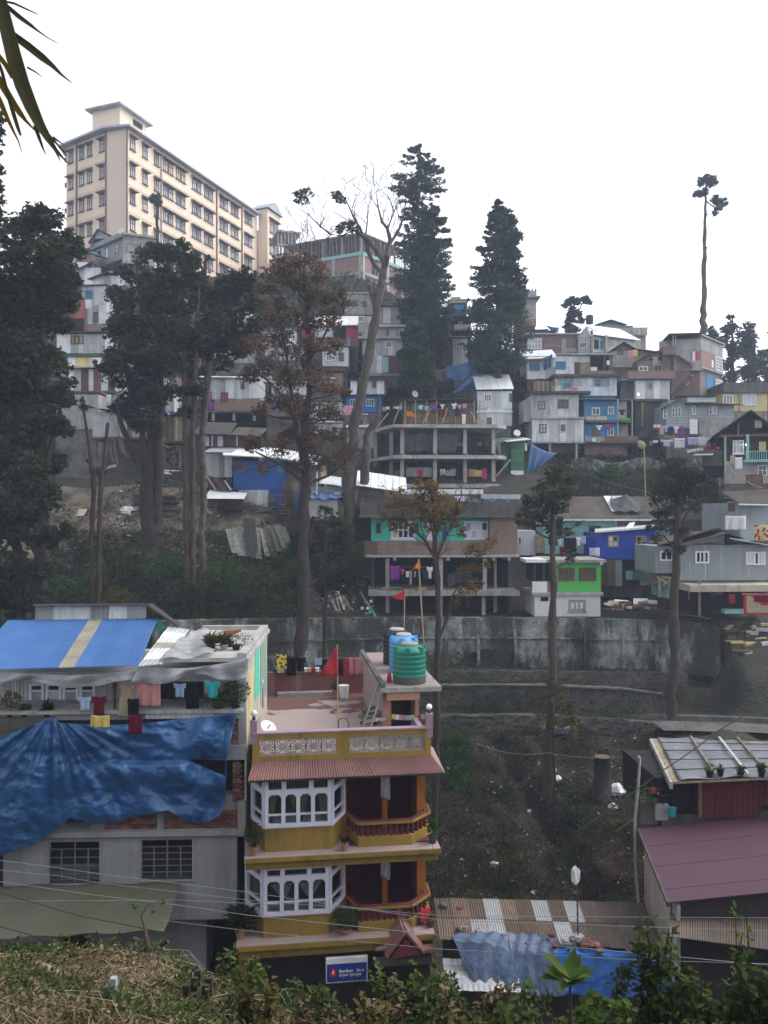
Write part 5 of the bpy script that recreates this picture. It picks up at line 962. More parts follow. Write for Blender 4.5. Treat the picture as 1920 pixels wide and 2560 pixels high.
h = shack('low tin hut with blue shutter behind the tall evergreen trunks',ZL,(1000,1095,1130,1215),('mono','dark_roof',.7),(3,1,GM),[((1005,1100,1048,1160),'blue_paint',2,1,'white_sheet')],Y=87.5,base='grey_sheet',name='hut',seed=48)
for k,(r,lab,bm) in enumerate([((880,590,1060,700),'cream shack showing through the evergreen crowns','cream_shack'),((1060,700,1250,800),'green gabled shack showing through the evergreen crowns','dark_green'),((1080,400,1300,520),'pale shack close under the cream block','pale_sheet'),((820,860,1000,960),'brick shack behind the thick evergreen','brick'),((1040,830,1250,920),'brown brick shack behind the two stemmed evergreen','brick_far'),((1400,560,1620,660),'shack with blue sheet under the cream block','grey_flat'),((1390,800,1640,900),'tin shack with a pink cloth behind the brown tree edge','grey_sheet'),((230,380,350,470),'orange brown hut deep inside the huge evergreen','brick')]):
 x0,y0,x1,y1 = r;h = shack(lab,ZL,r,('mono',['zinc_roof','dark_roof','pale_sheet'][k % 3],.9,1),(3,1,[bm,bm,'grey_flat']),[((x0+40,y0+25,x0+75,y0+70),W,2,1)],base=bm,seed=60+k,dY=1)
# stilted plank huts
ZS = zone(0,1000,K)
for (r,side,lab,s_) in (((760,70,950,245),(592,72,760,236),'stilted hut of pale upright planks on the bank top',1),((1065,105,1180,270),(1002,110,1066,262),'smaller plank hut beside the tall evergreen stems',2)):
 R = ZS(*r);h = House('plank_hut',lab,R[0],79.5,0);h.t.location.z = h.f.hit(R[0],R[3]).z;h.part('frame',R,'wood_dark',-.06,-3.2)
 n = 12 if s_ == 1 else 8;rg = random.Random(s_)
 for i in range(n):
  x0 = R[0]+(R[2]-R[0])*i/n;x1 = R[0]+(R[2]-R[0])*(i+1)/n;h.part('plank',(x0,R[1]+rg.random()*2,x1-.5,R[3]-rg.random()*2),rg.choice(['wood_pale','wood_pale','wood','cream_shack']),.02*rg.random(),-.06)
 h.part('side_panel',ZS(*side),'grey_sheet',-.3,-3);h.part('floor',ZS(side[0]-5,r[3]-4,r[2]+6,r[3]+10),'wood',.35,-3)
 for x in (side[0]+30,r[0]+20,r[2]-20): h.part('stilt',ZS(x,r[3]+8,x+10,r[3]+130),'wood',.1,-.15)
 mb = MB();mb.grid(lambda u,v: h.f.hit(R[0] + (ZS(side[0],0)[0]-R[0])*(1-u) + (R[2]-R[0])*u if False else ZS(side[0],0)[0]-3 + (R[2]+4-ZS(side[0],0)[0])*u,R[1]-2) + Vector((0,v*3.6-.5,.1+.25*v+.12*math.sin(u*17+v*3)+.08*math.sin(u*31))),26,4);mb.build('roof_tarpaulin','tarp_blue',h.t,smooth=True,solid=.02)
# stall row with orange fronts and the dark roofs before it
h = shack('low row of orange and violet boarded stalls',ZS,(1270,232,1680,300),None,(9,1,['rust_sheet','rust_sheet','purple_white','wood']),Y=80.5,base='rust_sheet',name='stall_row',seed=50,D=3)
h.mono(ZS(1262,228,1500,234),3.5,'dark_roof',1.6,.9,sheets=4);h.mono(ZS(1500,234,1700,246),3.5,'brown_roof',1.2,.9,sheets=4)
for x in (1380,1540,1640): h.part('post',ZS(x,232,x+8,305),'pale_sheet',.7,.6)
h = shack('grey tin hut stacked with scrap boards beside the bright blue house',ZS,(1335,345,1505,500),('mono','zinc_roof',.8),(4,1,GM),Y=77.5,base='grey_sheet',name='hut',seed=51,D=3.5)
# bright blue two storey house behind the brown tree
ZB_ = zone(560,1060,400/1659)
h = House('blue_house','bright blue two storey house with white eaves behind the brown tree',ZB_(95,0)[0],76.5,-4);h.t.location.z = -1
h.part('wall',ZB_(95,380,625,682),'blue_paint',0,-5);h.part('lower_wall',ZB_(150,680,460,955),'pale_sheet',-.4,-4);h.panels(ZB_(150,684,460,955),5,['pale_sheet','grey_sheet','cream_shack'],1,52,out=-.3);h.part('lower_blue',ZB_(458,680,600,958),'blue_paint',-.05,-4);h.win(ZB_(455,735,525,812),'wood_pale',3,1,G_);h.part('lower_blue',ZB_(725,690,770,958),'blue_paint',-.1,-4);h.part('corner_panel',ZB_(555,385,622,505),'sky_blue',.08,0);h.part('doorway',ZB_(600,690,725,955),'void',-.6,-1)
h.part('side_wall',ZB_(625,400,985,690),'brick',-1.2,-5);h.win(ZB_(885,485,915,560),'wood_pale',1,1,G_,out=-1.1)
mb = MB();mb.sheet(h.f.hit(*ZB_(-10,330),1),h.f.hit(*ZB_(540,355),1),h.f.hit(*ZB_(540,355),-5) + Vector((0,0,.9)),h.f.hit(*ZB_(-10,330),-5) + Vector((0,0,.9)),.1);mb.build('roof','white_sheet',h.t)
mb = MB();mb.sheet(h.f.hit(*ZB_(540,350),1),h.f.hit(*ZB_(995,440),1),h.f.hit(*ZB_(995,440),-5) + Vector((0,0,.9)),h.f.hit(*ZB_(540,350),-5) + Vector((0,0,.9)),.1);mb.build('roof','white_sheet',h.t)
h.part('drainpipe',ZB_(966,450,978,735),'white_paint',.5,.4)
for i in range(11): h.part('stair_slat',ZB_(640+i*13,590,647+i*13,835),'wood',.9,.85)
h.part('landing_panel',ZB_(735,600,790,700),'wood_pale',.95,.9)
for i in range(8): h.part('step',ZB_(560+i*7,700+i*32,640+i*8,708+i*32),'wood_pale',1.3,.9)
h.part('front_wall',ZB_(140,955,600,975),'stone_wall',-.2,-3)
h = shack('low hut with grey plaster front and blue rag covered roof',ZB_,(858,788,1172,1010),None,None,(),Y=73,base='concrete_light',name='hut',D=4)
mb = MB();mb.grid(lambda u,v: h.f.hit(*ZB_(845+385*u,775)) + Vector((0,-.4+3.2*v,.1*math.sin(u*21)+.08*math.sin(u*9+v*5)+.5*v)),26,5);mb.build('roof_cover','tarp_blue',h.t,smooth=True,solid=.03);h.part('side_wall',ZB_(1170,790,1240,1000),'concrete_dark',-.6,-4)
h = shack('blue grey plank cabin under a bent tin roof beside the half dead tree',ZB_,(870,650,1235,790),None,None,[((920,700,955,735),W,1,1)],Y=76,base='grey_blue',name='cabin',D=4)
mb = MB();mb.grid(lambda u,v: h.f.hit(*ZB_(985+290*u,622+40*u*u)) + Vector((0,-.6+4*v,.9*v)),10,3);mb.build('roof','white_sheet',h.t,smooth=True,solid=.05);h.part('white_box',ZB_(1143,705,1240,760),'white_paint',.3,0)
h = shack('shed under a long white ribbed tin roof beside the turquoise house',ZB_,(1430,640,1659,760),None,None,(),Y=74,base='concrete_dark',name='shed',D=4)
h.mono(ZB_(1370,640,1900,720),4,'white_sheet',1.5,.6,sheets=7)
# ================================================================ row of houses on top of the tall wall
Z8 = zone(560,1100,720/1659);ZX = zone(1240,1200,680/1659)
h = House('turquoise_house','turquoise fronted brick house raised on bare concrete columns',ZF(40,0)[0],65.5,1.0);h.t.location.z = -8.2;f = h.f
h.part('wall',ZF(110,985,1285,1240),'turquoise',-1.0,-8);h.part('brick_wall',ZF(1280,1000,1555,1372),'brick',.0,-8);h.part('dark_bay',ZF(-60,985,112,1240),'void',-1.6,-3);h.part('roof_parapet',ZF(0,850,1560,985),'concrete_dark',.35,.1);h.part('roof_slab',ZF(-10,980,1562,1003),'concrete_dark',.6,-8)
h.win(ZF(308,1035,545,1216),'purple_white',4,2,['yellow_wall','yellow_wall','glass'],fw=.16,out=-1.0,sill=1,split=True,transom=None);h.win(ZF(1030,1038,1270,1222),'purple_white',4,2,['glass','purple_white','glass_pale'],fw=.16,out=-1.0,split=True);h.win(ZF(150,1045,214,1165),'grey_blue_flat',1,1,G_,out=-1.0)
h.part('door',ZF(664,1085,736,1235),'purple_white',-.94,-1);h.part('curtain',ZF(738,1088,780,1235),'sky_blue',-.92,-1);h.part('curtain',ZF(820,1100,868,1235),'blue_paint',-.92,-1);h.part('door_frame',ZF(655,1060,790,1085),'purple_white',-.93,-1)
h.part('balcony_parapet',ZF(172,1236,1285,1372),'brick',.35,.2);h.part('balcony_slab',ZF(40,1370,1562,1392),'concrete_light',.55,-8)
a,b_ = f.hit(*ZF(40,1236),-1.4),f.hit(*ZF(174,1236),.34);mb = MB();zc = f.hit(*ZF(100,1372),0).z;mb.prism([Vector((a.x,a.y,zc)),Vector((b_.x,b_.y,zc)),Vector((b_.x,b_.y+.15,zc)),Vector((a.x+.1,a.y+.15,zc))],(0,0,f.hit(*ZF(100,1236),0).z - zc));mb.build('balcony_return','brick',h.t)
for x in (330,850,1300,1450): h.part('beam_end',ZF(x,1390,x+26,1425),'concrete_light',.5,-6)
for x in (930,1238,1490,1572): h.part('column',Z8(x,682,x+22 if x < 1500 else x+16,862),'concrete_light',.25 if x != 1572 else -1.5,-.1 if x != 1572 else -1.8);
for x in (932,1238,1484,1570): h.part('lower_column',Z8(x,888,x+20,1020),'concrete',.2 if x != 1570 else -1.5,-.15 if x != 1570 else -1.8)
for x in (1040,1150,1360,1430): h.part('rear_column',Z8(x,890,x+12,1015),'concrete_dark',-3.4,-3.7)
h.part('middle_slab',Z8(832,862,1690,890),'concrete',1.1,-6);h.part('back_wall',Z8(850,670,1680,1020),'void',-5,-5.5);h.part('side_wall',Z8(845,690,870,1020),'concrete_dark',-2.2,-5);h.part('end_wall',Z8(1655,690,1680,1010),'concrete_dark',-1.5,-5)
for i,(x,y,w_,hh) in enumerate(((905,845,120,18),(960,850,70,8),(1080,866,48,12),(1110,845,55,18),(1170,842,55,26),(1330,770,110,62),(1300,780,40,70))):
 h.part('stored_board',Z8(x,y,x+w_,y+hh),['wood_pale','wood','yellow_wall','wood_pale','rust_sheet','metal_dark','concrete_dark'][i],.9 if i < 5 else -1.5,.3 if i < 5 else -2.2)
for i in range(7): h.part('roof_pot',ZF([985,1015,1120,1200,1300,1360,1460][i]-8,815,[985,1015,1120,1200,1300,1360,1460][i]+16 + 8*(i % 3),848),['sky_blue','metal_dark','sky_blue','metal_dark','sky_blue','blue_paint','sky_blue'][i],.25,.0)
h.part('tin_strip',ZF(400,715,1260,765),'white_sheet',-2.5,-5);h.part('rear_wall',ZF(1000,700,1110,760),'pale_green',-5.2,-6);h.part('rear_roof',ZF(1240,765,1660,815),'zinc_roof',-3,-6)
h.part('red_tin',ZF(560,1228,582,1262),'red_wall',.5,.38)
# long brown roof with pale teal front
h = House('long_house','long low house with mossy brown tin roof and pale teal planks',ZX(290,0)[0],73,-1);h.t.location.z = -5
h.part('wall',ZX(290,246,960,450),'pale_teal',0,-6);h.part('plank_wall',ZX(960,262,1100,390),'grey_blue',.0,-6);h.part('corner_wall',ZX(130,310,246,460),'grey_flat',-.3,-5);h.part('door',ZX(245,330,298,445),'wood_pale',.05,-1)
h.win(ZX(354,272,408,352),'metal_dark',2,2,G_);h.win(ZX(566,278,638,366),'metal_dark',2,2,G_);h.win(ZX(1058,290,1084,368),'metal_dark',1,2,G_);h.win(ZX(136,345,154,398),W,1,1);h.part('open_porch',ZX(735,250,960,330),'concrete_dark',.04,0);h.part('pilaster',ZX(476,248,490,440),'pale_teal',.1,0);h.part('pilaster',ZX(722,246,736,330),'pale_teal',.12,0)
u0,za = h.f.uz(*ZX(345,244));u1,zb = h.f.uz(*ZX(1285,250));n = 18
for i in range(n):
 a0,a1 = u0+(u1-u0)*i/n,u0+(u1-u0)*(i+1)/n;q = .015*(i % 2);mb = MB();mb.sheet(h.f.pt(a0,za+q,.9),h.f.pt(a1,za+q,.9),h.f.pt(a1,za+2.1+q,-4.0),h.f.pt(a0,za+2.1+q,-4.0),.04);mb.build('roof_sheet','brown_roof' if i not in (7,8) else 'brown_roof',h.t)
for i in range(3):
 a0 = h.f.uz(*ZX(716+i*32,170))[0];mb = MB();mb.sheet(h.f.pt(a0,za+.75,-.55),h.f.pt(a0+.78,za+.75,-.55),h.f.pt(a0+.9,za+2.18,-3.9),h.f.pt(a0+.1,za+2.18,-3.9),.03);mb.build('silver_sheet','white_sheet',h.t)
mb = MB();c0 = h.f.pt(h.f.uz(*ZX(815,170))[0],za+1.3,-1.3)
mb.grid(lambda u,v: c0 + Vector(((u-.5)*2.6*(1-.3*abs(v-.5)),(v-.5)*2.6,(v-.5)*1.15 + .75*math.exp(-((u-.55)*3.2)**2-((v-.6)*3)**2) + .1*math.sin(u*14)*math.cos(v*11))),18,18);mb.build('tarpaulin','tarp_grey',smooth=True,solid=.02,label='grey tarpaulin heaped over the silver sheets of the brown roof',cat='tarpaulin')
h.part('gutter',ZX(350,238,960,248),'pale_sheet',1.0,.85)
# royal blue box house
h = House('blue_box_house','royal blue box house with white sloping roof edge and wooden windows',ZX(612,0)[0],69,2);h.t.location.z = -6
mb = MB();pts = [h.f.hit(*ZX(618,482)),h.f.hit(*ZX(970,488)),h.f.hit(*ZX(972,298)),h.f.hit(*ZX(614,324))];mb.prism(pts,-h.f.n*4.5);mb.build('wall','navy_box',h.t)
for r in ((682,338,746,409),(852,340,917,411)): h.win(ZX(*r),'wood_pale',2,2,['glass','glass_pale','purple_white'],fw=.12,split=True)
mb = MB();mb.sheet(h.f.hit(*ZX(604,323),.6),h.f.hit(*ZX(988,292),.6),h.f.hit(*ZX(988,292),-4.6)+Vector((0,0,.3)),h.f.hit(*ZX(604,323),-4.6)+Vector((0,0,.3)),.14);mb.build('roof','white_sheet',h.t)
h.part('under_storey',ZX(640,486,966,648),'grey_flat',-.6,-4);h.panels(ZX(640,490,770,648),3,['wood','grey_blue_flat','concrete_dark'],1,71,out=-.5);h.panels(ZX(893,490,966,642),2,['grey_blue_flat','grey_flat'],1,72,out=-.5);h.win(ZX(696,490,728,562),W,1,1,'glass_pale',out=-.5);h.win(ZX(894,492,912,570),W,1,1,'glass_pale',out=-.5);h.part('dark_recess',ZX(770,490,893,648),'wood_dark',-.55,-1);h.part('cabinet',ZX(800,555,845,610),'pale_teal',-.3,-.5);h.part('plinth',ZX(640,645,966,720),'concrete_dark',-.7,-4)
MB().sheet(h.f.hit(*ZX(785,298),-.4),h.f.hit(*ZX(830,302),-.4),h.f.hit(*ZX(848,258),-1.6),h.f.hit(*ZX(815,262),-1.6),.03).build('loose_sheet','white_sheet',label='loose bright tin sheet lying on the blue box house roof',cat='tin sheet')
# green over white house
h = House('green_white_house','bright green upper storey over whitewashed lower storey at the wall edge',ZX(235,0)[0],64.2,0);h.t.location.z = -8.1
h.part('upper_wall',ZX(355,500,640,688),'green_paint',0,-4.5);h.part('lower_wall',ZX(235,700,636,832),'white_paint',.05,-4.5);h.part('floor_slab',ZX(218,684,648,702),'concrete_light',.35,-4.5);h.part('roof_slab',ZX(285,484,662,501),'concrete_light',.5,-4.8);h.part('porch_roof',ZX(170,480,292,500),'white_sheet',.9,-2)
for r in ((380,534,480,615),(505,534,611,615)): h.win(ZX(*r),'wood',3,2,'wood',fw=.14)
h.win(ZX(440,730,546,800),'concrete',3,1,G_,fw=.2,sill=1,split=True);h.part('vent',ZX(270,712,318,738),'void',.08,0);h.part('balcony_wall',ZX(218,618,308,702),'white_paint',.3,.15);h.part('balcony_return',ZX(308,620,358,690),'brick',.1,-.05);h.part('dark_porch',ZX(225,502,356,620),'void',-1.2,-3);h.part('post',ZX(228,500,240,620),'wood',.2,.1);h.part('post',ZX(290,505,305,615),'wood',-.4,-.5);h.part('beam_end',ZX(360,688,372,712),'concrete_light',.5,-1);h.part('beam_end',ZX(360,488,375,512),'concrete_light',.6,-1);h.part('beam_end',ZX(622,495,640,515),'concrete_light',.6,-1)
# grey gabled house
h = House('grey_gabled_house','grey boarded house with low rusty gable and white barred windows',ZX(1112,0)[0],62,3);h.t.location.z = -8
h.part('wall',ZX(1112,395,1680,612),'grey_blue_flat',0,-6);h.gable(ZX(1385,326),ZX(1085,402),ZX(1480,358),6,'brown_roof','grey_blue_flat',over=.8);
mb = MB();mb.sheet(h.f.hit(*ZX(1425,358),.8),h.f.hit(*ZX(1700,408),.8),h.f.hit(*ZX(1700,408),-6),h.f.hit(*ZX(1425,358),-6),.08);mb.build('roof_slope','pale_sheet',h.t)
h.win(ZX(1213,433,1298,508),W,3,1,G_,fw=.12,split=True,proud=.1);h.win(ZX(1521,438,1570,516),W,2,1,['purple_white','glass'],fw=.1,split=True,proud=.1);h.win(ZX(1572,438,1640,518),W,3,1,['purple_white','glass'],fw=.1,split=True,proud=.1)
h.part('annexe',ZX(990,405,1114,572),'grey_blue_flat',-.6,-5);h.win(ZX(1000,433,1076,492),W,2,1,'glass',out=-.58,fw=.1);mb = MB();mb.sheet(h.f.hit(*ZX(984,402),.4),h.f.hit(*ZX(1360,292),.4),h.f.hit(*ZX(1420,318),-5),h.f.hit(*ZX(1000,392),-5),.07);mb.build('rusty_roof','rust_sheet',h.t)
h.part('dark_eave',ZX(1395,335,1435,395),'void',.3,0)
for i in range(5): h.part('wall_seam',ZX(1180+i*95,400,1183+i*95,610),'grey_flat',.02,-.05)
h.part('awning',ZX(1112,625,1700,664),'cream_shack',2.2,.1);h.part('lower_storey',ZX(1100,605,1680,735),'pale_teal',-1,-5);h.part('lower_dark',ZX(1120,650,1680,800),'void',-.9,-2.5);h.part('post',ZX(1172,600,1186,830),'wood_pale',1.8,1.7);h.part('post',ZX(935,590,948,700),'wood_pale',1.8,1.7);h.part('post',ZX(1122,630,1132,720),'wood',1.5,1.4);h.part('bench',ZX(1335,775,1510,800),'pale_teal',1.6,1.0);h.part('plinth',ZX(985,572,1680,640),'concrete_dark',-1.2,-5)
for (xa,ya,xb,yb) in ((985,590,1060,640),(1010,590,1075,600),(1020,640,1075,600)): mb = MB();mb.bar(h.f.hit(*ZX(xa,ya),1.2),h.f.hit(*ZX(xb,yb),1.2),.1);mb.build('brace','wood_pale',h.t)
h = House('slate_house','blue grey house with lichened brown roof at the right edge',ZX(1405,0)[0],66,14);h.t.location.z = -2
h.part('wall',ZX(1490,140,1720,370),'grey_blue_flat',0,-5);fl = Face(ZX(1490,0)[0],66.4,-35);mb = MB();fl.box(mb,ZX(1408,130,1492,300),0,-3);mb.build('side_wall','grey_blue_flat',h.t);mb = MB();fl.box(mb,ZX(1416,140,1458,192),.06,-.1);mb.build('shutter','wood',h.t)
P1 = [P(*ZX(1366,76),69),P(*ZX(1480,146),65.4),P(*ZX(1720,150),65.0),P(*ZX(1700,62),70)];MB().sheet(*P1,.1).build('roof','brown_roof',h.t);MB().bar(P(*ZX(1480,148),65.3),P(*ZX(1720,152),64.9),.12).build('gutter','white_sheet',h.t)
# garden clutter in front of the grey house
M('sack',(.42,.38,.3),(.3,.27,.2),.5,3.);cols = ['wood','wood_pale','pale_sheet','concrete','yellow_wall','sack','wood','metal_dark']
rg = random.Random(5)
for k in range(26):
 x = 655 + rg.random()*300;y = 735 + rg.random()*50;w_ = 15 + rg.random()*55;p = P(*ZX(x,y+12),61.5 - (y-735)*.02);mb = MB();a = rg.uniform(-.4,.4);ww = npx(w_*.41,61)
 mb.box(p,(ww*math.cos(a),ww*math.sin(a),rg.uniform(-.05,.08)),(-.5*math.sin(a),.5*math.cos(a),0),(0,0,.08+.14*rg.random()));mb.build('scrap_board',rg.choice(cols),label='scrap board lying on the wall top beside the green and white house',cat='scrap board',group='scrap on the wall top')
MB().sheet(P(*ZX(722,728),62),P(*ZX(808,735),62),P(*ZX(800,780),61.3),P(*ZX(722,780),61.3),.03).build('tin_sheet','white_sheet',label='square pale tin sheet over the scrap on the wall',cat='tin sheet');MB().sheet(P(*ZX(838,722),62.3),P(*ZX(925,722),62.3),P(*ZX(920,755),61.8),P(*ZX(838,755),61.8),.03).build('tin_sheet','pale_sheet',label='narrow pale tin sheet next to the square one',cat='tin sheet')
MB().sheet(P(*ZX(940,790),61),P(*ZX(1300,850),57.5),P(*ZX(1300,858),58.6),P(*ZX(940,796),62),.1).build('walkway','wood',label='sagging plank walkway below the grey gabled house',cat='walkway')
for k in range(34):
 x = 1390 + rg.random()*280;y = 880 + rg.random()*190;p = ground_at(*ZX(x,y),50,70);mb = MB();a = rg.uniform(-.8,.8);ww = .3+.7*rg.random()
 mb.box(p,(ww*math.cos(a),ww*math.sin(a),rg.uniform(-.1,.1)),(-.3*math.sin(a),.3,0),(0,0,.06+.2*rg.random()));mb.build('scrap_board',rg.choice(cols),label='scrap board on the heap beside the lane',cat='scrap board',group='scrap heap beside the lane')
bush('bush','fresh green bush in front of the striped carpet',*ZX(1245,790),20,59,'leaf_fresh',.16,60,seed=50);bush('bush','pale green shrub beside the plank walkway',*ZX(1010,700),26,60,'leaf_bush',.16,40,seed=51);bush('bush','green shrub above the scrap heap',*ZX(1560,850),20,55,'leaf_green',.15,40,seed=52);bush('bush','yellowish shrub beside the fresh green bush',*ZX(1310,830),14,58,'leaf_fresh',.14,50,seed=53)
# ================================================================ washing
GC = {'white':(.72,.73,.76),'lilac':(.55,.5,.72),'pink':(.62,.3,.38),'red':(.42,.04,.06),'maroon':(.14,.012,.03),'black':(.015,.015,.018),'navy':(.03,.04,.1),'blue':(.3,.4,.62),'teal':(.05,.42,.46),'yellow':(.66,.52,.16),'sand':(.42,.36,.25),'orange':(.62,.2,.05),'green':(.1,.4,.2),'purple':(.25,.06,.3),'grey':(.3,.3,.33),'salmon':(.55,.26,.26),'sky':(.35,.5,.65),'magenta':(.5,.06,.22)}
for k_,v_ in GC.items(): cloth('cloth_'+k_,v_)
_gn = [0]
def garment(f,r,col,shape,label,out=.0,group=None,mat=None,cat=None,sag=.04,nu=12,nv=14):
 _gn[0] += 1;rg = random.Random(_gn[0]);ph = rg.random()*6;x0,y0,x1,y1 = r;tl_,tr_,br_,bl_ = (f.hit(x0,y0,out),f.hit(x1,y0 + rg.uniform(-.03,.03)*(y1-y0),out),f.hit(x1,y1,out),f.hit(x0,y1 + rg.uniform(-.05,.05)*(y1-y0),out));wd = (tr_-tl_).length
 def fn(u,v):
  tap = 1.0
  if shape == 'skirt': tap = .65 + .35*v
  uu = .5 + (u-.5)*tap;p = tl_.lerp(tr_,uu).lerp(bl_.lerp(br_,uu),v);p.z -= sag*math.sin(math.pi*u)*(1-v)
  return p + f.n*(wd*.045*(.3+v)*(math.sin(u*15+ph) + .6*math.sin(u*27+ph*2+v*2)))
 def keep(u,v):
  if shape == 'shirt': return (v < .34 and not (.42 < u < .58 and v < .07)) or .2 < u < .8
  if shape == 'trousers': return v < .3 or not .46 < u < .54
  if shape == 'flag': return v <= 1
  return True
 mb = MB();mb.grid(fn,nu,nv,keep);nm = {'shirt':'shirt','trousers':'trousers','skirt':'skirt'}.get(shape,'towel')
 return mb.build(nm,mat or 'cloth_'+col,smooth=True,solid=.015,label=label,cat=cat or nm,group=group)
def cord(name,label,pts,r,mat='cable',sag=0,n=14,cat='cable',group=None):
 out = []
 for i in range(len(pts)-1):
  a,b_ = Vector(pts[i]),Vector(pts[i+1])
  for j in range(n + (i == len(pts)-2)): t_ = j/n;q = a.lerp(b_,t_);q.z -= sag*4*t_*(1-t_);out.append(q)
 mb = MB();mb.tube(out,r,5);return mb.build(name,mat,label=label,cat=cat,group=group)
ZC = zone(1560,1020,360/1659);fw_ = Face(1690,80,4)
def wash(Zz,f,items,place,out=0.0):
 for (r,c,s_) in items:
  nm = {'t':'towel','s':'shirt','p':'trousers','k':'skirt'}[s_];lab = f'{c} {"cloth" if s_ == "t" else nm} {place}'
  garment(f,Zz(*r),c,{'t':'towel','s':'shirt','p':'trousers','k':'skirt'}[s_],lab,out,group='washing ' + place,nu=8,nv=8)
wash(ZC,fw_,[((335,195,385,235),'sand','p'),((345,190,420,225),'white','t'),((412,208,462,310),'pink','t'),((455,208,512,275),'sky','s'),((505,210,575,320),'navy','t'),((570,208,630,290),'white','s'),((635,212,690,320),'purple','t'),((465,310,500,345),'green','t'),((505,308,535,342),'green','t'),((540,308,575,342),'orange','t')],'on the upper line under the plank house')
fw2 = Face(1690,78,4)
wash(ZC,fw2,[((295,385,325,430),'green','s'),((335,370,390,402),'white','t'),((420,362,565,440),'lilac','s'),((578,345,700,462),'white','t'),((700,340,728,455),'purple','t'),((735,335,792,425),'lilac','t'),((794,335,856,425),'lilac','t'),((856,340,955,440),'white','t'),((957,342,1000,460),'lilac','t'),((1000,345,1040,440),'navy','t')],'on the lilac sheet line under the plank house')
fw3 = Face(1690,76,-6)
wash(ZC,fw3,[((730+i*38,478-i*6,762+i*38,515-i*6),'white','t') for i in range(5)] + [((925,440,1060,480),'red','t'),((1065,445,1120,468),'white','t')],'on the short line by the wooden house')
wash(ZC,Face(1840,70.5,0),[((1222,545,1275,650),'sand','t'),((1278,565,1362,705),'white','t')],'hanging from the wooden house balcony')
wash(ZF,Face(1100,83.4,2.5),[((455,505,715,605),'grey','t'),((545,525,590,600),'magenta','t'),((585,528,636,610),'red','s'),((640,530,718,600),'grey','t'),((792,520,842,580),'white','t'),((795,520,815,590),'sky','t'),((845,530,892,590),'sand','t'),((892,520,945,590),'blue','t'),((1050,525,1085,600),'red','t'),((1078,520,1130,600),'sand','t'),((1130,530,1210,600),'yellow','t'),((1205,515,1255,625),'magenta','t'),((945,525,1000,640),'black','t')],'strung between columns of the concrete frame',-.9)
wash(ZM,Face(1080,89.6,0),[((975,850,1012,885),'orange','t'),((1012,862,1028,890),'orange','t'),((1058,812,1082,840),'white','s'),((1172,805,1195,830),'black','t'),((1195,805,1220,835),'white','s'),((1268,800,1300,835),'white','s'),((1305,808,1332,838),'pink','s'),((1338,800,1364,830),'salmon','t'),((1335,870,1358,935),'white','t'),((1185,840,1230,885),'maroon','t'),((1290,830,1325,880),'navy','t'),((1050,815,1060,835),'sky','t'),((1092,815,1120,845),'blue','t'),((1130,806,1168,842),'purple','t')],'in front of the open drying shed')
wash(ZM,Face(890,90.5,0),[((560,812,648,870),'pink','t'),((598,820,632,868),'pink','t'),((820,820,845,850),'grey','t'),((845,820,865,838),'white','t'),((890,818,912,832),'yellow','t'),((908,818,930,835),'white','t'),((928,812,948,840),'sky','t')],'below the dark blue hut')
wash(ZX,Face(1440,68,0),[((320,330,355,395),'black','t'),((356,350,375,400),'navy','t'),((370,352,410,395),'sky','s'),((412,350,488,440),'black','t'),((488,346,518,402),'white','s'),((518,342,548,392),'blue','t'),((388,405,425,445),'maroon','t'),((425,400,470,450),'black','p')],'on the line in front of the pale teal planks')
wash(ZX,Face(1485,64.3,0),[((570,412,606,460),'lilac','t'),((606,412,632,465),'white','t')],'by the roof of the green and white house',.4)
wash(ZX,Face(1820,60.3,2),[((1300,685,1330,720),'navy','t'),((1335,678,1385,700),'red','t'),((1362,690,1415,760),'black','s'),((1420,695,1458,752),'red','p')],'under the awning of the grey gabled house')
wash(Z8,Face(1020,63.5,1),[((955,725,1010,805),'purple','t'),((1015,742,1040,775),'magenta','s'),((1048,755,1064,790),'white','t'),((1068,752,1082,835),'grey','t'),((1095,755,1105,790),'grey','t'),((1145,748,1168,805),'navy','t'),((1168,730,1202,800),'white','s')],'inside the open floor under the turquoise house')
wash(ZF,Face(1140,64.8,1),[((935,788,985,845),'white','s'),((985,790,1030,845),'white','t'),((1030,790,1082,842),'grey','t'),((575,770,640,830),'black','t'),((640,770,690,820),'lilac','t'),((690,770,740,815),'navy','t')],'on the roof of the turquoise house',.2)
wash(ZR,Face(1570,98.5,0),[((752,196,780,248),'pink','t'),((783,192,812,235),'yellow','t')],'hanging on the grey overhanging hut',.3)
wash(ZR,Face(1380,94,0),[((278,395,296,416),'pink','t'),((314,402,342,422),'teal','t'),((255,430,272,470),'green','s'),((380,432,430,464),'salmon','t')],'beside the long patchwork tin house',.6)
wash(ZR,Face(1500,89.6,0),[((545,682,582,712),'white','s'),((605,676,650,710),'purple','s'),((520,765,545,790),'white','t'),((552,765,572,795),'sand','t'),((690,580,735,615),'navy','s')],'on the sky blue house balconies',.5)
wash(ZL,Face(280,88,0),[((690,1105,720,1180),'white','t'),((718,1130,750,1185),'teal','t'),((752,1140,770,1180),'red','t')],'under the eave of the tin and board hut')
wash(ZL,Face(530,88.5,0),[((1355,1155,1391,1210),'purple','t')],'hanging under the window of the long tin walled house',.4)
wash(ZL,Face(215,100,0),[((552,490,570,550),'white','t'),((570,490,590,548),'white','t')],'under the bright blue shuttered window',.5)
check('carpet',(.36,.03,.05),(.6,.5,.32),(1,1,1),'V',2.6);check('carpet_dark',(.22,.02,.03),(.55,.42,.2),(1,1,1),'V',3.2)
fC = Face(1900,56.5,3)
cg = thing('carpet','red carpet with cream oval border hung over a rail','carpet',fC.hit(*ZX(1590,822)))
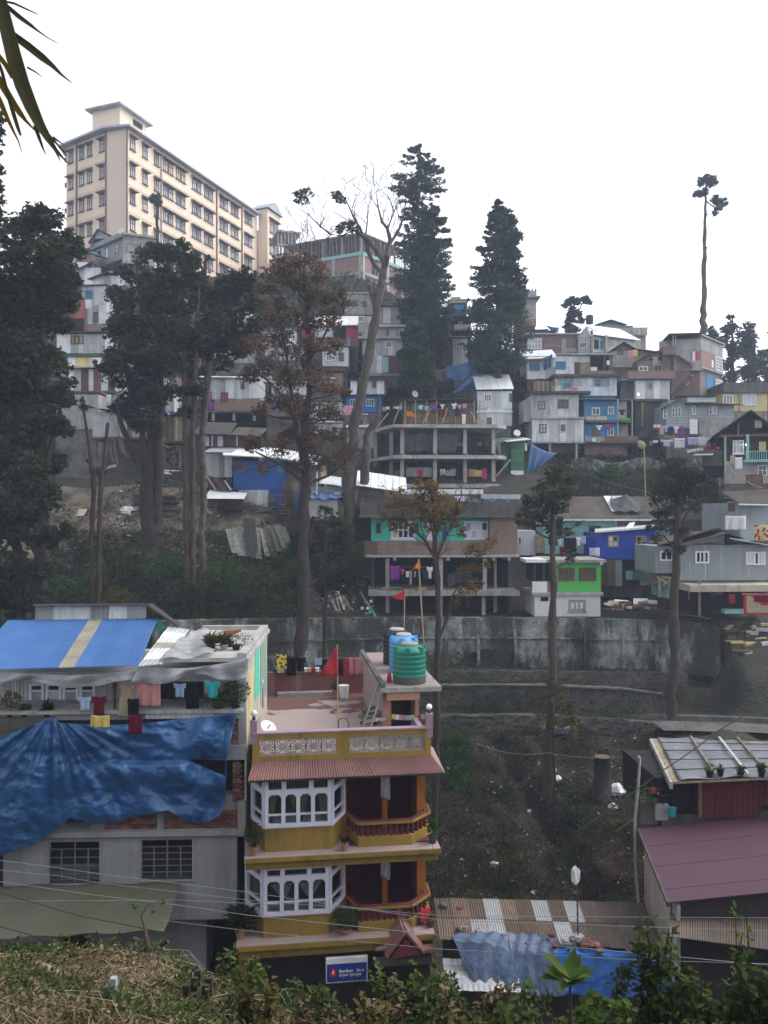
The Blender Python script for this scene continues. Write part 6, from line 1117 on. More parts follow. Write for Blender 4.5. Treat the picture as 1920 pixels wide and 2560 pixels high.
for (r,m_,o_) in (((1510,696,1720,822),'cloth_red',0),((1528,706,1720,810),'cloth_sand',.02),((1556,706,1720,765),'cloth_red',.04),((1575,706,1720,745),'cloth_maroon',.06)):
 mb = MB();q = ZX(*r);a = [fC.hit(q[0],q[1],o_),fC.hit(q[2],q[1],o_),fC.hit(q[2],q[3],o_),fC.hit(q[0] + (28 if m_ == 'cloth_red' and o_ > 0 else 0),q[3],o_)];mb.sheet(*a,.012);mb.build('carpet_field' if o_ else 'carpet_ground',m_,cg)
MB().tube([fC.hit(*ZX(1500,696),-.05),fC.hit(*ZX(1760,700),-.05)],.04,6).build('rail','bamboo',cg)
garment(Face(1890,61,0),ZX(1575,272,1720,366),'red','towel','red and gold patterned rug hung on the blue grey house',mat='carpet_dark',cat='rug');garment(Face(1850,60.5,0),ZX(1396,218,1525,304),'white','towel','pale translucent sheet hung before the blue grey house',cat='sheet')
for (a,b_,Z_,Y_,lab) in (((330,190),(860,210),ZC,80,'upper washing line under the plank house'),((280,385),(1050,335),ZC,78,'washing line carrying the lilac sheets'),((310,345),(650,335),ZX,68,'washing line before the pale teal planks'),((950,725),(1210,725),Z8,63.6,'washing line in the open floor of the turquoise house')):
 cord('washing_line',lab,[P(*Z_(*a),Y_),P(*Z_(*b_),Y_)],.012,'cable_pale',.1,cat='washing line')
# pole with a bag over its lamp, and its wires
t_ = thing('lamp_pole','thin lamp pole with a yellowish bag tied over its head','lamp pole',P(*ZR(866,1165),80));MB().tube([P(*ZR(866,1168),80),P(*ZR(856,830),80)],.06,6).build('pole','bamboo',t_);mb = MB();mb.sphere(P(*ZR(838,808),80),.42,10,(1,.5,1));mb.v = [(x + .45*(z-mb.v[0][2]+.4)*-.5,y,z + .06*math.sin(x*31)) for x,y,z in mb.v];cloth('bag_lime',(.36,.38,.2));mb.build('bag','bag_lime',t_,smooth=True)
m_,tt,bb,oo = _nodes('lamp_glow');bb.inputs['Emission Color'].default_value = (.85,.9,1,1);bb.inputs['Emission Strength'].default_value = 9
for (p,Y_,r_,lab) in ((ZR(820,481),92,.1,'lit bulb on a post by the metal clad box room'),(ZR(1522,808),72,.1,'lit white bulb on the wooden house balcony'),((443,979),80,.09,'lit bulb among the tall evergreen stems')):
 t_ = thing('light_bulb',lab,'lamp',P(*p,Y_));MB().sphere(P(*p,Y_),r_,10).build('bulb','lamp_glow',t_,smooth=True);MB().tube([P(*p,Y_) + Vector((0,.05,r_*.6)),P(*p,Y_) + Vector((0,.5,r_*1.6))],.04,5).build('socket','metal_dark',t_)
def dish(p,r,lab,tilt=(-.6,-.7,.4)):
 t_ = thing('satellite_dish',lab,'satellite dish',p);ax = Vector(tilt).normalized();a = ax.orthogonal().normalized();b2 = ax.cross(a);mb = MB()
 mb.grid(lambda u,v: Vector(p) + (a*math.cos(u*6.2832) + b2*math.sin(u*6.2832))*r*v + ax*(.3*r*v*v),20,5);mb.build('bowl','white_paint',t_,smooth=True,solid=.02);MB().tube([Vector(p),Vector(p) + ax*r*.7],.02,5).build('arm','metal_dark',t_);MB().tube([Vector(p),Vector(p) - Vector((0,0,r*1.3))],.035,6).build('post','metal_dark',t_)
dish(P(*ZM(1028,740),92),.38,'satellite dish on the drying shed roof',(.5,-.8,.2));dish(P(*ZF(1550,165),86),.3,'satellite dish on the green plastered house',(.1,-.9,.3));dish(P(*ZL(790,48),111),.45,'satellite dish on the grey two faced house',(-.3,-.8,.3));dish(P(*ZR(32,735),91),.4,'satellite dish under the white roofed hut',(.1,-.9,.2))
bush('bush','dark creeping bush under the sky blue house',*ZR(780,850),24,88,'leaf_bush',.3,60,seed=55);bush('bush','bright green bush on the slope under the grey tin house',*ZR(630,985),30,85,'leaf_green',.3,55,seed=56);bush('bush','dark bush beside the wooden house annexe',*ZC(1050,900),30,73,'leaf_bush',.24,60,seed=57);bush('bush','brownish bush before the slate house',*ZC(1050,1080),32,68,'leaf_olive',.2,40,seed=58)
t_ = thing('stone_bank','rough stone retaining bank under the stilted tin house','wall',P(*ZR(600,1010),86.5));x0 = P(*ZR(395,0),86.5).x;x1 = P(*ZR(1290,0),86.5).x
zt_,zb_ = P(*ZR(600,905),86.5).z,P(*ZR(600,1030),86.5).z - 1;mb = MB();rr = np.random.default_rng(3);jit = rr.random((60,10))
mb.grid(lambda u,v: (x0 + (x1-x0)*u,86.5 + .5*jit[min(59,int(u*59)),min(9,int(v*9))] + .8*v,zb_ + (zt_-zb_)*v + .3*math.sin(u*15)*(v > .9)),59,9);mb.build('face','stone_wall',t_)
# ================================================================ slope on the left: scrap, plank pile, leaning sheets
rg = random.Random(11)
M('tin_old',(.33,.33,.31),(.16,.155,.14),.7,2.5,streak=.5,rough=.6,objvar=.3);M('tin_moss',(.14,.14,.12),(.07,.07,.055),.7,2.5,streak=.5,rough=.8,objvar=.3)
def corr(mb,a,b,c,d,waves,amp,nv=1,seg=6):
 a,b,c,d = map(Vector,(a,b,c,d));n = (b-a).cross(d-a).normalized()
 mb.grid(lambda u,v: a.lerp(b,u).lerp(d.lerp(c,u),v) + n*(amp*math.sin(u*waves*2*math.pi)),waves*seg,nv);return mb
for k,(x0,x1,y0,y1,lean,m_) in enumerate([(8,55,515,650,38,'tin_old'),(45,90,512,665,35,'tin_old'),(85,115,505,670,28,'tin_old'),(110,150,450,672,18,'tin_moss'),(140,178,452,680,24,'tin_moss'),(172,205,505,682,14,'tin_old'),(205,235,512,665,30,'tin_old'),(228,262,500,660,45,'tin_moss'),(255,290,495,640,50,'tin_moss'),(285,325,490,622,52,'tin_old'),(318,350,498,612,46,'tin_moss')]):
 Yb = 69.5;a,b_ = P(*Z8(x0+lean,y1),Yb-.05*k),P(*Z8(x1+lean,y1+4),Yb-.05*k);c,d = P(*Z8(x1,y0),Yb+1.5-.03*k),P(*Z8(x0,y0-4),Yb+1.5-.03*k)
 mb = MB();corr(mb,a,b_,c,d,5,.035);mb.build('roofing_sheet',m_,solid=.01,label=['weathered silver roofing sheet leaning on the bank','mossy grey roofing sheet leaning on the bank'][m_ == 'tin_moss'],cat='roofing sheet',group='roofing sheets leaning on the bank')
# plank pile beside the thick evergreen
for i in range(11):
 for j in range(2):
  y = 765 - i*13.5;x0 = 850 + rg.uniform(-10,18) + (i*2);x1 = 1165 + rg.uniform(-25,10) - abs(i-6)*3;p = P(*ZS(x0,y),71.5 + j*.35);w_ = npx((x1-x0)*K,71.5);mb = MB()
  mb.box(p,(w_,rg.uniform(-.1,.1),rg.uniform(-.06,.06)),(0,.33,0),(0,0,.13));mb.build('stacked_plank',rg.choice(['wood','wood_dark','wood']),label='dark weathered plank in the stack beside the thick evergreen',cat='plank',group='plank stack')
for k,(x0,y0,x1,y1,m_,lab) in enumerate([(690,748,850,760,'pale_sheet','pale bent tin sheet below the plank stack'),(1025,452,1185,462,'white_sheet','white board lying on the bank under the plank huts'),(1030,478,1150,490,'wood_pale','bare plank lying under the white board'),(1040,430,1110,445,'grey_sheet','grey tin piece above the white board'),(785,690,850,735,'grey_sheet','blue grey tin scrap leaning on the plank stack'),(780,795,815,815,'cream_shack','short pale board below the plank stack'),(490,710,545,755,'cream_shack','cream board standing alone on the slope'),(1040,570,1150,620,'wood_pale','flattened cardboard on the bank'),(1330,530,1415,580,'pale_sheet','light blue tin sheet beside the scrap hut'),(430,1010,480,1035,'tarp_blue','scrap of blue plastic on the lower slope'),(400,960,520,985,'concrete','broken slab on the lower slope')]):
 g0 = ground_at(*ZS((x0+x1)/2,y1),60,90);Y_ = g0.y;a,b_ = P(*ZS(x0,y1),Y_),P(*ZS(x1,y1-rg.uniform(-3,3)),Y_);up = npx((y1-y0)*K,Y_);MB().sheet(a,b_,b_ + Vector((.1,.5,up)),a + Vector((.1,.5,up)),.05).build('scrap_sheet',m_,label=lab,cat='scrap')
for k in range(16):
 px_,py_ = 265+27*k+12*math.sin(k*7),1175+110*abs(math.sin(k*1.9));g0 = ground_at(px_,py_,62,88);a = rg.uniform(-.6,.6);L = .9+1.2*rg.random();d_ = Vector((math.cos(a)*L,.3*math.sin(a),.25*rg.uniform(-1,1)));MB().sheet(g0 + Vector((0,-.15,.05)),g0 + d_ + Vector((0,-.15,.05)),g0 + d_ + Vector((.1,.5,.45)),g0 + Vector((.1,.5,.45)),.03).build('tin_scrap',['tin_old','pale_sheet','tin_moss','rust_sheet'][k % 4],label=['silver tin scrap on the trodden bank','pale tin scrap on the trodden bank','mossy tin scrap on the trodden bank','rusty tin scrap on the trodden bank'][k % 4],cat='tin scrap',group='tin scraps on the bank')
h = House('lean_to','low lean to with bright white tin strips beside the blue house',ZS(1335,0)[0],74.5,0);h.t.location.z = .5
for i in range(2): a,b_ = h.f.hit(*ZS(1335,622+i*18),.5+i*.6),h.f.hit(*ZS(1582,640+i*2),.5+i*.6);MB().sheet(a,b_,b_ + Vector((0,1.6,.55)),a + Vector((0,1.6,.55)),.03).build('roof_strip','white_sheet',h.t)
h.part('back_wall',ZS(1400,640,1560,715),'wood',-.6,-1.5);h.part('post',ZS(1400,635,1410,760),'wood',.4,.3);h.part('counter',ZS(1395,690,1600,715),'wood_dark',.3,-.6)
for i in range(9): a = P(*ZS(1330+i*18,480+i*6),76);MB().bar(a,P(*ZS(1400+i*14,585),75.2),.14,.04).build('leaning_board',rg.choice(['wood','wood_dark','grey_sheet']),label='dark board leaning against the scrap hut',cat='board',group='boards leaning on the scrap hut')
h = House('scrap_heap','collapsed plank and plastic heap against the wall under the bushes',Z8(600,0)[0],63.6,0,'scrap heap');h.t.location.z = -8.2
for i in range(9): x = 605+i*11;MB().bar(h.f.hit(*Z8(x+rg.uniform(-6,6),870+rg.uniform(0,30)),-.3),h.f.hit(*Z8(x+35,990+rg.uniform(-15,10)),.5),.22,.05).build('board',rg.choice(['wood_pale','tin_old','wood']),h.t)
for i in range(60):
 x,y = 500+rg.random()*370,850+rg.random()*160
 if y < 880 + abs(x-690)*.35 and x > 740: continue
 p = h.f.hit(*Z8(x,y),.3);s_ = .08+.16*rg.random();MB().add([p,p+Vector((s_,0,.03)),p+Vector((s_*.8,-.05,s_)),p+Vector((-.02,.02,s_*.9))],[(0,1,2,3)]).build('litter',rg.choice(['white_paint','pale_sheet','sky_blue','sack','pale_teal','metal_dark']),h.t,solid=.02)
MB().bar(P(*Z8(765,845),66),P(*Z8(880,1030),62.9),.14).build('pipe','dark_green',label='green pipe slanting down beside the turquoise house',cat='pipe')
t_ = thing('root_mass','exposed gnarled tree roots under the stilted plank huts','roots',P(*ZS(790,420),77))
for k,(x0,y0,x1,y1,x2,y2) in enumerate([(770,250,785,330,850,400),(740,250,745,340,760,420),(780,255,800,350,840,380),(1040,290,1100,320,1150,300),(1050,310,1110,350,1170,340),(1045,340,1090,390,1140,440),(1060,300,1080,350,1060,420),(720,260,715,340,735,410),(1030,360,1070,380,1120,370),(1150,330,1165,400,1160,450)]):
 MB().tube([P(*ZS(x0,y0),78.5),P(*ZS(x1,y1),77.3),P(*ZS(x2,y2),76.6)],[.28,.2,.1],7).build('root','bark_brown',t_,smooth=True)
leafmat('leaf_litter',(.03,.02,.013),(.09,.055,.032),(.17,.12,.07),.2)
ground_cover('undergrowth','dark leafy undergrowth on the bank above the tall wall',120,1330,760,1570,9000,'leaf_bush',.2,seed=1,yr=(56,80))
ground_cover('slope_grass','dull grass and weeds on the slope under the right hand houses',1390,1120,1900,1265,6000,'leaf_bush',.24,seed=2,yr=(72,95))
ground_cover('slope_weeds','weeds on the bank under the plank huts',0,1000,780,1340,4200,'leaf_bush',.2,seed=3,yr=(64,90),mask=lambda a,b,r: math.sin(a*.021)+math.cos(b*.027+a*.01) > -.5)
ground_cover('slope_fern','ferns and creepers on the rubbish slope',1060,1830,1640,2290,9000,'leaf_bush',.13,seed=4,yr=(30,56),mask=lambda a,b,r: math.sin(a*.03+2)+math.cos(b*.021+a*.013) > .25)
ground_cover('dead_leaves','brown dead leaves and twigs over the rubbish slope',1060,1830,1640,2290,14000,'leaf_litter',.1,seed=5,yr=(30,56),lift=.05)
ground_cover('ivy','green ivy cascading down behind the yellow house',1095,1815,1200,2010,2200,'leaf_green',.13,seed=6,yr=(30,58),lift=.5,mask=lambda a,b,r: ((a-1140-(b-1900)*.12)/36)**2+((b-1905)/88)**2 < .6+.6*r.random())
ground_cover('hill_scrub','dull scrub between the upper hillside houses',560,640,1320,1010,5200,'leaf_bush',.4,seed=8,yr=(84,128),lift=.4)
ground_cover('wall_grass','short grass on the ledges between the terrace walls',800,1640,1700,1840,9000,'leaf_bush',.14,seed=7,yr=(52,66),lift=.1,mask=lambda a,b,r: math.sin(a*.017+b*.05)+math.cos(b*.06+a*.02)+r.random() > .3)
for k,(px,py,r) in enumerate([(1425,1990,22),(1440,2030,20),(1460,2060,16),(1270,1955,10),(1500,2170,16),(1290,2150,12),(1320,2080,8),(1545,2040,12)]):
 g0 = ground_at(px,py,34,56);bush('fern','bluish green fern clump on the rubbish slope',px,py,r,g0.y-.2,'leaf_green',.13,34,seed=70+k,group='ferns on the rubbish slope',cat='fern',n=4)
q_ = cast(250+480*RNG.random(700),1150+270*RNG.random(700),(62,86));q_ = q_[~np.isnan(q_[:,0])]
for k,m_ in enumerate(('wood','tin_old','concrete','wood_pale','pale_sheet')):
 v_ = []
 for c in q_[k::5]: a = RNG.random()*3.14;L = .12+.5*RNG.random()**3;W_ = .06+.14*RNG.random();d1_ = np.array([math.cos(a),math.sin(a)*.5,.15*RNG.normal()])*L;d2_ = np.array([-math.sin(a)*.4,math.cos(a)*.4,.7])*W_;c = c + np.array([0,-.06,.03]);v_.append(np.stack([c,c+d1_,c+d1_+d2_,c+d2_]))
 np_mesh('rubble',np.concatenate(v_),m_,kind='stuff',label='scattered boards, tin scraps and stones on the bank under the huts')
ground_cover('slope_green','fresh green weeds dotted over the rubbish slope',1070,1830,1640,2280,3000,'leaf_green',.12,seed=14,yr=(30,56),mask=lambda a,b,r: math.sin(a*.041)+math.cos(b*.033-a*.02) > .8)
rr = np.random.default_rng(77);vs_,kinds = [],{'white_paint': [],'pale_sheet': [],'yellow_wall': [],'sky_blue': [],'cloth_red': []}
for k in range(430):
 px = 1090 + 560*rr.random();py = 1840 + 420*rr.random()**1.1;ys = np.linspace(34,57,700);zz = (1280-py)/F*ys;xx = (px-960)/F*ys;hh = H(xx,ys);hit = hh >= zz
 if not hit.any(): continue
 i = int(np.argmax(hit));c = np.array([xx[i],ys[i]-.05,hh[i]+.05]);s_ = .04+.11*rr.random()**2;q = rr.normal(size=(4,3))*.25*s_ + np.array([[0,0,0],[s_,0,0],[s_,0,s_*.8],[0,0,s_*.8]]) + c;kinds[['white_paint','white_paint','white_paint','pale_sheet','pale_sheet','yellow_wall','sky_blue','cloth_red'][rr.integers(0,8)]].append(q)
for m_,q in kinds.items(): np_mesh('litter',np.concatenate(q),m_,kind='stuff',label='scattered scraps of plastic and paper litter on the slope')
for k,(px,py,s_) in enumerate([(1545,1980,.5),(1530,2020,.3),(1382,1928,.25),(1392,1950,.3),(1320,2030,.2),(1235,2165,.25),(1600,1905,.3)]):
 g0 = ground_at(px,py,34,56);mb = MB();mb.sphere(g0 + Vector((0,-.1,s_*.3)),s_,8,(1,.7,.7));mb.v = [(x+rr.normal()*.12*s_,y+rr.normal()*.1*s_,z+rr.normal()*.12*s_) for x,y,z in mb.v];mb.build('plastic_bag','white_paint',label='crumpled white plastic bag on the rubbish slope',cat='bag',group='bags on the rubbish slope')
t_ = thing('tree_stump','sawn tree stump with a pale cut top on the rubbish slope','stump',ground_at(1505,1995,38,56));g0 = Vector(t_.location);zt_ = P(0,1892,g0.y).z;MB().tube([g0 + Vector((0,0,-.4)),g0 + Vector((.03,0,1)),Vector((g0.x,g0.y,zt_))],[.62,.48,.45],10).build('trunk','bark',t_,smooth=True);MB().lathe((g0.x,g0.y,zt_),[(.44,0),(.42,.03)],12).build('cut_face','wood',t_)
# ================================================================ the yellow house
ZY = zone(580,1900,560/1659);ZT = zone(580,1540,560/1659)
M('mustard',(.3,.195,.032),(.2,.13,.027),.7,.7,streak=.6,scol=(.1,.07,.025),sscale=2.5,bump=.12,objvar=.03);M('orange',(.38,.13,.02),(.28,.095,.018),.4,1.,streak=.15,objvar=.03);M('salmon_wall',(.45,.24,.16),(.36,.19,.13),.4,1.,streak=.3,objvar=.03)
M('maroon',(.13,.025,.03),(.085,.02,.024),.5,1.2,objvar=.05);M('ledge_pink',(.32,.25,.24),(.23,.18,.17),.5,2.,spot=.3,scol=(.18,.14,.13),objvar=.05);M('lilac_cap',(.32,.22,.28),(.25,.17,.22),.4,1.5,streak=.2,objvar=.05);M('awning_red',(.22,.115,.105),(.16,.085,.078),.6,1.6,streak=.35,scol=(.13,.07,.06),rough=.7,objvar=.1)
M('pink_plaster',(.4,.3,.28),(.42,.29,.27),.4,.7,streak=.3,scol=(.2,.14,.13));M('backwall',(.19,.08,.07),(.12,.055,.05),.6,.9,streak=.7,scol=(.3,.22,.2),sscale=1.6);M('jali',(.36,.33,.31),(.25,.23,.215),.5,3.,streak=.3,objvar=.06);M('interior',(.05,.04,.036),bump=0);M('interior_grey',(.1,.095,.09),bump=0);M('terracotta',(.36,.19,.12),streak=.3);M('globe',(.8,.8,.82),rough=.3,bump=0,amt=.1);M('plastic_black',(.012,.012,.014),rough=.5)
m,t,b,o = _nodes('glass_clear');tr = _n(t,'ShaderNodeBsdfTransparent');gl = _n(t,'ShaderNodeBsdfGlossy');gl.inputs['Roughness'].default_value = .06;mx = _n(t,'ShaderNodeMixShader');mx.inputs[0].default_value = .1;tr.inputs[0].default_value = (.8,.85,.86,1)
t.links.new(tr.outputs[0],mx.inputs[1]);t.links.new(gl.outputs[0],mx.inputs[2]);t.links.new(mx.outputs[0],o.inputs[0])
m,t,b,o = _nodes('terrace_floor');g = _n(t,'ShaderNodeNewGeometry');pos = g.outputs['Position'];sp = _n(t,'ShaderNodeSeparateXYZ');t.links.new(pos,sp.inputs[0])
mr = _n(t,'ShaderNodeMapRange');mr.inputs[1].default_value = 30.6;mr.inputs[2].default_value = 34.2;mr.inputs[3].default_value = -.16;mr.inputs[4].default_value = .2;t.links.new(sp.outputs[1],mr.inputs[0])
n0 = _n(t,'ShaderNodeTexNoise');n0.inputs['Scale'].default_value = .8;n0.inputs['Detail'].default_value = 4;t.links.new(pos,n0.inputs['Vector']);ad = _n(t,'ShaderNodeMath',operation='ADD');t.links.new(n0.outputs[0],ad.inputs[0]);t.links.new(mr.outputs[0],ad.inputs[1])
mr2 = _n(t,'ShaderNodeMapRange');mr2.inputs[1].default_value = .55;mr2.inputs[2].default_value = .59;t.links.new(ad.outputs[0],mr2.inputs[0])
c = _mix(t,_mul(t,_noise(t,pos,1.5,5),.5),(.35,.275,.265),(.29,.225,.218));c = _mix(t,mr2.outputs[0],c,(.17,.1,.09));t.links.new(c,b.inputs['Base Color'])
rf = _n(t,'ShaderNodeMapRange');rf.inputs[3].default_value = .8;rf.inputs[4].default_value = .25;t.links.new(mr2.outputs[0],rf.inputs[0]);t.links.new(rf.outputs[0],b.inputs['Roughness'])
fy = Face(620,26.2,7.5);h = House('yellow_house','mustard yellow house with white bay windows, red balconies and roof terrace',620,26.2,7.5);h.f = fy;h.t.location.z = -16.2;TY = h.t
def ybox(name,r,o0,o1,mat,at=None,parent=None): return h.part(name,r,mat,o0,o1,parent,at=o0 if at is None else at)
def uo(px,py,out): return fy.uz(px,py,out)
uL = uo(632,2050,0)[0];uR = uo(1064,2050,0)[0];zF = uo(850,1899,.2)[1];zTop = uo(850,1829,.2)[1]
zS2 = uo(856,2134,1.35)[1];zS3 = uo(840,2351,1.35)[1];zG = -16.4
def ub(name,u0,z0,u1,z1,o0,o1,mat,parent=None): mb = MB();fy.ubox(mb,u0,z0,u1,z1,o0,o1);return mb.build(name,mat,parent or TY)
ub('rear_block',uL,zG,uR,zF-.2,-2.6,-10.6,'mustard');ub('side_wall',uL,zG,uL+.14,zF-.2,-.02,-2.62,'mustard');ub('side_wall',uR-.14,zS3,uR,zF-.2,-.3,-2.62,'orange')
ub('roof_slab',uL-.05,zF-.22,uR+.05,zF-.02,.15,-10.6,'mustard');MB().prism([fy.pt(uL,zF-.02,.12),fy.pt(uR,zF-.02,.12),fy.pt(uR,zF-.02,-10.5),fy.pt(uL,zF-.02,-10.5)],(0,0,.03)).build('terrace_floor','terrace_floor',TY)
for k,(zs,xl,xr,yt,ye,yb) in enumerate(((zS2,610,1103,2134,2146.5,2164.5),(zS3,590,1089,2351,2365,2385))):
 u0,u1 = uo(xl,yt,1.35)[0],uo(xr,yt,1.35)[0];z1 = uo((xl+xr)/2,ye,1.35)[1];z2 = uo((xl+xr)/2,yb,1.2)[1]
 ub('ledge',u0,z1,u1,zs-.02,1.35,-2.6,'mustard');ub('ledge_top',u0+.01,zs-.02,u1-.01,zs,1.34,-2.6,'ledge_pink');ub('beam',u0+.05,z2,u1-.05,z1,1.15,-2.6,'mustard')
def facet(A,B):
 f = Face.__new__(Face);f.O = Vector((A.x,A.y,0));f.d = (B-A).normalized();f.n = Vector((f.d.y,-f.d.x,0));f.n = -f.n if f.n.dot(fy.n) < 0 else f.n;f.L = (B-A).length;return f
def bay_window(A,B,z0,z1,cols,zt_,zl_,ntr,fw=.11):
 f = facet(A,B);L = f.L;mb = MB();o0,o1 = .06,-.06
 f.ubox(mb,0,z0,fw,z1,o0,o1);f.ubox(mb,L-fw,z0,L,z1,o0,o1);f.ubox(mb,fw,z0,L-fw,z0+fw,o0,o1);f.ubox(mb,fw,z1-fw*.8,L-fw,z1,o0,o1);f.ubox(mb,fw,zt_-fw*.7,L-fw,zt_+fw*.7,o0,o1)
 xs = [fw + (L-2*fw)*i/cols for i in range(cols+1)];ts = [fw + (L-2*fw)*q for q in ([0,.26,.72,1] if ntr == 3 else [0,1])]
 for x in xs[1:-1]: f.ubox(mb,x-.06,z0+fw,x+.06,zt_-fw*.7,o0+.01,o1)
 for x in ts[1:-1]: f.ubox(mb,x-.07,zt_+fw*.7,x+.07,z1-fw*.8,o0+.01,o1)
 f.ubox(mb,fw,zl_-.025,L-fw,zl_+.025,o0-.02,o1)
 for i in range(cols):
  a,b_ = (xs[i] + (.06 if i else 0),xs[i+1] - (.06 if i < cols-1 else 0))
  for (c,s_) in ((a,1),(b_,-1)): p = [f.pt(c,zt_-fw*.7,o0-.01),f.pt(c + s_*.09,zt_-fw*.7,o0-.01),f.pt(c,zt_-fw*.7-.1,o0-.01)];mb.prism(p,-f.n*.08)
 w_ = mb.build('bay_window','purple_white',TY)
 for i in range(cols):
  a,b_ = xs[i]+.05,xs[i+1]-.05
  for (q0,q1) in ((z0+fw*.8,zl_-.02),(zl_+.02,zt_-fw*.6)): m2 = MB();f.ubox(m2,a,q0,b_,q1,.008,-.008);m2.build('pane','glass_clear',w_)
 for i in range(len(ts)-1): m2 = MB();f.ubox(m2,ts[i]+.06,zt_+fw*.6,ts[i+1]-.06,z1-fw*.7,.008,-.008);m2.build('pane','glass_clear',w_)
 return w_
def V2(u,out): p = fy.pt(u,0,out);return Vector((p.x,p.y,0))
cloth('curtain_olive',(.34,.34,.2));cloth('curtain_white',(.6,.6,.62),trans=.3);cloth('curtain_blue',(.2,.34,.42))
for fl,(xl,xf0,xf1,xr,yh,yb,yw,zs,zt_ceil) in enumerate(((631,662,828,859,1948,2066,2128,zS2,zF-.25),(617,659,822,858,2175,2286,2350,zS3,uo(856,2164.5,1.2)[1]))):
 o = .95;a0,a1 = uo(xl,yb,.0)[0],uo(xr,yb,.0)[0];f0,f1 = uo(xf0,yb,o)[0],uo(xf1,yb,o)[0];zsill = uo((xf0+xf1)/2,yb,o)[1];zh = zt_ceil - .02
 A,B,C,D_ = V2(a0,0),V2(f0,o),V2(f1,o),V2(a1,0)
 mb = MB();mb.prism([Vector((p.x,p.y,zs)) for p in (A,B,C,D_)],(0,0,zsill - zs - .03));mb.build('bay_wall','mustard',TY)
 mb = MB();cc = (A+B+C+D_)/4;ex = [cc + (p-cc)*1.04 for p in (A,B,C,D_)];mb.prism([Vector((p.x,p.y,zsill-.03)) for p in ex],(0,0,.035));mb.build('bay_sill','purple_white',TY)
 ztr = zh - (.42 if fl == 0 else .36);zlow = zsill + (ztr-zsill)*.36
 for (p,q,c_,n_) in ((A,B,1,1),(B,C,4,3),(C,D_,1,1)): bay_window(p,q,zsill+.01,zh,c_,ztr,zlow,n_)
    # room behind
 ub('room_back',a0,zs,a1,zh,-2.4,-2.58,'interior_grey');ub('room_floor',a0,zs,a1,zs+.02,-.05,-2.4,'interior');ub('room_side',a1-.02,zs,a1+.1,zh,-.02,-2.5,'orange')
 fb = facet(B,C)
 def cur(pts,mat,out=-.16):
  mb = MB();q = [fb.pt(fb.L*u,zsill + (ztr-zsill)*v,out) for u,v in pts]
  mb.grid(lambda u,v: q[0].lerp(q[1],u).lerp(q[3].lerp(q[2],u),v) + fb.n*(.03*math.sin(u*22)),12,6);mb.build('curtain',mat,TY,smooth=True)
 if fl == 0:
  cur([(.06,.02),(.1,.02),(.2,1),(.08,1)],'curtain_olive');cur([(.42,.5),(.44,.45),(.47,1),(.33,1)],'curtain_olive');cur([(.53,.02),(.56,.02),(.68,1),(.56,1)],'curtain_olive');cur([(.86,.02),(.98,.02),(.97,1),(.8,1)],'curtain_olive')
 else:
  cur([(.28,.38),(.36,.45),(.44,.8),(.1,.78)],'curtain_white');cur([(.66,.42),(.74,.38),(.92,.85),(.54,.78)],'curtain_white');cur([(.3,.7),(.36,.7),(.38,1),(.3,1)],'curtain_blue',-.2);cur([(.55,.6),(.6,.6),(.62,1),(.55,1)],'curtain_blue',-.2);cur([(.05,.0),(.4,.0),(.36,.18),(.06,.14)],'curtain_white');cur([(.55,.0),(.9,.0),(.88,.2),(.56,.12)],'curtain_white')
    # balcony
 dy = 0 if fl == 0 else uo(960,2270,.95)[1] - uo(960,2055,.95)[1]
 ob = .95;yb2 = 2054 if fl == 0 else 2266;g0,g1 = uo(862,yb2,.0)[0]+.05,uo(896,yb2,ob)[0];g2,g3 = uo(1030,yb2,ob)[0],uo(1072,yb2,.1)[0];zr = uo(965,yb2,ob)[1];zwall = zr - .17
 pl_ = [(g0,0),(g1,ob),(g2,ob),(g3,.25),(g3+.02,-.5)];inn = [(g0+.12,0),(g1+.06,ob-.17),(g2-.06,ob-.17),(g3-.17,.2),(g3-.16,-.5)]
 for i in range(4):
  (p0,p1),(q0,q1) = (pl_[i],pl_[i+1]),(inn[i],inn[i+1]);mb = MB();e_ = 1.05
  mb.prism([fy.pt(p0[0],zr-.08,p0[1]),fy.pt(p1[0],zr-.08,p1[1]),fy.pt(q1[0],zr-.08,q1[1]),fy.pt(q0[0],zr-.08,q0[1])],(0,0,.1));mb.build('handrail','maroon',TY)
  a_,b_ = fy.pt(p0[0],zr-.07,p0[1]),fy.pt(p1[0],zr-.07,p1[1]);mb = MB();nn = facet(Vector((a_.x,a_.y,0)),Vector((b_.x,b_.y,0)));mb.box(a_ + nn.n*.0,b_-a_,nn.n*.035,(0,0,.075));mb.build('handrail_edge','mustard',TY)
  mb = MB();mb.prism([fy.pt(p0[0],zs,p0[1]),fy.pt(p1[0],zs,p1[1]),fy.pt(q1[0],zs,q1[1]),fy.pt(q0[0],zs,q0[1])],(0,0,zwall-.28-zs));mb.build('balcony_wall','mustard',TY)
  nb_ = [3,9,4,2][i]
  for j in range(nb_):
   s_ = (j+.5)/nb_;c = fy.pt((p0[0]+p1[0]+q0[0]+q1[0])/4*0 + (p0[0]*(1-s_)+p1[0]*s_+q0[0]*(1-s_)+q1[0]*s_)/2,zwall-.28,(p0[1]*(1-s_)+p1[1]*s_+q0[1]*(1-s_)+q1[1]*s_)/2)
   MB().lathe(c,[(.05,0),(.05,.05),(.03,.08),(.055,.15),(.055,.2),(.03,.28),(.045,zr-.08-(zwall-.28))],8).build('baluster','maroon',TY,smooth=True)
 ub('balcony_floor',g0,zs,g3,zs+.03,.8,-2.5,'maroon');ub('loggia_back',a1+.1,zs,uR-.14,zh,-2.4,-2.58,'interior');ub('loggia_dado',a1+.1,zs,uR-.14,zs+1.1,-2.36,-2.41,'maroon')
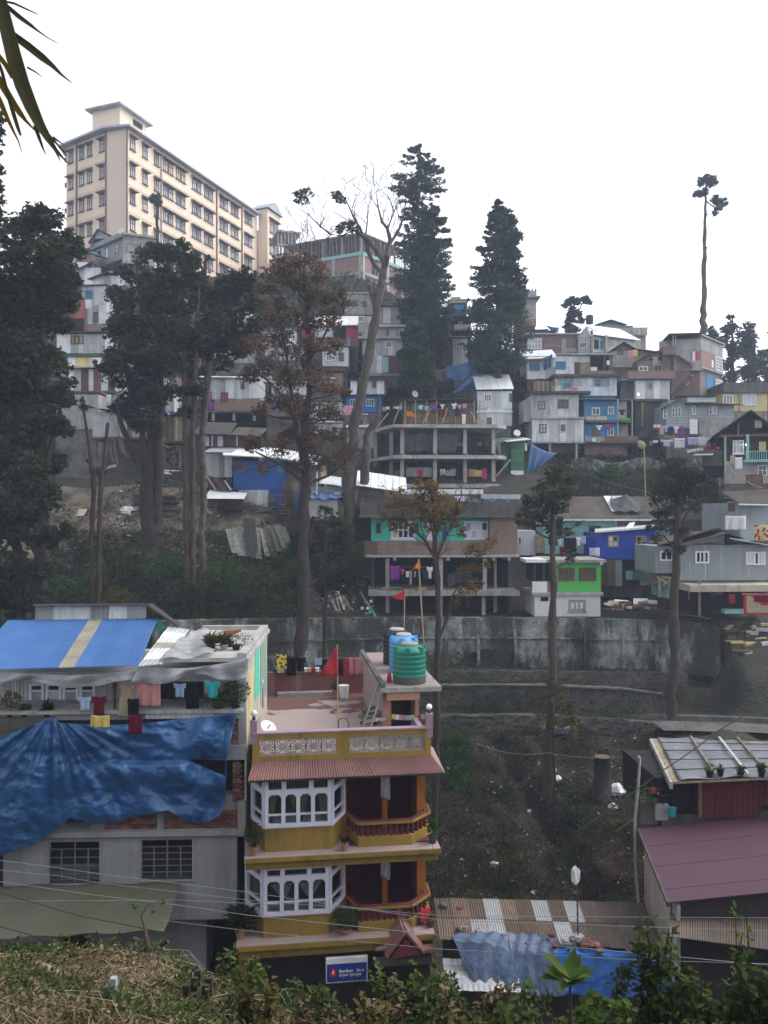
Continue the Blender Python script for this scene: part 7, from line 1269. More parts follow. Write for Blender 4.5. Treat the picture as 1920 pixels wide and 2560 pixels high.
 ub('loggia_ceiling',a1+.1,zh-.05,uR,zh,0,-2.5,'interior');up_ = uo(1042,2050,-.05)[0];ub('corner_pillar',up_,zs,uR,zh,.0,-.32,'orange');ub('jamb',a1+.0,zs,a1+.09,zh,.02,-.2,'orange');uq = uo(955,2000,-.6)[0];ub('newel_post',uq,zs,uq+.17,zs+1.5,-.5,-.66,'orange')
 mb = MB();mb.grid(lambda u,v: fy.pt(uq-.06+.3*u,zs+1.75-.75*v+.06*math.sin(u*6),-.44+.05*math.sin(u*11+v*4)),8,8);mb.build('hung_cloth','cloth_white',smooth=True,solid=.01,label=['white cloth draped on the upper balcony post','white cloth draped on the lower balcony post'][fl],cat='cloth')
garment(facet(V2(uo(1040,2290,.95)[0],.95),V2(uo(1074,2275,.2)[0],.2)),(1051,2268,1074,2306),'red','towel','red cloth hung on the lower balcony rail',.06)
ub('shop_front',uo(600,2430,.2)[0],zG,uR,uo(850,2398,.3)[1],-.4,-2.6,'interior');ub('shop_pier',uo(598,2430,.3)[0],zG,uo(622,2430,.3)[0],uo(850,2395,.3)[1],.3,-2,'mustard');ub('shop_pier',uR-.3,zG,uR,uo(850,2395,.3)[1],.2,-2,'backwall')
# awning of corrugated sheets
zt_a = uo(855,1897,.2)[1];zb_a = uo(866,1942,1.3)[1];ua0,ua1 = uo(633,1908,.2)[0],uo(1078,1888,.2)[0];ub0,ub1 = uo(619,1950,1.3)[0],uo(1112,1933,1.3)[0]
for i in range(11):
 s0,s1 = i/11,(i+1)/11+.004;mb = MB();corr(mb,fy.pt(ub0+(ub1-ub0)*s0,zb_a+.004*(i % 2),1.3),fy.pt(ub0+(ub1-ub0)*s1,zb_a+.004*(i % 2),1.3),fy.pt(ua0+(ua1-ua0)*s1,zt_a,.2),fy.pt(ua0+(ua1-ua0)*s0,zt_a,.2),7,.02,seg=6);mb.build('awning_sheet','awning_red',TY,solid=.008)
mb = MB();corr(mb,fy.pt(ub1,zb_a,1.3),fy.pt(ub1+.15,zb_a,-1.5),fy.pt(ua1,zt_a,-1.5),fy.pt(ua1,zt_a,.2),12,.02);mb.build('awning_sheet','ledge_pink',TY,solid=.008)
ub('awning_edge',ub0,zb_a-.07,ub1,zb_a-.02,1.28,1.22,'metal_dark')
# parapet with pierced concrete panels
up0,up1 = uo(631,1870,.2)[0],uo(1077,1850,.2)[0];qa,qb,qc,qd_ = [uo(x,1862,.2)[0] for x in (648,842,873,1062)];zp0,zp1 = uo(850,1884,.2)[1],uo(850,1842,.2)[1]
for (a,b_) in ((up0,qa),(qb,qc),(qd_,up1)): ub('parapet_post',a,zF-.02,b_,zTop,.2,.02,'mustard')
for (a,b_) in ((qa,qb),(qc,qd_)): ub('parapet_rail',a,zF-.02,b_,zp0,.2,.02,'mustard');ub('parapet_rail',a,zp1,b_,zTop,.2,.02,'mustard')
ub('parapet_cap',up0-.02,zTop,up1+.02,zTop+.05,.24,-.04,'lilac_cap')
wheel = None;hs_ = (zp1-zp0)/2
for (a,b_) in ((qa,qb),(qc,qd_)):
 for i in range(5):
  c = fy.pt(a + (b_-a)*(i+.5)/5,(zp0+zp1)/2,.11);R_ = min(hs_,(b_-a)/10)*.93
  if wheel is None:
   mb = MB();n_ = 20
   for j in range(n_):
    t0,t1 = 2*math.pi*j/n_,2*math.pi*(j+1)/n_;P4 = lambda r,t: fy.d*(r*math.cos(t)) + Vector((0,0,r*math.sin(t)))
    mb.prism([P4(R_,t0),P4(R_,t1),P4(R_*.9,t1),P4(R_*.9,t0)],fy.n*.07)
   for j in range(12): t0 = 2*math.pi*j/12;mb.bar(P4(R_*.25,t0)+fy.n*.03,P4(R_*.92,t0)+fy.n*.03,.028,.05)
   mb.prism([P4(R_*.27,2*math.pi*j/12) for j in range(12)],fy.n*.07)
   for (sx,sz) in ((1,1),(1,-1),(-1,1),(-1,-1)): mb.bar(fy.d*(R_*.72*sx)+Vector((0,0,R_*.72*sz))+fy.n*.03,fy.d*(R_*1.05*sx)+Vector((0,0,R_*1.05*sz))+fy.n*.03,.05,.05)
   wheel = mb.build('pierced_wheel','jali',TY);wheel.location = c - TY.location;me0 = wheel.data
   for v in me0.vertices: v.co += TY.location
  else: o2 = wheel.copy();COL.objects.link(o2);o2.parent = TY;o2.location = c - TY.location
  for s_ in (-1,1): MB().box(c + fy.d*(s_*R_*1.07-.02) + Vector((0,0,-hs_)),fy.d*.04,fy.n*.05,(0,0,2*hs_)).build('panel_bar','jali',TY)
 ub('panel_bar',a,zp0,b_,zp0+.05,.16,.1,'jali');ub('panel_bar',a,zp1-.05,b_,zp1,.16,.1,'jali')
# side and back parapets
ub('side_parapet',uL-.02,zF,uL+.16,zF+.55,0,-9.4,'lilac_cap');ub('back_parapet',uL+.1,zF,uo(938,1700,-9.5)[0],zF+.98,-9.4,-9.6,'backwall');ub('side_parapet',uR-.16,zF,uR,zF+.8,0,-1.9,'lilac_cap');ub('back_step',uL+.8,zF+.01,uo(830,1735,-9.2)[0],zF+.16,-9.0,-9.4,'concrete')
for k,(zx,zy,zb2,oo) in enumerate(((235,315,420,-8.2),(212,483,600,-4.6),(162,720,860,.1),(1460,673,830,.1))):
 px,py = ZT(zx,zy);p = fy.hit(px,py,oo);t_ = thing('globe_lamp',['globe lamp at the far end of the terrace side wall','globe lamp midway along the terrace side wall','globe lamp on the front corner post next to the tarpaulin house','globe lamp on the front corner post by the stair tower'][k],'lamp',p - Vector((0,0,1)),'globe lamps round the roof terrace');r_ = npx([18.5,22,25,23][k]*.3375,p.y)
 MB().sphere(p,r_,14).build('globe','globe',t_,smooth=True);MB().lathe(p - Vector((0,0,r_+.1)),[(.05,0),(.06,.06),(.03,.12)],8).build('collar','metal_dark',t_);MB().box(p + Vector((-.11,-.11,-.1-r_-.75)),(.22,0,0),(0,.22,0),(0,0,.74)).build('post','lilac_cap',t_)
# stair tower with its tanks
ot = -1.9;ut0,ut1 = uo(958,1780,ot)[0],uR-.02;zrt = uo(1030,1722,ot)[1]
ub('stair_tower_wall',ut0,zF,uo(978,1780,ot)[0],zrt,ot,ot-6.2,'salmon_wall');ub('stair_tower_wall',uo(1047,1780,ot)[0],zF,ut1,zrt,ot,ot-6.2,'salmon_wall');ub('stair_tower_back',uo(978,1780,ot)[0],zF,uo(1047,1780,ot)[0],zrt,ot-1.0,ot-6.2,'interior');ub('lintel',uo(968,1740,ot+.4)[0],uo(1020,1750,ot+.4)[1],ut1+.1,uo(1020,1731,ot+.4)[1],ot+.4,ot-.9,'salmon_wall')
ub('stair_tower_side',ut0-.03,zF,ut0-.002,zrt,ot+.05,ot-6.2,'pink_plaster');us0,us1 = uo(953,1720,ot+.5)[0],uo(1104,1720,ot+.5)[0];ub('stair_tower_roof',us0,zrt,us1,zrt+.16,ot+.5,ot-6.6,'concrete');ub('roof_kerb',us0,zrt+.16,us0+.14,zrt+.3,ot+.5,ot-6.6,'concrete_dark');ub('roof_screed',us0+.15,zrt+.16,us1-.1,zrt+.18,ot+.4,ot-6.5,'ledge_pink')
M('tank_green',(.02,.19,.135),(.015,.15,.105),.3,2.,rough=.4,bump=.03,objvar=0);M('tank_blue',(.1,.3,.6),(.08,.24,.5),.3,2.,rough=.4,bump=.03,objvar=0);M('tank_black',(.03,.035,.045),rough=.45,bump=.03,objvar=0)
for k,(px,pyb,rp,hp,m_) in enumerate(((1023.5,1704,41,98,'tank_green'),(1009,1676,36,93,'tank_blue'),(992,1658,34,88,'tank_black'))):
 Yt = (zrt+.2)*F/(1280-pyb);c = P(px,pyb,Yt);r_ = npx(rp,Yt);H_ = npx(hp,Yt);t_ = thing('water_tank',['green ribbed water tank on the stair tower','light blue water tank behind the green one','black water tank behind the light blue one'][k],'water tank',c)
 pr = [(r_*.99,0)]
 for j in range(6): z = H_*.74*(j+1)/6;pr += [(r_,z-.05*H_),(r_*1.0,z-.03*H_),(r_*.965,z-.015*H_),(r_*1.0,z)]
 pr += [(r_*1.02,H_*.8),(r_*.98,H_*.84),(r_*.8,H_*.9),(r_*.5,H_*.95)];MB().lathe(c,pr,28).build('body',m_,t_,smooth=True);MB().lathe(c + Vector((0,0,H_*.94)),[(r_*.52,0),(r_*.55,.03),(r_*.5,.08),(r_*.1,.1)],20).build('lid','concrete_light' if k else 'concrete_light',t_)
 MB().lathe(c + Vector((0,0,.0)),[(r_*1.005,.0),(r_*1.005,H_*.16)],28,cap=False).build('dirty_base','concrete_dark' if k == 0 else m_,t_)
 for j in range(6): a = j*math.pi/3+.3;q = c + Vector((math.cos(a)*r_*.78,math.sin(a)*r_*.78,H_*.79));mb = MB();mb.box(q - Vector((.05,.05,0)),(.14*math.cos(a)+.05,.14*math.sin(a),0),(-.12*math.sin(a),.12*math.cos(a)+.03,0),(0,0,H_*.13));mb.build('shoulder_rib',m_,t_)
# terrace clutter
t_ = thing('ladder','metal ladder leaning on the stair tower','ladder',fy.hit(*ZT(960,835),-1.2));a,b_ = fy.hit(*ZT(958,840),-1.3),fy.hit(*ZT(1090,495),-1.9)
for s_ in (0,.3): MB().bar(a + fy.d*s_,b_ + fy.d*s_*.7,.05).build('rail','steel',t_)
for j in range(9): q = a.lerp(b_,(j+.5)/9);MB().bar(q,q + fy.d*(.3-.01*j),.035).build('rung','steel',t_)
rg = random.Random(4)
for i in range(16): p = fy.hit(*ZT(945+rg.random()*110,815-rg.random()*100),-1.6 - rg.random()*.7);mb = MB();a = rg.uniform(-.7,.7);mb.box(p,(.5*math.cos(a),.5*math.sin(a),rg.uniform(-.1,.15)),(-.1*math.sin(a),.1,0),(0,0,.1));mb.build('firewood_piece',rg.choice(['wood','wood_dark','grey_flat','wood_pale']),label='piece of firewood heaped under the ladder',cat='firewood',group='firewood under the ladder')
MB().tube([fy.hit(*ZT(787,850),-.3),fy.hit(*ZT(790,775),-.3),fy.hit(*ZT(810,757),-.3),fy.hit(*ZT(845,760),-.3),fy.hit(*ZT(863,790),-.3),fy.hit(*ZT(865,850),-.3)],.02,6).build('pipe_hoop','rust_sheet',label='bent rusty pipe hoop behind the pierced parapet',cat='pipe')
def flag(label,pole0,pole1,tri,Y,col,r=.025):
 t_ = thing('flag',label,'flag',P(*pole0,Y));MB().tube([P(*pole0,Y),P(*pole1,Y)],r,6).build('pole','bamboo',t_);a,b_,c = [P(*q,Y-.03) for q in tri]
 mb = MB();mb.grid(lambda u,v: a.lerp(b_,v).lerp(c,u) + Vector((0,.12*math.sin(u*7+v*2)*u,-.05*u*math.sin(v*3))),10,8);mb.build('cloth',col,t_,smooth=True,solid=.01)
Yfl = fy.hit(845,1830,-1).y;flag('large red triangular flag on the roof terrace',(845,1832),(843,1612),((843,1614),(845,1690),(795,1690)),Yfl,'cloth_red')
flag('orange flag on a long bamboo pole above the water tanks',(1066,1706),(1046,1398),((1049,1398),(1052,1421),(1031,1424)),31.5,'cloth_orange',.03);flag('small red pennant rising behind the black water tank',(1010,1600),(1012,1474),((1012,1474),(1011,1501),(975,1495)),33.2,'cloth_red')
fb_ = Face(0,fy.hit(800,1690,-9.0).y,0);fb_.O = fy.hit(800,1690,-9.0).copy();fb_.O.z = 0;fb_.d = fy.d;fb_.n = fy.n
check('black_yellow',(.02,.02,.02),(.6,.5,.05),(1,1,1),'V',9.)
for (r,c,s_,lab,m_) in (((320,282,405,390),'yellow','t','black and yellow patterned cloth on the terrace line','black_yellow'),((405,295,475,440),'black','p','black trousers next to the patterned cloth on the terrace line',None),((475,300,545,412),'black','s','black top on the terrace line',None),((555,305,612,345),'grey','t','small checked towel on the terrace line',None),((614,310,665,362),'sky','t','pale blue cloth on the terrace line',None),((662,318,720,400),'black','t','black cloth behind the red flag on the terrace line',None),((780,320,822,440),'black','p','black leggings behind the red flag pole',None),((825,312,905,460),'red','t','crimson shawl on the terrace line',None),((865,305,975,430),'salmon','t','speckled pink cloth with red hem on the terrace line',None)):
 garment(fb_,ZT(*r),c,{'t':'towel','s':'shirt','p':'trousers'}[s_],lab,group='washing on the roof terrace',mat=m_)
cord('washing_line','washing line across the back of the roof terrace',[fb_.hit(*ZT(240,300)),fb_.hit(*ZT(985,305))],.01,'cable_pale',.05,cat='washing line')
mb = MB();mb.grid(lambda u,v: fy.pt(uL+.19+.04*math.sin(u*19)*v,zF+.58-.5*v,-4.9-1.6*u),14,6);mb.build('cloth','cloth_white',smooth=True,solid=.01,label='white cloth draped over the terrace side wall',cat='cloth')
# pots and plants
def pot_plant(label,p,r,hgt,leaf,kind='round',n=240,size=.07,pr=.13,ph=.2,mat='terracotta',group=None,seed=0):
 rng = np.random.default_rng(seed+3000);t_ = thing('potted_plant',label,'potted plant',p,group);MB().lathe(p,[(pr*.7,0),(pr,ph),(pr*1.1,ph),(pr*1.1,ph+.04),(pr*.85,ph+.03)],12).build('pot',mat,t_);c = np.array(p) + np.array([0,0,ph])
 MB().tube([Vector(c),Vector(c) + Vector((.01,0,hgt*.5))],.015,5).build('stem','bark',t_)
 if kind == 'round':
  v = rng.normal(size=(n,3));v /= np.linalg.norm(v,axis=1)[:,None];q = c + np.array([0,0,hgt*.55]) + v*(rng.random(n)**.4)[:,None]*np.array([r,r,hgt*.5]);np_mesh('foliage',leaf_quads(q,.2,size,.5,rng=rng),leaf,t_)
 else:
  d = rng.normal(size=(n,3));d[:,2] = abs(d[:,2])*.8 + .25;d /= np.linalg.norm(d,axis=1)[:,None];s0 = np.repeat(c[None],n,0) + np.array([0,0,1])*rng.random((n,1))*hgt*.45;V,Q = leaf_shapes(s0,d*r,np.tile([0,0,1.],(n,1))+rng.normal(size=(n,3))*.1,r*(.7+.5*rng.random(n)),size*np.ones(n),rng);np_mesh('foliage',V,leaf,t_,quads=Q)
def on_ledge(px,zs,out=1.1):
 u = fy.uz(px,2100,out)[0];return fy.pt(u,zs,out)
pot_plant('feathery potted shrub at the tarpaulin house end of the upper ledge',on_ledge(634,zS2),.28,.75,'leaf_bush','round',900,.06,.15,.22,seed=1);pot_plant('small spiky pot plant between the bay and upper balcony',on_ledge(861,zS2,1.15),.22,.3,'leaf_bush','spiky',30,.03,.12,.2,seed=2);pot_plant('little green topped pot plant at the far end of the upper ledge',on_ledge(1082,zS2,.9),.22,.55,'leaf_green','round',420,.07,.14,.2,'metal_dark',seed=3)
pot_plant('bluish spiky yucca on the lower ledge',on_ledge(600,zS3,.8),.55,.9,'leaf_bush','spiky',260,.035,.17,.25,seed=4);pot_plant('bushy round shrub in a pot on the lower ledge',on_ledge(864,zS3,1.0),.42,.75,'leaf_bush','round',1500,.06,.15,.1,seed=5);pot_plant('small pot plant at the far end of the lower ledge',on_ledge(1076,zS3,.9),.2,.25,'leaf_bush','spiky',22,.03,.14,.2,'maroon',seed=6)
pp = fy.hit(*ZT(765,560),-8.6);pot_plant('small leafy pot plant at the back of the terrace',Vector((pp.x,pp.y,zF+.1)),.2,.3,'leaf_green','round',160,.07,.13,.2,seed=7);pp = fy.hit(*ZT(1030,560),-8.4);pot_plant('wide bowl planter beside the stair tower',Vector((pp.x,pp.y,zF+.02)),.3,.3,'leaf_olive','spiky',60,.04,.3,.22,'white_paint',seed=8)
pp = fy.hit(*ZT(828,560),-8.5);MB().lathe((pp.x,pp.y,zF+.02),[(.17,0),(.22,.5),(.24,.52),(.2,.5)],14).build('bucket','white_paint',label='white bucket at the back of the terrace',cat='bucket')
for i in range(11):
 px = 300 + [15,45,75,100,135,215,245,275,300,330,20][i];pp = fb_.hit(*ZT(px,410),-.35);MB().lathe((pp.x,pp.y,zF+.98),[(.07,0),(.1,.16),(.11,.17)],9).build('flower_pot',['blue_paint','white_paint','white_paint','dark_green','yellow_wall','white_paint','white_paint','yellow_wall','cloth_red','white_paint','metal_dark'][i],label='little painted flower pot on the terrace back wall',cat='flower pot',group='flower pots on the terrace back wall')
pp = fy.hit(*ZT(1165,490),-2.2);MB().lathe((pp.x,pp.y,zrt+.18),[(.08,0),(.08,.2),(.05,.28),(.05,.34)],10).build('bottle','cloth_red',label='red and blue bottle beside the green tank',cat='bottle')
dish(fy.hit(*ZT(262,835),-.7),.28,'satellite dish behind the terrace corner lamp',(.5,-.4,.75))
for i in range(9):
 a = 1185 + i*27;q = fy.hit(*ZT(a,728 + 8*math.sin(i*.4)),ot+.25);MB().sheet(q,q + fy.d*.12,q + fy.d*.12 - Vector((0,0,.17)),q - Vector((.02,0,.17)),.006).build('prayer_flag',['cloth_yellow','cloth_white','cloth_salmon','cloth_grey','cloth_blue','cloth_yellow','cloth_green','cloth_red','cloth_grey'][i],label='small prayer flag strung across the stair tower door',cat='prayer flag',group='prayer flags on the stair tower')
# bank sign
ts = thing('shop_sign','blue and white bank signboard hung under the lower ledge','sign',fy.hit(866,2460,1.35));us0_,us1_ = uo(815,2425,1.35)[0],uo(919,2420,1.35)[0];zs0,zs1 = uo(867,2455,1.35)[1],uo(867,2395,1.35)[1]
M('sign_blue',(.015,.035,.22),(.012,.028,.18),.3,2.,bump=0,rough=.4,objvar=0);M('sign_white',(.7,.72,.75),bump=0,rough=.4,objvar=0);M('sign_red',(.5,.02,.03),bump=0,rough=.4,objvar=0)
ub('board',us0_,zs0,us1_,zs1,1.35,1.22,'sign_white',ts);ub('panel',us0_+.03,zs0+.03,us1_-.03,zs1-.16,1.36,1.34,'sign_blue',ts)
def text_mesh(s_,size,f,u,z,out,mat,parent,name='lettering',bold=0):
 cu = bpy.data.curves.new('tmp','FONT');cu.body = s_;cu.size = size;cu.extrude = .004;cu.offset = bold;ob = bpy.data.objects.new('tmp',cu);COL.objects.link(ob);dg = bpy.context.evaluated_depsgraph_get();me = bpy.data.meshes.new_from_object(ob.evaluated_get(dg));bpy.data.objects.remove(ob)
 if len(me.vertices) == 0: return
 me.materials.clear();me.materials.append(MT[mat]);R_ = Matrix((f.d,Vector((0,0,1)),f.n)).transposed().to_4x4();me.transform(Matrix.Translation(f.pt(u,z,out) - wloc(parent)) @ R_);o_ = bpy.data.objects.new(name,me);COL.objects.link(o_);o_.parent = parent
wS,hS = us1_-us0_,zs1-zs0
text_mesh('Bandhan',.125,fy,us0_+wS*.31,zs0+hS*.42,1.365,'sign_white',ts,bold=.003);text_mesh('Bank',.125,fy,us0_+wS*.73,zs0+hS*.42,1.365,'sign_white',ts);text_mesh('বন্ধন ব্যাঙ্ক',.12,fy,us0_+wS*.31,zs0+hS*.24,1.365,'sign_white',ts)
mb = MB();cL = fy.pt(us0_+wS*.17,zs0+hS*.4,1.362);rL = .12
mb.prism([cL + fy.d*(rL*.8*math.cos(t)) + Vector((0,0,rL*(math.sin(t) + (.5 if math.sin(t) > .95 else 0)))) for t in np.linspace(0,2*math.pi,20,endpoint=False)],fy.n*.006);mb.build('emblem','sign_red',ts);mb = MB();mb.prism([cL + fy.n*.006 + fy.d*(rL*.26*math.cos(t)) + Vector((0,0,.03+rL*.55*math.sin(t))) for t in np.linspace(0,2*math.pi,10,endpoint=False)],fy.n*.004);mb.build('emblem_drop','sign_white',ts)
# gabled entrance porch
tp = thing('entrance_porch','dark red gabled entrance porch under the lower ledge','porch',fy.hit(1015,2420,2));q = lambda zx,zy,o_: fy.hit(*ZY(zx,zy),o_)
A,L_,R_ = q(1285,1292,2.0),q(1150,1475,2.0),q(1420,1440,2.0)
for (p_,q_) in ((L_,A),(A,R_)): MB().sheet(p_,q_,q_ - fy.n*1.6,p_ - fy.n*1.6,.06).build('roof_slope','backwall',tp)
MB().prism([L_ + Vector((.1,0,0)),R_ - Vector((.1,0,0)),A - Vector((0,0,.15))],-fy.n*.2).build('gable','maroon',tp)
MB().sheet(q(1060,1415,1.7),q(1175,1410,1.7),q(1200,1345,.8),q(1065,1375,.8),.05).build('side_roof','backwall',tp);MB().sheet(q(1400,1425,1.9),q(1505,1412,1.9),q(1480,1340,.9),q(1330,1350,.9),.05).build('side_roof','backwall',tp);mb = MB();fy.box(mb,ZY(1060,1470,1480,1520),1.5,1.3,at=1.5);mb.build('fascia','concrete_dark',tp)
for x in (1075,1440): mb = MB();fy.box(mb,ZY(x,1510,x+25,1700),1.45,1.3,at=1.4);mb.build('post','wood_dark',tp)
# ================================================================ tarpaulin house on the left
Z1 = zone(0,1500,660/1659);Z2 = zone(0,2000,660/1659)
M('old_plaster',(.34,.345,.36),(.24,.245,.255),.6,.7,streak=.5,scol=(.1,.1,.1),sscale=1.3,bump=.15,objvar=.03);M('roof_blue',(.055,.15,.37),(.04,.11,.29),.5,1.2,streak=.25,scol=(.16,.24,.4),rough=.5,objvar=.06);M('roof_clear',(.3,.28,.22),(.2,.19,.15),.6,1.5,streak=.3,rough=.5)
M('tarp_deep',(.016,.085,.235),(.012,.06,.165),.7,.35,streak=.0,rough=.4,bump=.4,bscale=3.5,objvar=0,spec=.5,spot=.2,scol=(.05,.14,.28));M('brick_red',(.27,.12,.085),(.17,.085,.065),.6,5.,objvar=.35);M('awning_moss',(.11,.11,.085),(.075,.085,.04),.7,.5,rough=.6,objvar=0)
m,t,b,o = _nodes('plastic_film');tr = _n(t,'ShaderNodeBsdfTransparent');df = _n(t,'ShaderNodeBsdfPrincipled');df.inputs['Base Color'].default_value = (.4,.41,.43,1);df.inputs['Roughness'].default_value = .35;mx = _n(t,'ShaderNodeMixShader');g = _n(t,'ShaderNodeNewGeometry');n_ = _noise(t,_map(t,g.outputs['Position'],(1,1,3)),2.5,4,.6,.25,.7);ma = _n(t,'ShaderNodeMapRange');ma.inputs[3].default_value = .25;ma.inputs[4].default_value = .75;t.links.new(n_,ma.inputs[0]);t.links.new(ma.outputs[0],mx.inputs[0]);t.links.new(tr.outputs[0],mx.inputs[1]);t.links.new(df.outputs[0],mx.inputs[2]);t.links.new(mx.outputs[0],o.inputs[0])
fl = Face(0,26,2);h = House('tarpaulin_house','large grey house with blue tin roof and barred windows',0,26,2);h.f = fl;h.t.location.z = -16.3;TL = h.t
def lb(name,r,o0,o1,mat,parent=None,at=None): return h.part(name,r,mat,o0,o1,parent,at=o0 if at is None else at)
def holed(name,R,holes,o0,o1,mat):
 u0,z0,u1,z1 = fl.rect(R);H4 = [fl.rect(q) for q in holes];us = sorted({u0,u1} | {v for q in H4 for v in (q[0],q[2])});zs = sorted({z0,z1} | {v for q in H4 for v in (q[1],q[3])});mb = MB()
 for i in range(len(us)-1):
  for j in range(len(zs)-1):
   c,d = (us[i]+us[i+1])/2,(zs[j]+zs[j+1])/2
   if not any(q[0] < c < q[2] and q[1] < d < q[3] for q in H4): fl.ubox(mb,us[i],zs[j],us[i+1],zs[j+1],o0,o1)
 return mb.build(name,mat,TL)
W1_,W2_ = (119,2104,252,2208),(350,2099,484,2198)
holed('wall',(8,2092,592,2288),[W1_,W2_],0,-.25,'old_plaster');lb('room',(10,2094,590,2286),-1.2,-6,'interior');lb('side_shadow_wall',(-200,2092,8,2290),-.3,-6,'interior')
for (r,cols,rows) in ((W1_,4,4),(W2_,4,5)):
 u0,z0,u1,z1 = fl.rect(r);mb = MB();zt_ = z0 + (z1-z0)*.8
 for i in range(cols+1): c = u0 + (u1-u0)*i/cols;fl.ubox(mb,c-.02,z0,c+.02,zt_ if i % 2 else z1,-.06,-.1)
 for z in [zt_] + [z0 + (zt_-z0)*j/rows for j in range(rows)] + [z1-.03]: fl.ubox(mb,u0,z-.012,u1,z+.012,-.065,-.095)
 w_ = mb.build('barred_window','steel',TL);mb = MB();fl.ubox(mb,u0-.03,z0,u0+.04,z1,.03,-.2);fl.ubox(mb,u1-.04,z0,u1+.03,z1,.03,-.2);fl.ubox(mb,u0-.05,z0-.06,u1+.05,z0,.06,-.2);mb.build('frame','concrete',w_)
 for i in range(cols):
  for j in range(rows): m2 = MB();fl.ubox(m2,u0+(u1-u0)*i/cols+.02,z0+(zt_-z0)*j/rows+.015,u0+(u1-u0)*(i+1)/cols-.02,z0+(zt_-z0)*(j+1)/rows-.015,-.078,-.084);m2.build('pane','glass_clear',w_)
lb('curtain',(125,2160,250,2206),-.5,-.52,'curtain_white');lb('lower_wall',(222,2298,516,2445),-.9,-5,'old_plaster');lb('lower_dark',(146,2340,224,2445),-1.6,-4,'interior');lb('lower_pier',(130,2345,148,2450),-.8,-1.2,'old_plaster');lb('lower_dark',(516,2298,592,2470),-2.2,-5,'void');lb('floor_lip',(395,2284,590,2299),.04,-5,'old_plaster');lb('floor_beam',(-200,2081,610,2094),.22,-6,'old_plaster')
# brick storey
lb('brick_backing',(225,1990,606,2082),-.04,-6,'concrete');lb('column',(393,2012,409,2082),.1,-.3,'old_plaster');lb('column',(594,2005,613,2092),.16,-.3,'old_plaster');lb('dark_opening',(478,1898,586,2028),-.5,-3,'void');lb('beam',(526,1864,613,1900),.1,-6,'old_plaster');lb('upper_beam',(-200,1784,600,1800),.1,-6,'concrete');lb('inner_wall',(-200,1800,480,2082),-.6,-6,'concrete_dark');lb('column',(596,1690,612,1864),.02,-.3,'old_plaster')
bm_ = None;rg = random.Random(9)
def bricks(r,o_):
 global bm_
 u0,z0,u1,z1 = fl.rect(r);nz = int((z1-z0)/.085);k = 0
 for j in range(nz):
  u = u0 - (.12 if j % 2 else 0)
  while u < u1 - .05:
   a,b_ = max(u,u0),min(u+.23,u1)
   if b_-a > .08:
    if bm_ is None: mb = MB();mb.box((-.5,-.5,-.5),(1,0,0),(0,1,0),(0,0,1));bb_ = mb.build('brick','brick_red',TL);bm_ = bb_;o2 = bb_;[setattr(v,'co',v.co + TL.location) for v in bb_.data.vertices]
    else: o2 = bm_.copy();COL.objects.link(o2);o2.parent = TL
    o2.location = fl.pt((a+b_)/2,z0+.085*j+.04,o_ - .05 + rg.uniform(-.008,.012)) - TL.location;o2.scale = (b_-a,.1,.072);o2.rotation_euler = (0,0,math.radians(2) + rg.uniform(-.02,.02));k += 1
   u += .242
bricks((262,2034,393,2080),.02);bricks((409,2022,594,2080),.02);bricks((582,1902,606,2005),.02);bricks((556,1800,596,1862),.02)
# top storey verandah
lb('verandah_floor',(-200,1778,606,1786),.3,-6,'concrete');lb('rear_wall',(-200,1680,606,1786),-1.4,-6,'grey_flat',at=-1.4);lb('parapet',(-200,1796,134,1846),.25,.1,'stone_wall');lb('sill_board',(132,1776,360,1797),.12,.02,'old_plaster');lb('sill_board',(362,1782,534,1796),.2,.0,'pale_sheet')
for (x0,x1) in ((0,30),(30,72),(241,272),(272,300)):
 u0,z0,u1,z1 = fl.rect((x0,1702,x1,1782),-1.38);mb = MB();corr(mb,fl.pt(u0,z0,-1.36),fl.pt(u1,z0,-1.36),fl.pt(u1,z1,-1.36),fl.pt(u0,z1,-1.36),5,.02);mb.build('wall_sheet','grey_sheet',TL)
f2 = Face.__new__(Face);f2.O = fl.pt(0,0,-1.4);f2.d = fl.d;f2.n = fl.n
for (x0,x1) in ((74,112),(116,156),(158,198),(200,240)):
 u0,z0,u1,z1 = f2.rect((x0,1708,x1,1776));mb = MB();f2.ubox(mb,u0,z0,u0+.09,z1,.09,0);f2.ubox(mb,u1-.09,z0,u1,z1,.09,0);f2.ubox(mb,u0+.09,z0,u1-.09,z0+.07,.09,0);f2.ubox(mb,u0+.09,z1-.07,u1-.09,z1,.09,0);f2.ubox(mb,u0+.09,z1-.27,u1-.09,z1-.21,.08,0);w_ = mb.build('window','purple_white',TL)
 for (a,b_,m_) in ((z0+.05,z1-.22,'glass_pale'),(z1-.22,z1-.05,'glass')): m2 = MB();f2.ubox(m2,u0+.07,a,u1-.07,b_,.02,0);m2.build('pane',m_,w_)
lb('dark_room',(362,1704,512,1786),-1.3,-1.42,'interior',at=-1.3);lb('post',(283,1690,289,1786),.1,.03,'wood');lb('post',(510,1700,528,1784),-.2,-.3,'old_plaster');lb('pale_board',(340,1758,366,1790),-.3,-.35,'old_plaster')
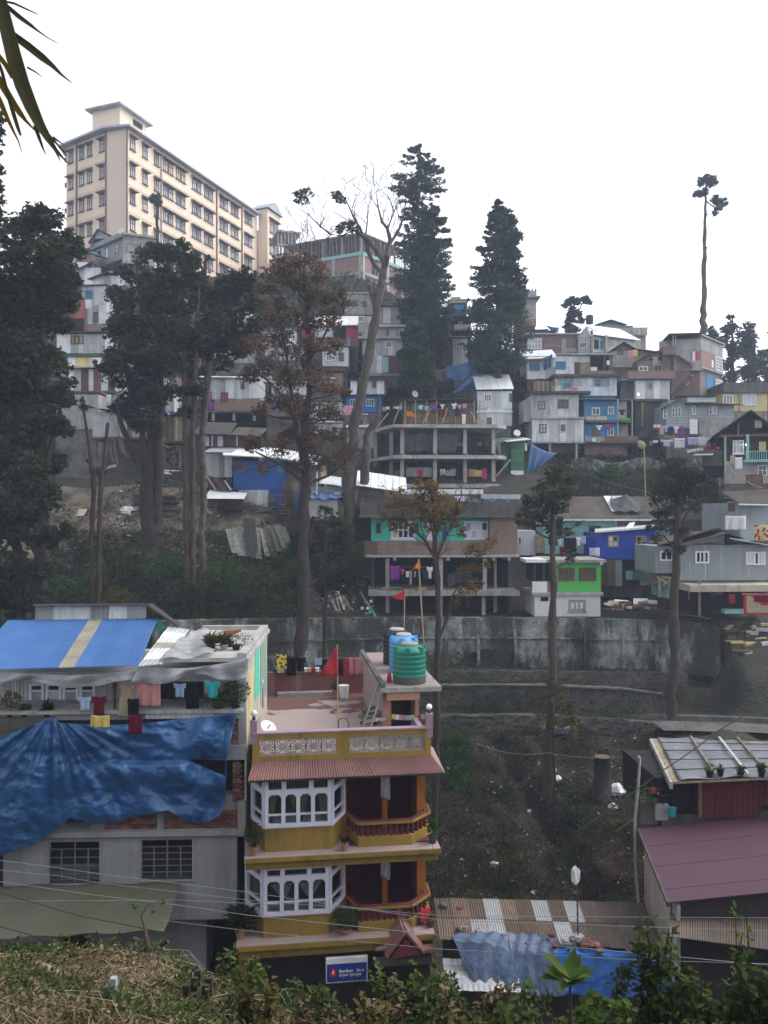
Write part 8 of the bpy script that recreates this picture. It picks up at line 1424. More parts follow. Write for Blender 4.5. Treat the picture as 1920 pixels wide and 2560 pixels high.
# end wall facing the yellow house
uE = fl.uz(611,1900,0)[0];q = lambda z,o_: fl.pt(uE,z,o_)
zr_ = P(0,1645,26).z;mb = MB();mb.prism([q(-16.4,-.02),q(zr_,-.02),q(zr_,-6.2),q(-16.4,-6.2)],fl.d*.06);mb.build('end_wall','cream_shack',TL)
for (o0,o1,z0,z1,m_) in ((-2.2,-3.4,-6.5,-4.8,'turquoise'),(-.6,-1.6,-7.6,-5.2,'yellow_wall'),(-3.8,-5.8,-7,-4.9,'pale_green')): mb = MB();mb.prism([q(z0,o0),q(z1,o0),q(z1,o1),q(z0,o1)],fl.d*.075);mb.build('paint_panel',m_,TL)
lb('roof_slab',(400,1645,622,1655),.25,-6.2,'concrete_light');u0 = fl.uz(418,1640,0)[0]
for (a,b_,o0,o1) in ((uE-.18,uE+.1,.25,-6.2),(u0,uE-.18,-5.95,-6.2)): mb = MB();fl.ubox(mb,a,zr_,b_,zr_+.16,o0,o1);mb.build('roof_kerb','concrete_light',TL)
# blue corrugated roof
E0,E1 = P(-95,1676,25.3),P(344,1664,25.5);R0,R1 = P(20,1551,29.6),P(392,1546,29.8)
for i in range(11):
 s0,s1 = i/11,(i+1)/11+.006;mb = MB();corr(mb,E0.lerp(E1,s0),E0.lerp(E1,s1),R0.lerp(R1,s1),R0.lerp(R1,s0),8,.02,seg=6);mb.build('roof_sheet','roof_clear' if i in (6,7) and False else ('roof_clear' if i == 6 else 'roof_blue'),TL,solid=.008)
ZR0 = R0 + Vector((.0,.25,-.1));
for i in range(6): a,b_ = P(88+46*i,1552,29.9),P(88+46*(i+1)+1,1551,29.9);mb = MB();corr(mb,a,b_,b_ + Vector((0,.05,.56)),a + Vector((0,.05,.56)),8,.018);mb.build('lantern_sheet','grey_sheet',TL,solid=.008)
MB().sheet(P(82,1516,29.6),P(372,1513,29.7),P(385,1512,32),P(85,1514,32),.05).build('lantern_roof','dark_roof',TL);MB().sheet(P(366,1514,29.7),P(440,1566,29.4),P(448,1562,32),P(380,1511,32),.05).build('lantern_roof','dark_roof',TL);MB().prism([P(393,1546,29.9),P(393,1583,29.9),P(416,1566,29.9)],(0,.1,0)).build('lantern_gable','turquoise',TL)
a0,a1,b0,b1 = P(344,1666,25.5),P(404,1660,25.6),P(474,1574,29.4),P(420,1567,29.4)
for i in range(7): s0,s1 = i/7,(i+1)/7;mb = MB();corr(mb,a0.lerp(b1,s0)+Vector((0,0,.01*(i % 2))),a1.lerp(b0,s0)+Vector((0,0,.01*(i % 2))),a1.lerp(b0,s1),a0.lerp(b1,s1),7,.015);mb.build('roof_sheet',['pale_sheet','white_sheet','pale_sheet','roof_clear','pale_sheet','white_sheet','grey_sheet'][i],TL,solid=.008)
for k,(pts,lab,nn) in enumerate([(((0,1676),(350,1674),(340,1708),(-40,1716)),'milky plastic sheeting sagging under the blue roof eave',0),(((345,1668),(620,1645),(618,1690),(330,1706)),'milky plastic sheeting sagging along the flat roof edge',0)]): drape('plastic_sheet',lab,fl,pts,.5,'plastic_film',sag=.15,folds=2.5,nu=60,nv=14,amp=.12,seed=20+k,cat='plastic sheet',wav=.12)
mb = MB();c4 = [P(400,1662,25.8),P(532,1646,26),P(560,1590,30.3),P(478,1580,29.6)];mb.grid(lambda u,v: c4[0].lerp(c4[1],u).lerp(c4[3].lerp(c4[2],u),v) + Vector((0,0,.12+.08*math.sin(u*9+v*4)+.05*math.sin(v*13))),24,20);mb.build('plastic_sheet','plastic_film',smooth=True,solid=.01,label='milky plastic sheet laid over the roof beside the potted plants',cat='plastic sheet')
# the great blue tarpaulin
poly = [(-60,1868),(0,1843),(70,1818),(118,1796),(134,1794),(150,1808),(250,1812),(350,1811),(430,1800),(590,1784),(578,1850),(566,1898),(474,1902),(500,1912),(540,1928),(561,1940),(560,1975),(564,2010),(552,2036),(520,2056),(488,2060),(455,2050),(420,2026),(385,2032),(340,2040),(300,2052),(260,2059),(215,2056),(175,2044),(150,2068),(100,2102),(50,2122),(0,2138),(-60,2150)]
top_x,top_y = zip(*poly[:10]);bx_ = [-60,0,50,100,150,175,215,260,300,340,385,420,455,488,520,552,563,567,590];by_ = [2150,2138,2122,2102,2068,2044,2056,2059,2052,2040,2032,2026,2050,2060,2056,2036,2010,1898,1788]
def tarp_px(u,v): x = -60 + 650*u;yt = np.interp(x,top_x,top_y);return x,yt + (max(np.interp(x,bx_,by_),yt+2) - yt)*v
from mathutils import noise as mn
def cre(x,y,s): return (.5-abs(mn.noise((x*.011*s,y*.008*s,s))))+.5*(.4-abs(mn.noise((x*.026*s+7,y*.03*s,s))))
def tarp(u,v):
 x,y = tarp_px(u,v);th = math.atan2(x-132,y-1774);r = math.hypot(x-132,y-1780);env = min(1,r/110);low = (y-1790)/300;near = max(0,1-r/480)
 d = .2*cre(x,y,1) + .07*cre(x,y,2.6) + (.09*math.sin(th*17) + .05*math.sin(th*39+1))*env*near + .16*low*math.sin(x*.035+y*.012+1) + .09*math.sin((y-1790-.14*abs(x-330))*.06)*min(1,abs(x-60)/200) + .03*math.sin(x*.05-y*.03) + .12*math.sin(v*math.pi) + (.16*math.sin((x-440)*.055+y*.04)*min(1,(x-420)/60) if x > 420 else 0) - .1*math.exp(-((y-1902)/9)**2)*(x > 200)
 return fl.hit(x,y,.5 + d)
def tk(u,v): x,y = tarp_px(u,v);return not (x > 478 and 1899 < y < 1901 + (x-474)*.46)
mb = MB();mb.grid(tarp,230,130,tk);mb.build('tarpaulin','tarp_deep',smooth=True,solid=.015,label='huge torn blue tarpaulin draped across the front of the grey house',cat='tarpaulin')
# mossy awning sheet lower down
mb = MB();A4 = [fl.hit(-80,2216,.05),fl.hit(452,2206,.05),fl.hit(410,2326,1.9),fl.hit(-80,2350,1.9)];mb.grid(lambda u,v: A4[0].lerp(A4[1],u).lerp(A4[3].lerp(A4[2],u),v) + Vector((0,0,-.12*math.sin(v*3.1)+.03*math.sin(u*23))),40,14);mb.build('awning','awning_moss',smooth=True,solid=.02,label='greenish grey awning sheet stretched over the lower windows',cat='awning')
check('check_shirt',(.5,.58,.66),(.1,.12,.16),(1,1,1),'WAVE',4.)
for (r,c,s_,lab,m_,oo) in (((490,606,578,690),'sky','s','pale checked shirt hung under the verandah',None,.5),((575,602,670,720),'maroon','s','maroon sweater hung beside the checked shirt',None,.5),((570,722,688,800),'yellow','t','yellow cloth over the blue tarpaulin edge',None,.95),((745,520,850,625),'sand','s','khaki shirt on the verandah line',None,.2),((740,605,805,735),'sand','k','khaki trousers hanging from the verandah line',None,.3),((805,618,872,722),'black','t','black cloth beside the pink towel',None,.5),((858,514,1008,668),'salmon','t','faded pink towel on the verandah line',None,.3),((808,715,893,840),'maroon','t','dark red cloth over the blue tarpaulin edge',None,1.0),((1008,520,1085,615),'black','t','black garment beside the pale blue shirt',None,.1),((1090,520,1168,612),'blue','s','pale blue shirt on the verandah line',None,.3),((1172,515,1250,680),'black','p','black trousers on the verandah line',None,.2),((1290,510,1380,618),'teal','s','turquoise sweater on the verandah line',None,.3)): garment(fl,Z1(*r),c,{'t':'towel','s':'shirt','p':'trousers','k':'skirt'}[s_],lab,oo,group='washing on the tarpaulin house',mat=m_)
cord('washing_line','washing line along the tarpaulin house verandah',[fl.hit(270,1702,.28),fl.hit(600,1700,.28)],.01,'cable_pale',.03,cat='washing line')
for k,(px,py,r_,hh,lf,kd,n_,lab) in enumerate([(25,1792,.35,.7,'leaf_brown','round',300,'rusty leaved plant at the verandah end'),(62,1794,.2,.3,'leaf_green','round',160,'small green plant on the verandah parapet'),(118,1794,.3,.4,'leaf_bush','spiky',60,'spiky plant above the tarpaulin gather'),(545,1778,.5,.5,'leaf_green','round',500,'leafy green plant in the verandah corner'),(590,1776,.45,.9,'leaf_bush','round',600,'tall dark plant in the verandah corner')]): p = fl.hit(px,py,.05);pot_plant(lab,p,r_,hh,lf,kd,n_,.09,.12,.12,'plastic_black',seed=40+k)
for k,(px,oo,lf,kd,hh) in enumerate([(528,-1.2,'leaf_olive','spiky',.5),(560,-1.3,'leaf_fresh','spiky',.45),(590,-1.2,'leaf_olive','round',.45),(612,-1.4,'leaf_olive','round',.4),(575,-1.9,'leaf_olive','round',.35)]): p = fl.hit(px,1640,oo);p.z = zr_+.01;pot_plant(['tall grassy pot plant on the flat roof','arching light green pot plant on the flat roof','first bushy olive pot plant on the flat roof','olive pot plant by the roof kerb','low olive pot plant behind the others on the flat roof'][k],p,.33,hh,lf,kd,160,.05,.14,.14,['plastic_black','concrete_light'][k % 2],seed=50+k)
for i in range(5): p = P(540+i*6,1592-i*2,30.2);MB().box(p,(.5,.1*i,.0),(-.05,.25,0),(0,0,.1)).build('loose_brick','brick_red',label='loose red tile stacked on the flat roof corner',cat='tile',group='tiles on the flat roof')
# ================================================================ sheds at the lower right
ZQ = zone(1060,2100,860/1659);ZP = zone(1500,1780,420/1659)
M('purple_roof',(.09,.045,.066),(.072,.037,.053),.5,.8,streak=.2,scol=(.06,.04,.05),spec=.15,rough=.7,objvar=.05);M('tin_rust',(.165,.125,.098),(.1,.075,.06),.7,2.2,streak=.5,scol=(.22,.12,.07),rough=.7,objvar=.22);M('tin_brown',(.13,.105,.09),(.085,.07,.06),.6,2.,streak=.4,rough=.75,objvar=.15);M('tin_bright',(.36,.38,.41),(.27,.28,.3),.5,2.,streak=.3,scol=(.25,.2,.17),rough=.5,objvar=.1);M('tarp_bright',(.018,.1,.34),(.014,.075,.25),.5,1.,rough=.45,bump=.4,bscale=6,objvar=0);M('tarp_faded',(.07,.11,.2),(.05,.075,.14),.6,1.,streak=.3,scol=(.25,.28,.33),rough=.5,bump=.4,bscale=6,objvar=0);M('shed_red',(.1,.012,.016),(.07,.01,.013),.5,1.4,corr=('X',.2),objvar=.02)
t_ = thing('tin_shed','long low shed roofed with rusty and bright corrugated sheets','shed',P(1380,2480,25.5));BL,BR = P(*ZQ(48,280),28),P(*ZQ(1050,302),28.4);FL_,FR = P(*ZQ(75,475),25),P(*ZQ(1150,530),25.2)
up_m = ['tin_rust','tin_rust','tin_rust','tin_bright','tin_rust','tin_rust','tin_bright','tin_rust','tin_bright','tin_brown','tin_brown','tin_brown','tin_brown'];lo_m = ['tin_rust','tin_rust','tin_bright','tin_bright','tin_rust','tin_rust','tin_rust','tin_bright','tin_brown','tin_brown','tin_brown','tin_brown','tin_brown']
for i in range(13):
 s0,s1 = i/13,(i+1)/13+.004
 for (v0,v1,ms) in ((.0,.52,lo_m),(.5,1,up_m)): g = lambda s,v: FL_.lerp(FR,s).lerp(BL.lerp(BR,s),v) + Vector((0,0,.012*(i % 2) + .02*(v0 == 0)*-1));mb = MB();corr(mb,g(s0,v0),g(s1,v0),g(s1,v1),g(s0,v1),7,.017);mb.build('roof_sheet',ms[i],t_,solid=.006)
mb = MB();mb.prism([P(*ZQ(120,520),25.2),P(*ZQ(1150,560),25.4),P(*ZQ(1150,560),25.4) + Vector((0,2.6,0)),P(*ZQ(120,520),25.2) + Vector((0,2.6,0))],(0,0,-3.2));mb.build('wall','interior',t_);
for i in range(5): s0,s1 = i/5,(i+1)/5;a,b_,c,d = P(*ZQ(105,725),24.0),P(*ZQ(470,735),24.0),P(*ZQ(440,585),24.9),P(*ZQ(90,570),24.9);mb = MB();corr(mb,a.lerp(d,s0),b_.lerp(c,s0),b_.lerp(c,s1),a.lerp(d,s1),5,.012);mb.build('lower_sheet','tin_bright' if i % 2 else 'pale_sheet',t_,solid=.006)
for x in (290,430): MB().bar(P(*ZQ(x,740),24.1),P(*ZQ(x+5,900),24.1),.12).build('post','wood',t_)
def tarp_over(label,top,edge,bot,mat,seed):
 rg = random.Random(seed);ph = [rg.random()*6 for _ in range(3)];ip = lambda L,u: (np.interp(u,np.linspace(0,1,len(L)),[p[0] for p in L]),np.interp(u,np.linspace(0,1,len(L)),[p[1] for p in L]))
 def fn(u,v):
  if v < .3: k = v/.3;a,b_ = ip(top,u),ip(edge,u);p = P(*ZQ(*a),25.45).lerp(P(*ZQ(*b_),24.75),k) + Vector((0,0,.05))
  else: k = (v-.3)/.7;a,b_ = ip(edge,u),ip(bot,u);p = P(*ZQ(*a),24.75).lerp(P(*ZQ(*b_),24.3),k) + Vector((0,0,.05))
  k = max(0,v-.25);return p + Vector((0,-.12*k*cre(u*260+seed*90,v*200,1.3)-.05*k*cre(u*260,v*200+seed*40,3.5) -.06*k*math.sin(u*6+ph[0]+v*4+1.5*math.sin(u*5+v)) - .04*math.sin(v*11+u*3)*k,.03*math.sin(u*25+v*9+ph[2])))
 mb = MB();mb.grid(fn,90,36);mb.build('tarpaulin',mat,smooth=True,solid=.012,label=label,cat='tarpaulin')
tarp_over('faded grey blue tarpaulin over the bright sheet end of the shed',[(130,462),(300,450),(440,458)],[(140,490),(300,500),(430,545)],[(235,690),(340,715),(455,690)],'tarp_faded',1);tarp_over('dull blue tarpaulin hanging in the middle of the shed front',[(400,455),(520,462),(640,480)],[(415,540),(520,548),(645,550)],[(460,720),(560,770),(680,750)],'tarp_faded',2);tarp_over('vivid blue tarpaulin hanging along the shed front',[(636,500),(900,522),(1205,535)],[(645,545),(900,562),(1205,585)],[(655,745),(900,770),(1200,745)],'tarp_bright',3)
rg = random.Random(2)
for k,(x,y) in enumerate([(92,325),(175,333),(165,440),(195,428),(262,450),(390,463),(615,468),(632,515),(680,488),(715,485),(700,532),(780,515),(797,495),(833,513),(850,540),(1012,525),(990,545),(1165,532),(770,493)]):
 p = P(*ZQ(x,y+4),25.6 - (y-430)*.008 if y > 400 else 27.2);mb = MB();r_ = .045+.04*rg.random();mb.sphere(p + Vector((0,0,.08)),r_*1.5,8,(1.2,1,.7));mb.v = [(a+rg.gauss(0,.015),b_+rg.gauss(0,.015),c+rg.gauss(0,.012)) for a,b_,c in mb.v];mb.build('stone',rg.choice(['concrete','brick_red','concrete_dark']),label='loose stone weighing down the shed roof and tarpaulins',cat='stone',group='stones on the shed roof')
tp = thing('bag_pole','thin dark pole on the shed roof with a white bag over its top','pole',P(*ZQ(742,470),25.3));MB().tube([P(*ZQ(742,478),25.3),P(*ZQ(738,160),25.3)],.025,6).build('pole','metal_dark',tp);mb = MB();mb.sphere(P(*ZQ(730,170),25.3),.2,9,(.8,.6,1.3));mb.v = [(a+rg.gauss(0,.03),b_+rg.gauss(0,.03),c+rg.gauss(0,.03)) for a,b_,c in mb.v];mb.build('bag','cloth_white',tp);MB().lathe(P(*ZQ(745,478),25.25),[(.2,0),(.16,.12)],8).build('base','concrete_light',tp)
# purple tin roofed house
t_ = thing('purple_roof_house','house with a broad dull purple tin roof and timber striped side','house',P(1700,2400,25));NL,FL2 = P(*ZP(680,1888),23.6),P(*ZP(385,1160),29.2);dv = Vector((1,.12,0)).normalized();wdt = 6.5
FR2 = FL2 + dv*wdt*1.15 + Vector((0,0,.35));NR = NL + dv*wdt + Vector((0,0,.25))
for i in range(7):
 s0,s1 = i/7,(i+1)/7+.004;mb = MB();a,b_,c,d = NL.lerp(FL2,s0),NR.lerp(FR2,s0),NR.lerp(FR2,s1),NL.lerp(FL2,s1);mb.sheet(a + Vector((0,0,.012*(i % 2))),b_ + Vector((0,0,.012*(i % 2))),c,d,.03);mb.build('roof_sheet','purple_roof',t_)
dn = Vector((0,0,-2.6));eS = (FL2-NL);
MB().sheet(NL + dv*.35 + Vector((0,0,-.1)),FL2 + dv*.3 + Vector((0,0,-.1)),FL2 + dv*.3 + dn,NL + dv*.35 + dn,.1).build('side_wall','concrete_light',t_);MB().sheet(NL + dv*.35 + Vector((0,.25,-.1)),NR + Vector((0,.25,-.1)),NR + Vector((0,.25,-4)),NL + dv*.35 + Vector((0,.25,-4)),.1).build('front_wall','interior',t_);MB().bar(NL + Vector((0,0,-.04)),FL2 + Vector((0,0,-.04)),.1,.14).build('barge_board','concrete_dark',t_)
for i in range(9): q = NL.lerp(FL2,(i+.3)/9) + dv*.33;MB().bar(q + Vector((0,-.06,-.12)),q + Vector((0,-.06,-2.5)),.07).build('timber_stud',['wood_dark','metal_dark'][i % 2],t_)
for i in range(3): q = NL.lerp(FL2,.12+i*.24) + dv*.3;MB().sheet(q + Vector((-.04,0,-.3)),q + eS*.1 + Vector((-.04,0,-.3)),q + eS*.1 + Vector((-.04,0,-1.7)),q + Vector((-.04,0,-1.7)),.02).build('dark_panel','interior',t_)
a,b_ = P(*ZQ(1185,465),22.6),P(*ZQ(2500,640),22.6);c,d = P(*ZQ(2500,430),24.2),P(*ZQ(1185,350),24.2)
for i in range(15): s0,s1 = i/15,(i+1)/15+.004;mb = MB();corr(mb,a.lerp(b_,s0),a.lerp(b_,s1),d.lerp(c,s1),d.lerp(c,s0),8,.018);mb.build('lower_sheet','tin_brown' if i % 3 else 'tin_rust',t_,solid=.006)
# dark red shed with plastic sheeted roof
t_ = thing('red_shed','dark red shed under a plastic covered roof with pot plants','shed',P(1790,2060,30));f3 = Face(1690,29.6,3);hh = House.__new__(House);hh.f = f3;hh.t = t_
hh.part('wall',ZP(1000,690,1580,1045),'shed_red',0,-4);hh.part('wall',ZP(1585,690,2200,960),'shed_red',-.4,-4);hh.part('post',ZP(975,690,1001,1045),'wood_pale',.04,-.1);hh.part('dark_room',ZP(600,690,976,1110),'void',-.5,-4);hh.part('footing',ZP(640,1045,2200,1400),'concrete_dark',-.3,-4);hh.part('fence_panel',ZP(570,930,700,1090),'old_plaster',-.2,-.3)
A_,B2,C_,D2 = P(*ZP(722,712),29),P(*ZP(2300,640),29.3),P(*ZP(2300,330),35),P(*ZP(515,280),34.5);MB().sheet(A_,B2,C_,D2,.08).build('roof','wood_pale',t_)
mb = MB();s4 = [A_.lerp(B2,.04),A_.lerp(B2,.9),D2.lerp(C_,.75),D2.lerp(C_,.03)];mb.grid(lambda u,v: s4[0].lerp(s4[1],u).lerp(s4[3].lerp(s4[2],u),v) + Vector((0,0,.12 + .035*math.sin(u*19+v*3)+.03*math.sin(v*14+u*5))),40,24);mb.build('plastic_cover','tarp_film',t_,smooth=True,solid=.006) if 'tarp_film' in MT else mb.build('plastic_cover',M('tarp_film',(.2,.21,.235),(.13,.14,.155),.7,1.5,rough=.3,bump=.4,bscale=8,objvar=0) and 'tarp_film',t_,smooth=True,solid=.006)
for (u,m_) in ((.27,'wood_pale'),(.47,'pale_sheet'),(.6,'wood_pale')): MB().bar(A_.lerp(B2,u) + Vector((0,0,.22)),D2.lerp(C_,u*.78) + Vector((0,0,.22)),.09,.05).build('batten',m_,t_)
for v in (.18,.4,.62,.82): MB().bar(A_.lerp(D2,v) + Vector((.2,0,.2)),B2.lerp(C_,v) + Vector((0,0,.2)),.03,.03).build('batten','metal_dark',t_)
MB().bar(A_ + Vector((-.06,0,-.05)),D2 + Vector((-.06,0,-.05)),.1,.25).build('barge_board','concrete',t_)
for k,(x,y,lf,kd) in enumerate([(1082,655,'leaf_olive','round'),(1188,630,'leaf_olive','spiky'),(1388,655,'leaf_olive','spiky'),(1595,645,'leaf_fresh','spiky')]): p = A_.lerp(B2,(x-722)/1578*1.0) ;p = P(*ZP(x,y),29.25);pot_plant(['bushy plant in a black bag on the red shed roof','nearly bare black bag pot on the red shed roof','thin leaved black bag pot on the red shed roof','bright grassy black bag pot on the red shed roof'][k],p,.24 if k != 1 else .12,.3,lf,kd,[260,14,40,70][k],.05,.13,.24,'plastic_black',seed=70+k)
tt = thing('planter','concrete planter with yellow leaves and pink flowers by the purple roof','planter',P(*ZP(490,1100),29.9));p = P(*ZP(405,1105),29.9);MB().box(p,(npx(165*.25316,29.9),0,0),(0,.8,0),(0,0,npx(215*.25316,29.9))).build('box','concrete_dark',tt);r2 = np.random.default_rng(8);c0 = np.array(P(*ZP(470,830),30));q = c0 + r2.normal(size=(320,3))*np.array([.35,.25,.2]);np_mesh('foliage',leaf_quads(q,.4,.13,.4,rng=r2),'leaf_fresh',tt);q = np.array(P(*ZP(530,775),29.8)) + r2.normal(size=(60,3))*.08;cloth('petal_pink',(.5,.1,.16));np_mesh('flowers',leaf_quads(q,.3,.06,.8,rng=r2),'petal_pink',tt)
bush('bush','yellowish shrub behind the white vent pipe',*ZP(400,620),22,31.5,'leaf_olive',.12,60,seed=80);p = P(*ZP(715,960),29.6);MB().lathe(p - Vector((0,0,.25)),[(.1,0),(.14,.3),(.15,.31),(.12,.3)],12).build('bucket','cloth_teal',label='turquoise bucket in the red shed doorway',cat='bucket')
MB().tube([P(*ZP(365,450),29.4),P(*ZP(378,440),29.4),P(*ZP(392,455),29.4),P(*ZP(375,760),29.4),P(*ZP(345,1060),29.3),P(*ZP(350,1480),29.2),P(*ZP(380,1880),29.1)],.055,8).build('vent_pipe','old_plaster',smooth=True,label='tall pale vent pipe with a bent top beside the purple roof',cat='pipe');MB().bar(P(*ZP(340,1060),29.3),P(*ZP(160,1180),33),.06).build('branch','bamboo',label='bare stick leaning from the pipe to the slope',cat='stick')
MB().grid(lambda u,v: (-60 + 160*u,18.8 + 7.6*v,-16.25 + (.5 if False else 0)),20,4).build('road','concrete_dark',kind='structure',label='road below the houses')
# ================================================================ foreground bank, wires and palm
rng = np.random.default_rng(42)
M('vine',(.4,.33,.22),(.2,.16,.1),.6,6.,objvar=.1,bump=0);M('vine_dark',(.07,.055,.04),bump=0)
def bank(n,px0,px1,yr): px = px0 + (px1-px0)*rng.random(n);Y = yr[0] + (yr[1]-yr[0])*rng.random(n);X = (px-960)/F*Y;return np.stack([X,Y,H(X,Y)],1)
def tangle(name,label,n,px0,px1,yr,mat,r,hgt):
 mb = MB()
 for p in bank(n,px0,px1,yr):
  a = rng.normal()*1.2 - 1.57;L = .25+.6*rng.random();up = hgt*(.3+rng.random());d = np.array([math.cos(a),math.sin(a)*.6,0])*L;mb.tube([p + np.array([0,0,.0]),p + d*.3 + np.array([rng.normal()*.05,0,up]),p + d*.7 + np.array([rng.normal()*.05,0,up*.8]),p + d + np.array([rng.normal()*.06,0,-.1-.15*rng.random()])],[r,r,r*.8,r*.4],3,cap=False)
 return mb.build(name,mat,kind='stuff',label=label)
tangle('dry_vines','tangle of dry straw coloured vines on the near bank',3600,-60,1300,(5.6,10.6),'vine',.003,.22);tangle('dead_stems','dark dead stems among the dry vines',900,-60,1960,(5.6,10.6),'vine_dark',.006,.25)
def leaves(name,label,n,px0,px1,yr,mat,L,hgt,clump=.5,kind='stuff',pos=None):
 p = bank(n,px0,px1,yr) if pos is None else pos;n = len(p)
 if pos is None: k = np.sin(p[:,0]*3.1)+np.cos(p[:,1]*2.3+p[:,0]) > clump-1;p = p[k];n = len(p);p = p + np.array([0,0,1])*hgt*rng.random((n,1))
 d = rng.normal(size=(n,3));d[:,2] -= .2;V,Q = leaf_shapes(p,d,np.tile([0,-.4,1.],(n,1))+rng.normal(size=(n,3))*.5,L*(.6+.8*rng.random(n)),L*.55*(.7+.6*rng.random(n)),rng);return np_mesh(name,V,mat,quads=Q,kind=kind,label=label) if kind else (V,Q)
leaves('dry_leaves','shrivelled dry leaves on the near bank',34000,-60,1300,(5.6,10.6),'leaf_dry',.042,.3,-.9);leaves('creeper','green creeper leaves among the dry vines',15000,-60,1300,(5.6,10.8),'leaf_near',.05,.4,.35);leaves('weeds','dense green weeds on the near bank',15000,950,1980,(5.0,10.2),'leaf_near',.05,.34,-.3);leaves('brown_weeds','brown weeds among the green on the near bank',5000,900,1980,(5.4,10.2),'leaf_olive',.055,.3,.2)
def shrub(label,px,py_top,Y,spread,stems,leaf,L,n,seed,name='shrub',low=None,wd=.55,group=None):
 r = np.random.default_rng(7000+seed);X = (px-960)/F*Y;zg = float(H(X,Y));zt = (1280-py_top)/F*Y;t_ = thing(name,label,'shrub',(X,Y,zg),group);mb = MB();P_,D_ = [],[]
 for s in range(stems):
  a = r.random()*6.28;sp = npx(spread,Y)*r.random()**.6;tp = np.array([X+math.cos(a)*sp,Y+math.sin(a)*sp*.6,zg + (zt-zg)*(1 if s == 0 else .55+.45*r.random())]);b0 = np.array([X+r.normal()*.06,Y+r.normal()*.06,zg-.05]);mid = (b0+tp)/2 + r.normal(size=3)*.06;pts = [b0,mid,tp];mb.tube(pts,[.012,.008,.004],5)
  for k in range(n//stems): f = (.25 if low is None else low) + (1-(.25 if low is None else low))*r.random()**.7;q = b0*(1-f)**2 + 2*mid*f*(1-f) + tp*f*f;P_.append(q + r.normal(size=3)*.02);d = r.normal(size=3);d[2] = d[2]*.5 + .15;D_.append(d)
 mb.build('stem','bark',t_);P_,D_ = np.array(P_),np.array(D_);n_ = len(P_);V,Q = leaf_shapes(P_,D_,np.tile([0,-.3,1.],(n_,1)) + r.normal(size=(n_,3))*.4,L*(.55+.8*r.random(n_)),L*wd*(.7+.5*r.random(n_)),r);np_mesh('foliage',V,leaf,t_,quads=Q)
for k,a in enumerate([('leafy vine shrub in front of the bank sign',640,2395,8.8,70,9,'leaf_fresh',.06,420),('small leaved shrub beside the bank sign',735,2435,8.6,45,8,'leaf_fresh',.055,320),('yellow green shrub before the entrance porch',985,2400,8.2,60,8,'leaf_fresh',.06,330),('pale leaved shrub under the tin shed corner',1120,2420,8.0,70,9,'leaf_near',.07,360),('yellow leaved seedling before the faded tarpaulin',1320,2455,7.0,40,5,'leaf_fresh',.085,60),('dark shrub below the dull blue tarpaulin',1240,2490,7.0,60,8,'leaf_near',.065,260),('tall broad leaved plant before the vivid tarpaulin',1660,2310,6.6,80,9,'leaf_near',.085,330),('upright pale shoot in front of the purple roof house',1850,2262,6.8,26,4,'leaf_fresh',.06,70),('dense leafy shrub before the purple roof house',1760,2400,6.4,110,12,'leaf_near',.07,520),('dense leafy shrub at the right frame edge',1890,2390,6.2,90,11,'leaf_near',.07,520),('broad leaved shrub rising before the shed end',1560,2420,6.6,80,10,'leaf_near',.065,380),('low leafy shrub below the vivid tarpaulin',1500,2480,6.2,90,10,'leaf_fresh',.075,300),('creeper shrub climbing under the mossy awning',110,2350,9.6,90,9,'leaf_near',.075,330),('yellow leaved creeper beside the dead branch',270,2370,9.4,60,7,'leaf_fresh',.06,160),('thin creeper below the mossy awning corner',180,2350,9.4,60,7,'leaf_near',.065,180),('tall dark leaved shrub at the gap between houses',570,2380,8.8,50,8,'leaf_near',.07,300),('green shrub around the dry stump',430,2440,8.2,50,7,'leaf_near',.06,200),('leafy shrub low beside the shed post',1060,2440,7.6,70,9,'leaf_near',.065,320)]): shrub(*a,seed=k)
for k in range(16): shrub(['low green leaved shrub in the near undergrowth','low shrub with dry tan leaves in the near undergrowth','low olive leaved shrub in the near undergrowth'][(0,1,2,1,0)[k % 5]],560+k*52+15*math.sin(k*5),2468+22*math.sin(k*2.3)+(25 if 4 < k < 8 else 0),7.2+.9*math.sin(k*1.7),60,9,['leaf_near','leaf_dry','leaf_olive','leaf_dry','leaf_near'][k % 5],.04+.02*(k % 3),330,40+k,group='near undergrowth')
# rosette plant with big leaves
X,Y = (1423-960)/F*5.6,5.6;t_ = thing('rosette_plant','young plant with a rosette of large leaves on a dark stem','plant',(X,Y,float(H(X,Y))));zt = (1280-2455)/F*Y;MB().tube([(X,Y,float(H(X,Y))-.05),(X+.01,Y,zt-.2),(X+.005,Y,zt)],[.016,.013,.009],6).build('stem','bark',t_);n_ = 15;a = np.linspace(0,6.28,n_)*2.4;d = np.stack([np.cos(a),np.sin(a)*.8,.25+.5*rng.random(n_)],1);V,Q = leaf_shapes(np.array([[X,Y,zt-.03+.004*i] for i in range(n_)]),d,np.tile([0,0,1.],(n_,1)),.22*(.7+.5*rng.random(n_)),.075*np.ones(n_),rng);np_mesh('foliage',V,'leaf_fresh',t_,quads=Q)
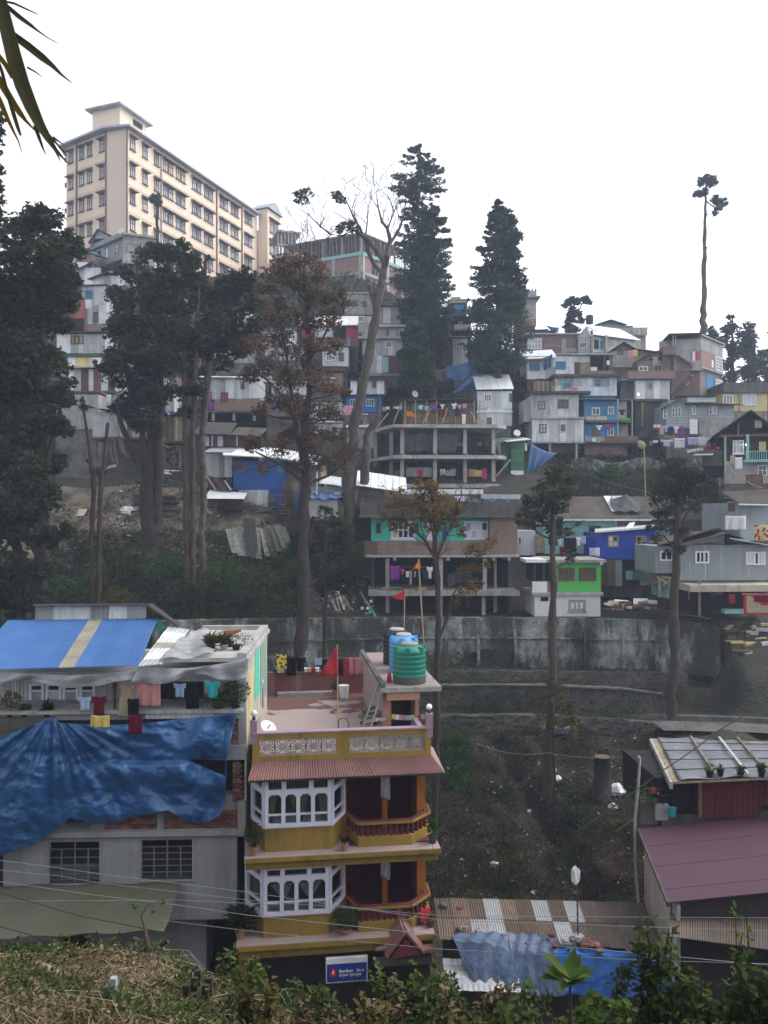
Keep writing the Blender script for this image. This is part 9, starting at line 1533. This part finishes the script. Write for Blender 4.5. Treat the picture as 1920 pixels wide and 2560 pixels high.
# dead branch, stump and fence post
px_tree('dead_tree','gnarled dead little tree with a few yellow leaves before the awning',9.2,[[(352,2440,.05),(362,2400,.045),(366,2370,.04),(362,2320,.012),(352,2290,.009),(370,2262,.005),(400,2256,.003)],[(366,2385,.04),(390,2368,.035),(420,2352,.028)],[(362,2360,.03),(345,2352,.028),(332,2346,.024)],[(350,2395,.03),(336,2385,.028),(326,2380,.022)]],[(330,2262,7),(405,2256,6),(340,2270,5),(382,2280,3)],'leaf_fresh',.05,14,bark='vine_dark',seed=90,limbs=False)
t_ = thing('fence_post','weathered concrete fence post standing in the dry vines','post',P(281,2600,6.6));p = P(274,2448,6.6);MB().box(p - Vector((0,0,1.2)),(npx(15,6.6),0,0),(0,.05,0),(0,0,1.2)).build('shaft','old_plaster',t_);MB().box(p + Vector((-.055,.02,-.3)),(.05,0,0),(0,.04,0),(0,0,.22)).build('bracket','concrete_dark',t_)
t_ = thing('hollow_stump','broken hollow stump in the near bank','stump',P(490,2540,7.6));[MB().bar(P(470+i*13,2570,7.5+.06*(i % 3)),P(466+i*14+6*(i % 2),2462-18*(i % 3),7.5+.1*(i % 3)),.06,.04).build('splinter','bark',t_) for i in range(5)];MB().tube([P(492,2570,7.6),P(494,2475,7.6)],[.15,.13],9).build('core','vine_dark',t_)
p = P(95,2408,8.3);MB().bar(p,P(150,2440,8.0),.07,.03).build('plank','wood_pale',label='grey broken plank sticking out of the dry vines',cat='plank')
# overhead wires
for k,(pts,Y,m_) in enumerate([([(-60,2196),(240,2238),(440,2262),(620,2288),(1100,2338),(2000,2420)],13,'cable_pale'),([(-60,2253),(240,2252),(440,2250),(700,2262)],14,'cable_pale'),([(-60,2144),(110,2165),(260,2186),(600,2228),(1100,2300),(2000,2330)],15,'cable_pale'),([(-60,2300),(80,2338),(170,2366),(330,2400)],12,'cable'),([(-60,2170),(150,2190),(250,2208),(620,2250),(1120,2290),(2000,2295)],16,'cable_pale'),([(-20,2226),(200,2290),(380,2325),(520,2360)],13,'cable'),([(400,2300),(660,2332),(1090,2372),(1600,2400),(2000,2412)],14,'cable_pale'),([(1058,1960),(1090,2170),(1110,2330)],24,'cable')]):
 sp = [];pl = [Vector(P(*q,Y)) for q in pts]
 for i in range(len(pl)-1): sp += [pl[i].lerp(pl[i+1],j/6) for j in range(6)]
 sp.append(pl[-1]);MB().tube(sp,.005 if m_ == 'cable_pale' else .007,5).build('overhead_wire',m_,label=['overhead wire crossing under the barred windows and yellow ledge','level overhead wire before the mossy awning','overhead wire grazing the barred window foot','dark overhead wire dipping into the creeper','overhead wire passing between the two bay windows','dark overhead wire crossing the mossy awning','overhead wire low over the tin shed','dark wire hanging down the yellow house corner'][k],cat='wire')
cord('overhead_wire','thick dark wire rising over the plastic covered roof',[P(1440,2080,26),P(1650,1930,27),P(1790,1830,28),P(1990,1700,29)],.02,'cable',.05,cat='wire');cord('overhead_wire','wire strung from the blue tarpaulin to the slate house',[P(*ZR(130,795),80),P(*ZR(400,955),76),P(*ZR(860,1110),72),P(*ZX(1400,215),62)],.02,'cable_pale',.25,cat='wire');cord('overhead_wire','wire slanting over the terrace walls',[P(1190,1858,46),P(1370,1882,46),P(1640,1880,44)],.018,'cable_pale',.3,cat='wire');cord('overhead_wire','wire from the concrete frame to the green house',[P(*ZF(200,100),82),P(*ZF(900,60),83),P(*ZF(1480,240),84)],.02,'cable',.3,cat='wire');cord('overhead_wire','yellow hose running down from the wooden house',[P(*ZC(1165,590),70),P(*ZC(1290,750),69),P(*ZC(1600,920),67)],.03,'bamboo',.2,cat='hose')
# palm frond hanging in at the top
cloth('palm_green',(.085,.085,.045),(.05,.05,.03),.3);cloth('palm_yellow',(.24,.15,.02),(.14,.09,.02),.35);k_ = 220/936;Yp_ = 3.2;tp = thing('palm_frond','ragged palm frond hanging from above','palm frond',P(-150,-250,Yp_))
def blade(pts,mat,dY=0,vee=.35):
 ctr = [P(x*k_,y*k_,Yp_+dY) for x,y,_ in pts];mb = MB();L,R,C = [],[],[]
 for i,c in enumerate(ctr): d = (ctr[min(i+1,len(ctr)-1)] - ctr[max(i-1,0)]).normalized();s = Vector((d.z,0,-d.x));w_ = npx(pts[i][2]*k_*.5,Yp_);L.append(c - s*w_);R.append(c + s*w_);C.append(c + Vector((0,vee*w_,0)))
 n = len(ctr);mb.add(L + C + R,[(i,i+1,n+i+1,n+i) for i in range(n-1)] + [(n+i,n+i+1,2*n+i+1,2*n+i) for i in range(n-1)]);mb.build('leaflet',mat,tp,smooth=False,solid=.002)
g = 'palm_green';yl = 'palm_yellow'
blade([(-60,-300,90),(10,0,115),(70,300,150),(150,620,165),(235,900,160),(330,1130,140),(420,1320,105),(510,1470,70),(590,1590,38),(700,1715,10),(762,1745,3)],g);blade([(-40,-200,40),(30,150,50),(80,420,50),(120,680,36)],'palm_green',.02);blade([(-30,-60,30),(60,55,44),(200,175,48),(330,270,34),(400,325,18),(500,395,8),(610,458,4)],g,.05);blade([(60,300,50),(150,380,75),(300,490,80),(450,610,76),(560,700,46),(650,790,24),(765,882,4)],g,.03);blade([(-20,0,20),(150,35,22),(280,95,16),(405,152,5)],g,.06);blade([(-60,760,60),(40,930,80),(130,1080,70),(210,1200,60),(280,1290,30),(360,1375,14),(400,1410,5)],yl,.08);blade([(-60,540,26),(20,760,34),(80,1000,38),(140,1200,44),(190,1360,36),(220,1440,22)],g,.04);blade([(-60,950,50),(10,1100,56),(70,1240,44),(140,1390,26),(195,1500,14),(232,1625,4)],yl,.1);blade([(370,1330,44),(410,1450,36),(450,1560,22),(485,1645,4)],g,.02);blade([(500,1430,50),(570,1560,36),(610,1640,22),(640,1712,4)],g,.03);blade([(470,1380,34),(560,1480,24),(640,1570,14),(715,1650,4)],g,.05);blade([(290,715,20),(370,760,14),(445,812,4)],g,.03);blade([(-40,560,50),(60,690,50),(130,830,30)],yl,.07);blade([(560,1460,30),(620,1500,16),(672,1535,4)],g,.02);blade([(-30,-360,30),(-120,-260,40),(-10,0,40)],g,.1)
# ================================================================ haze
m = bpy.data.materials.new('haze_air');m.use_nodes = True;t = m.node_tree;t.nodes.clear()
o = t.nodes.new('ShaderNodeOutputMaterial');v = t.nodes.new('ShaderNodeVolumePrincipled');v.inputs['Color'].default_value = (.64,.75,1.,1);v.inputs['Density'].default_value = .0009;v.inputs['Anisotropy'].default_value = .2
t.links.new(v.outputs[0],o.inputs['Volume']);MT['haze_air'] = m
MB().box((-760,-70,-26),(1520,0,0),(0,780,0),(0,0,98)).build('haze','haze_air',kind='stuff',label='thin pale mountain haze')
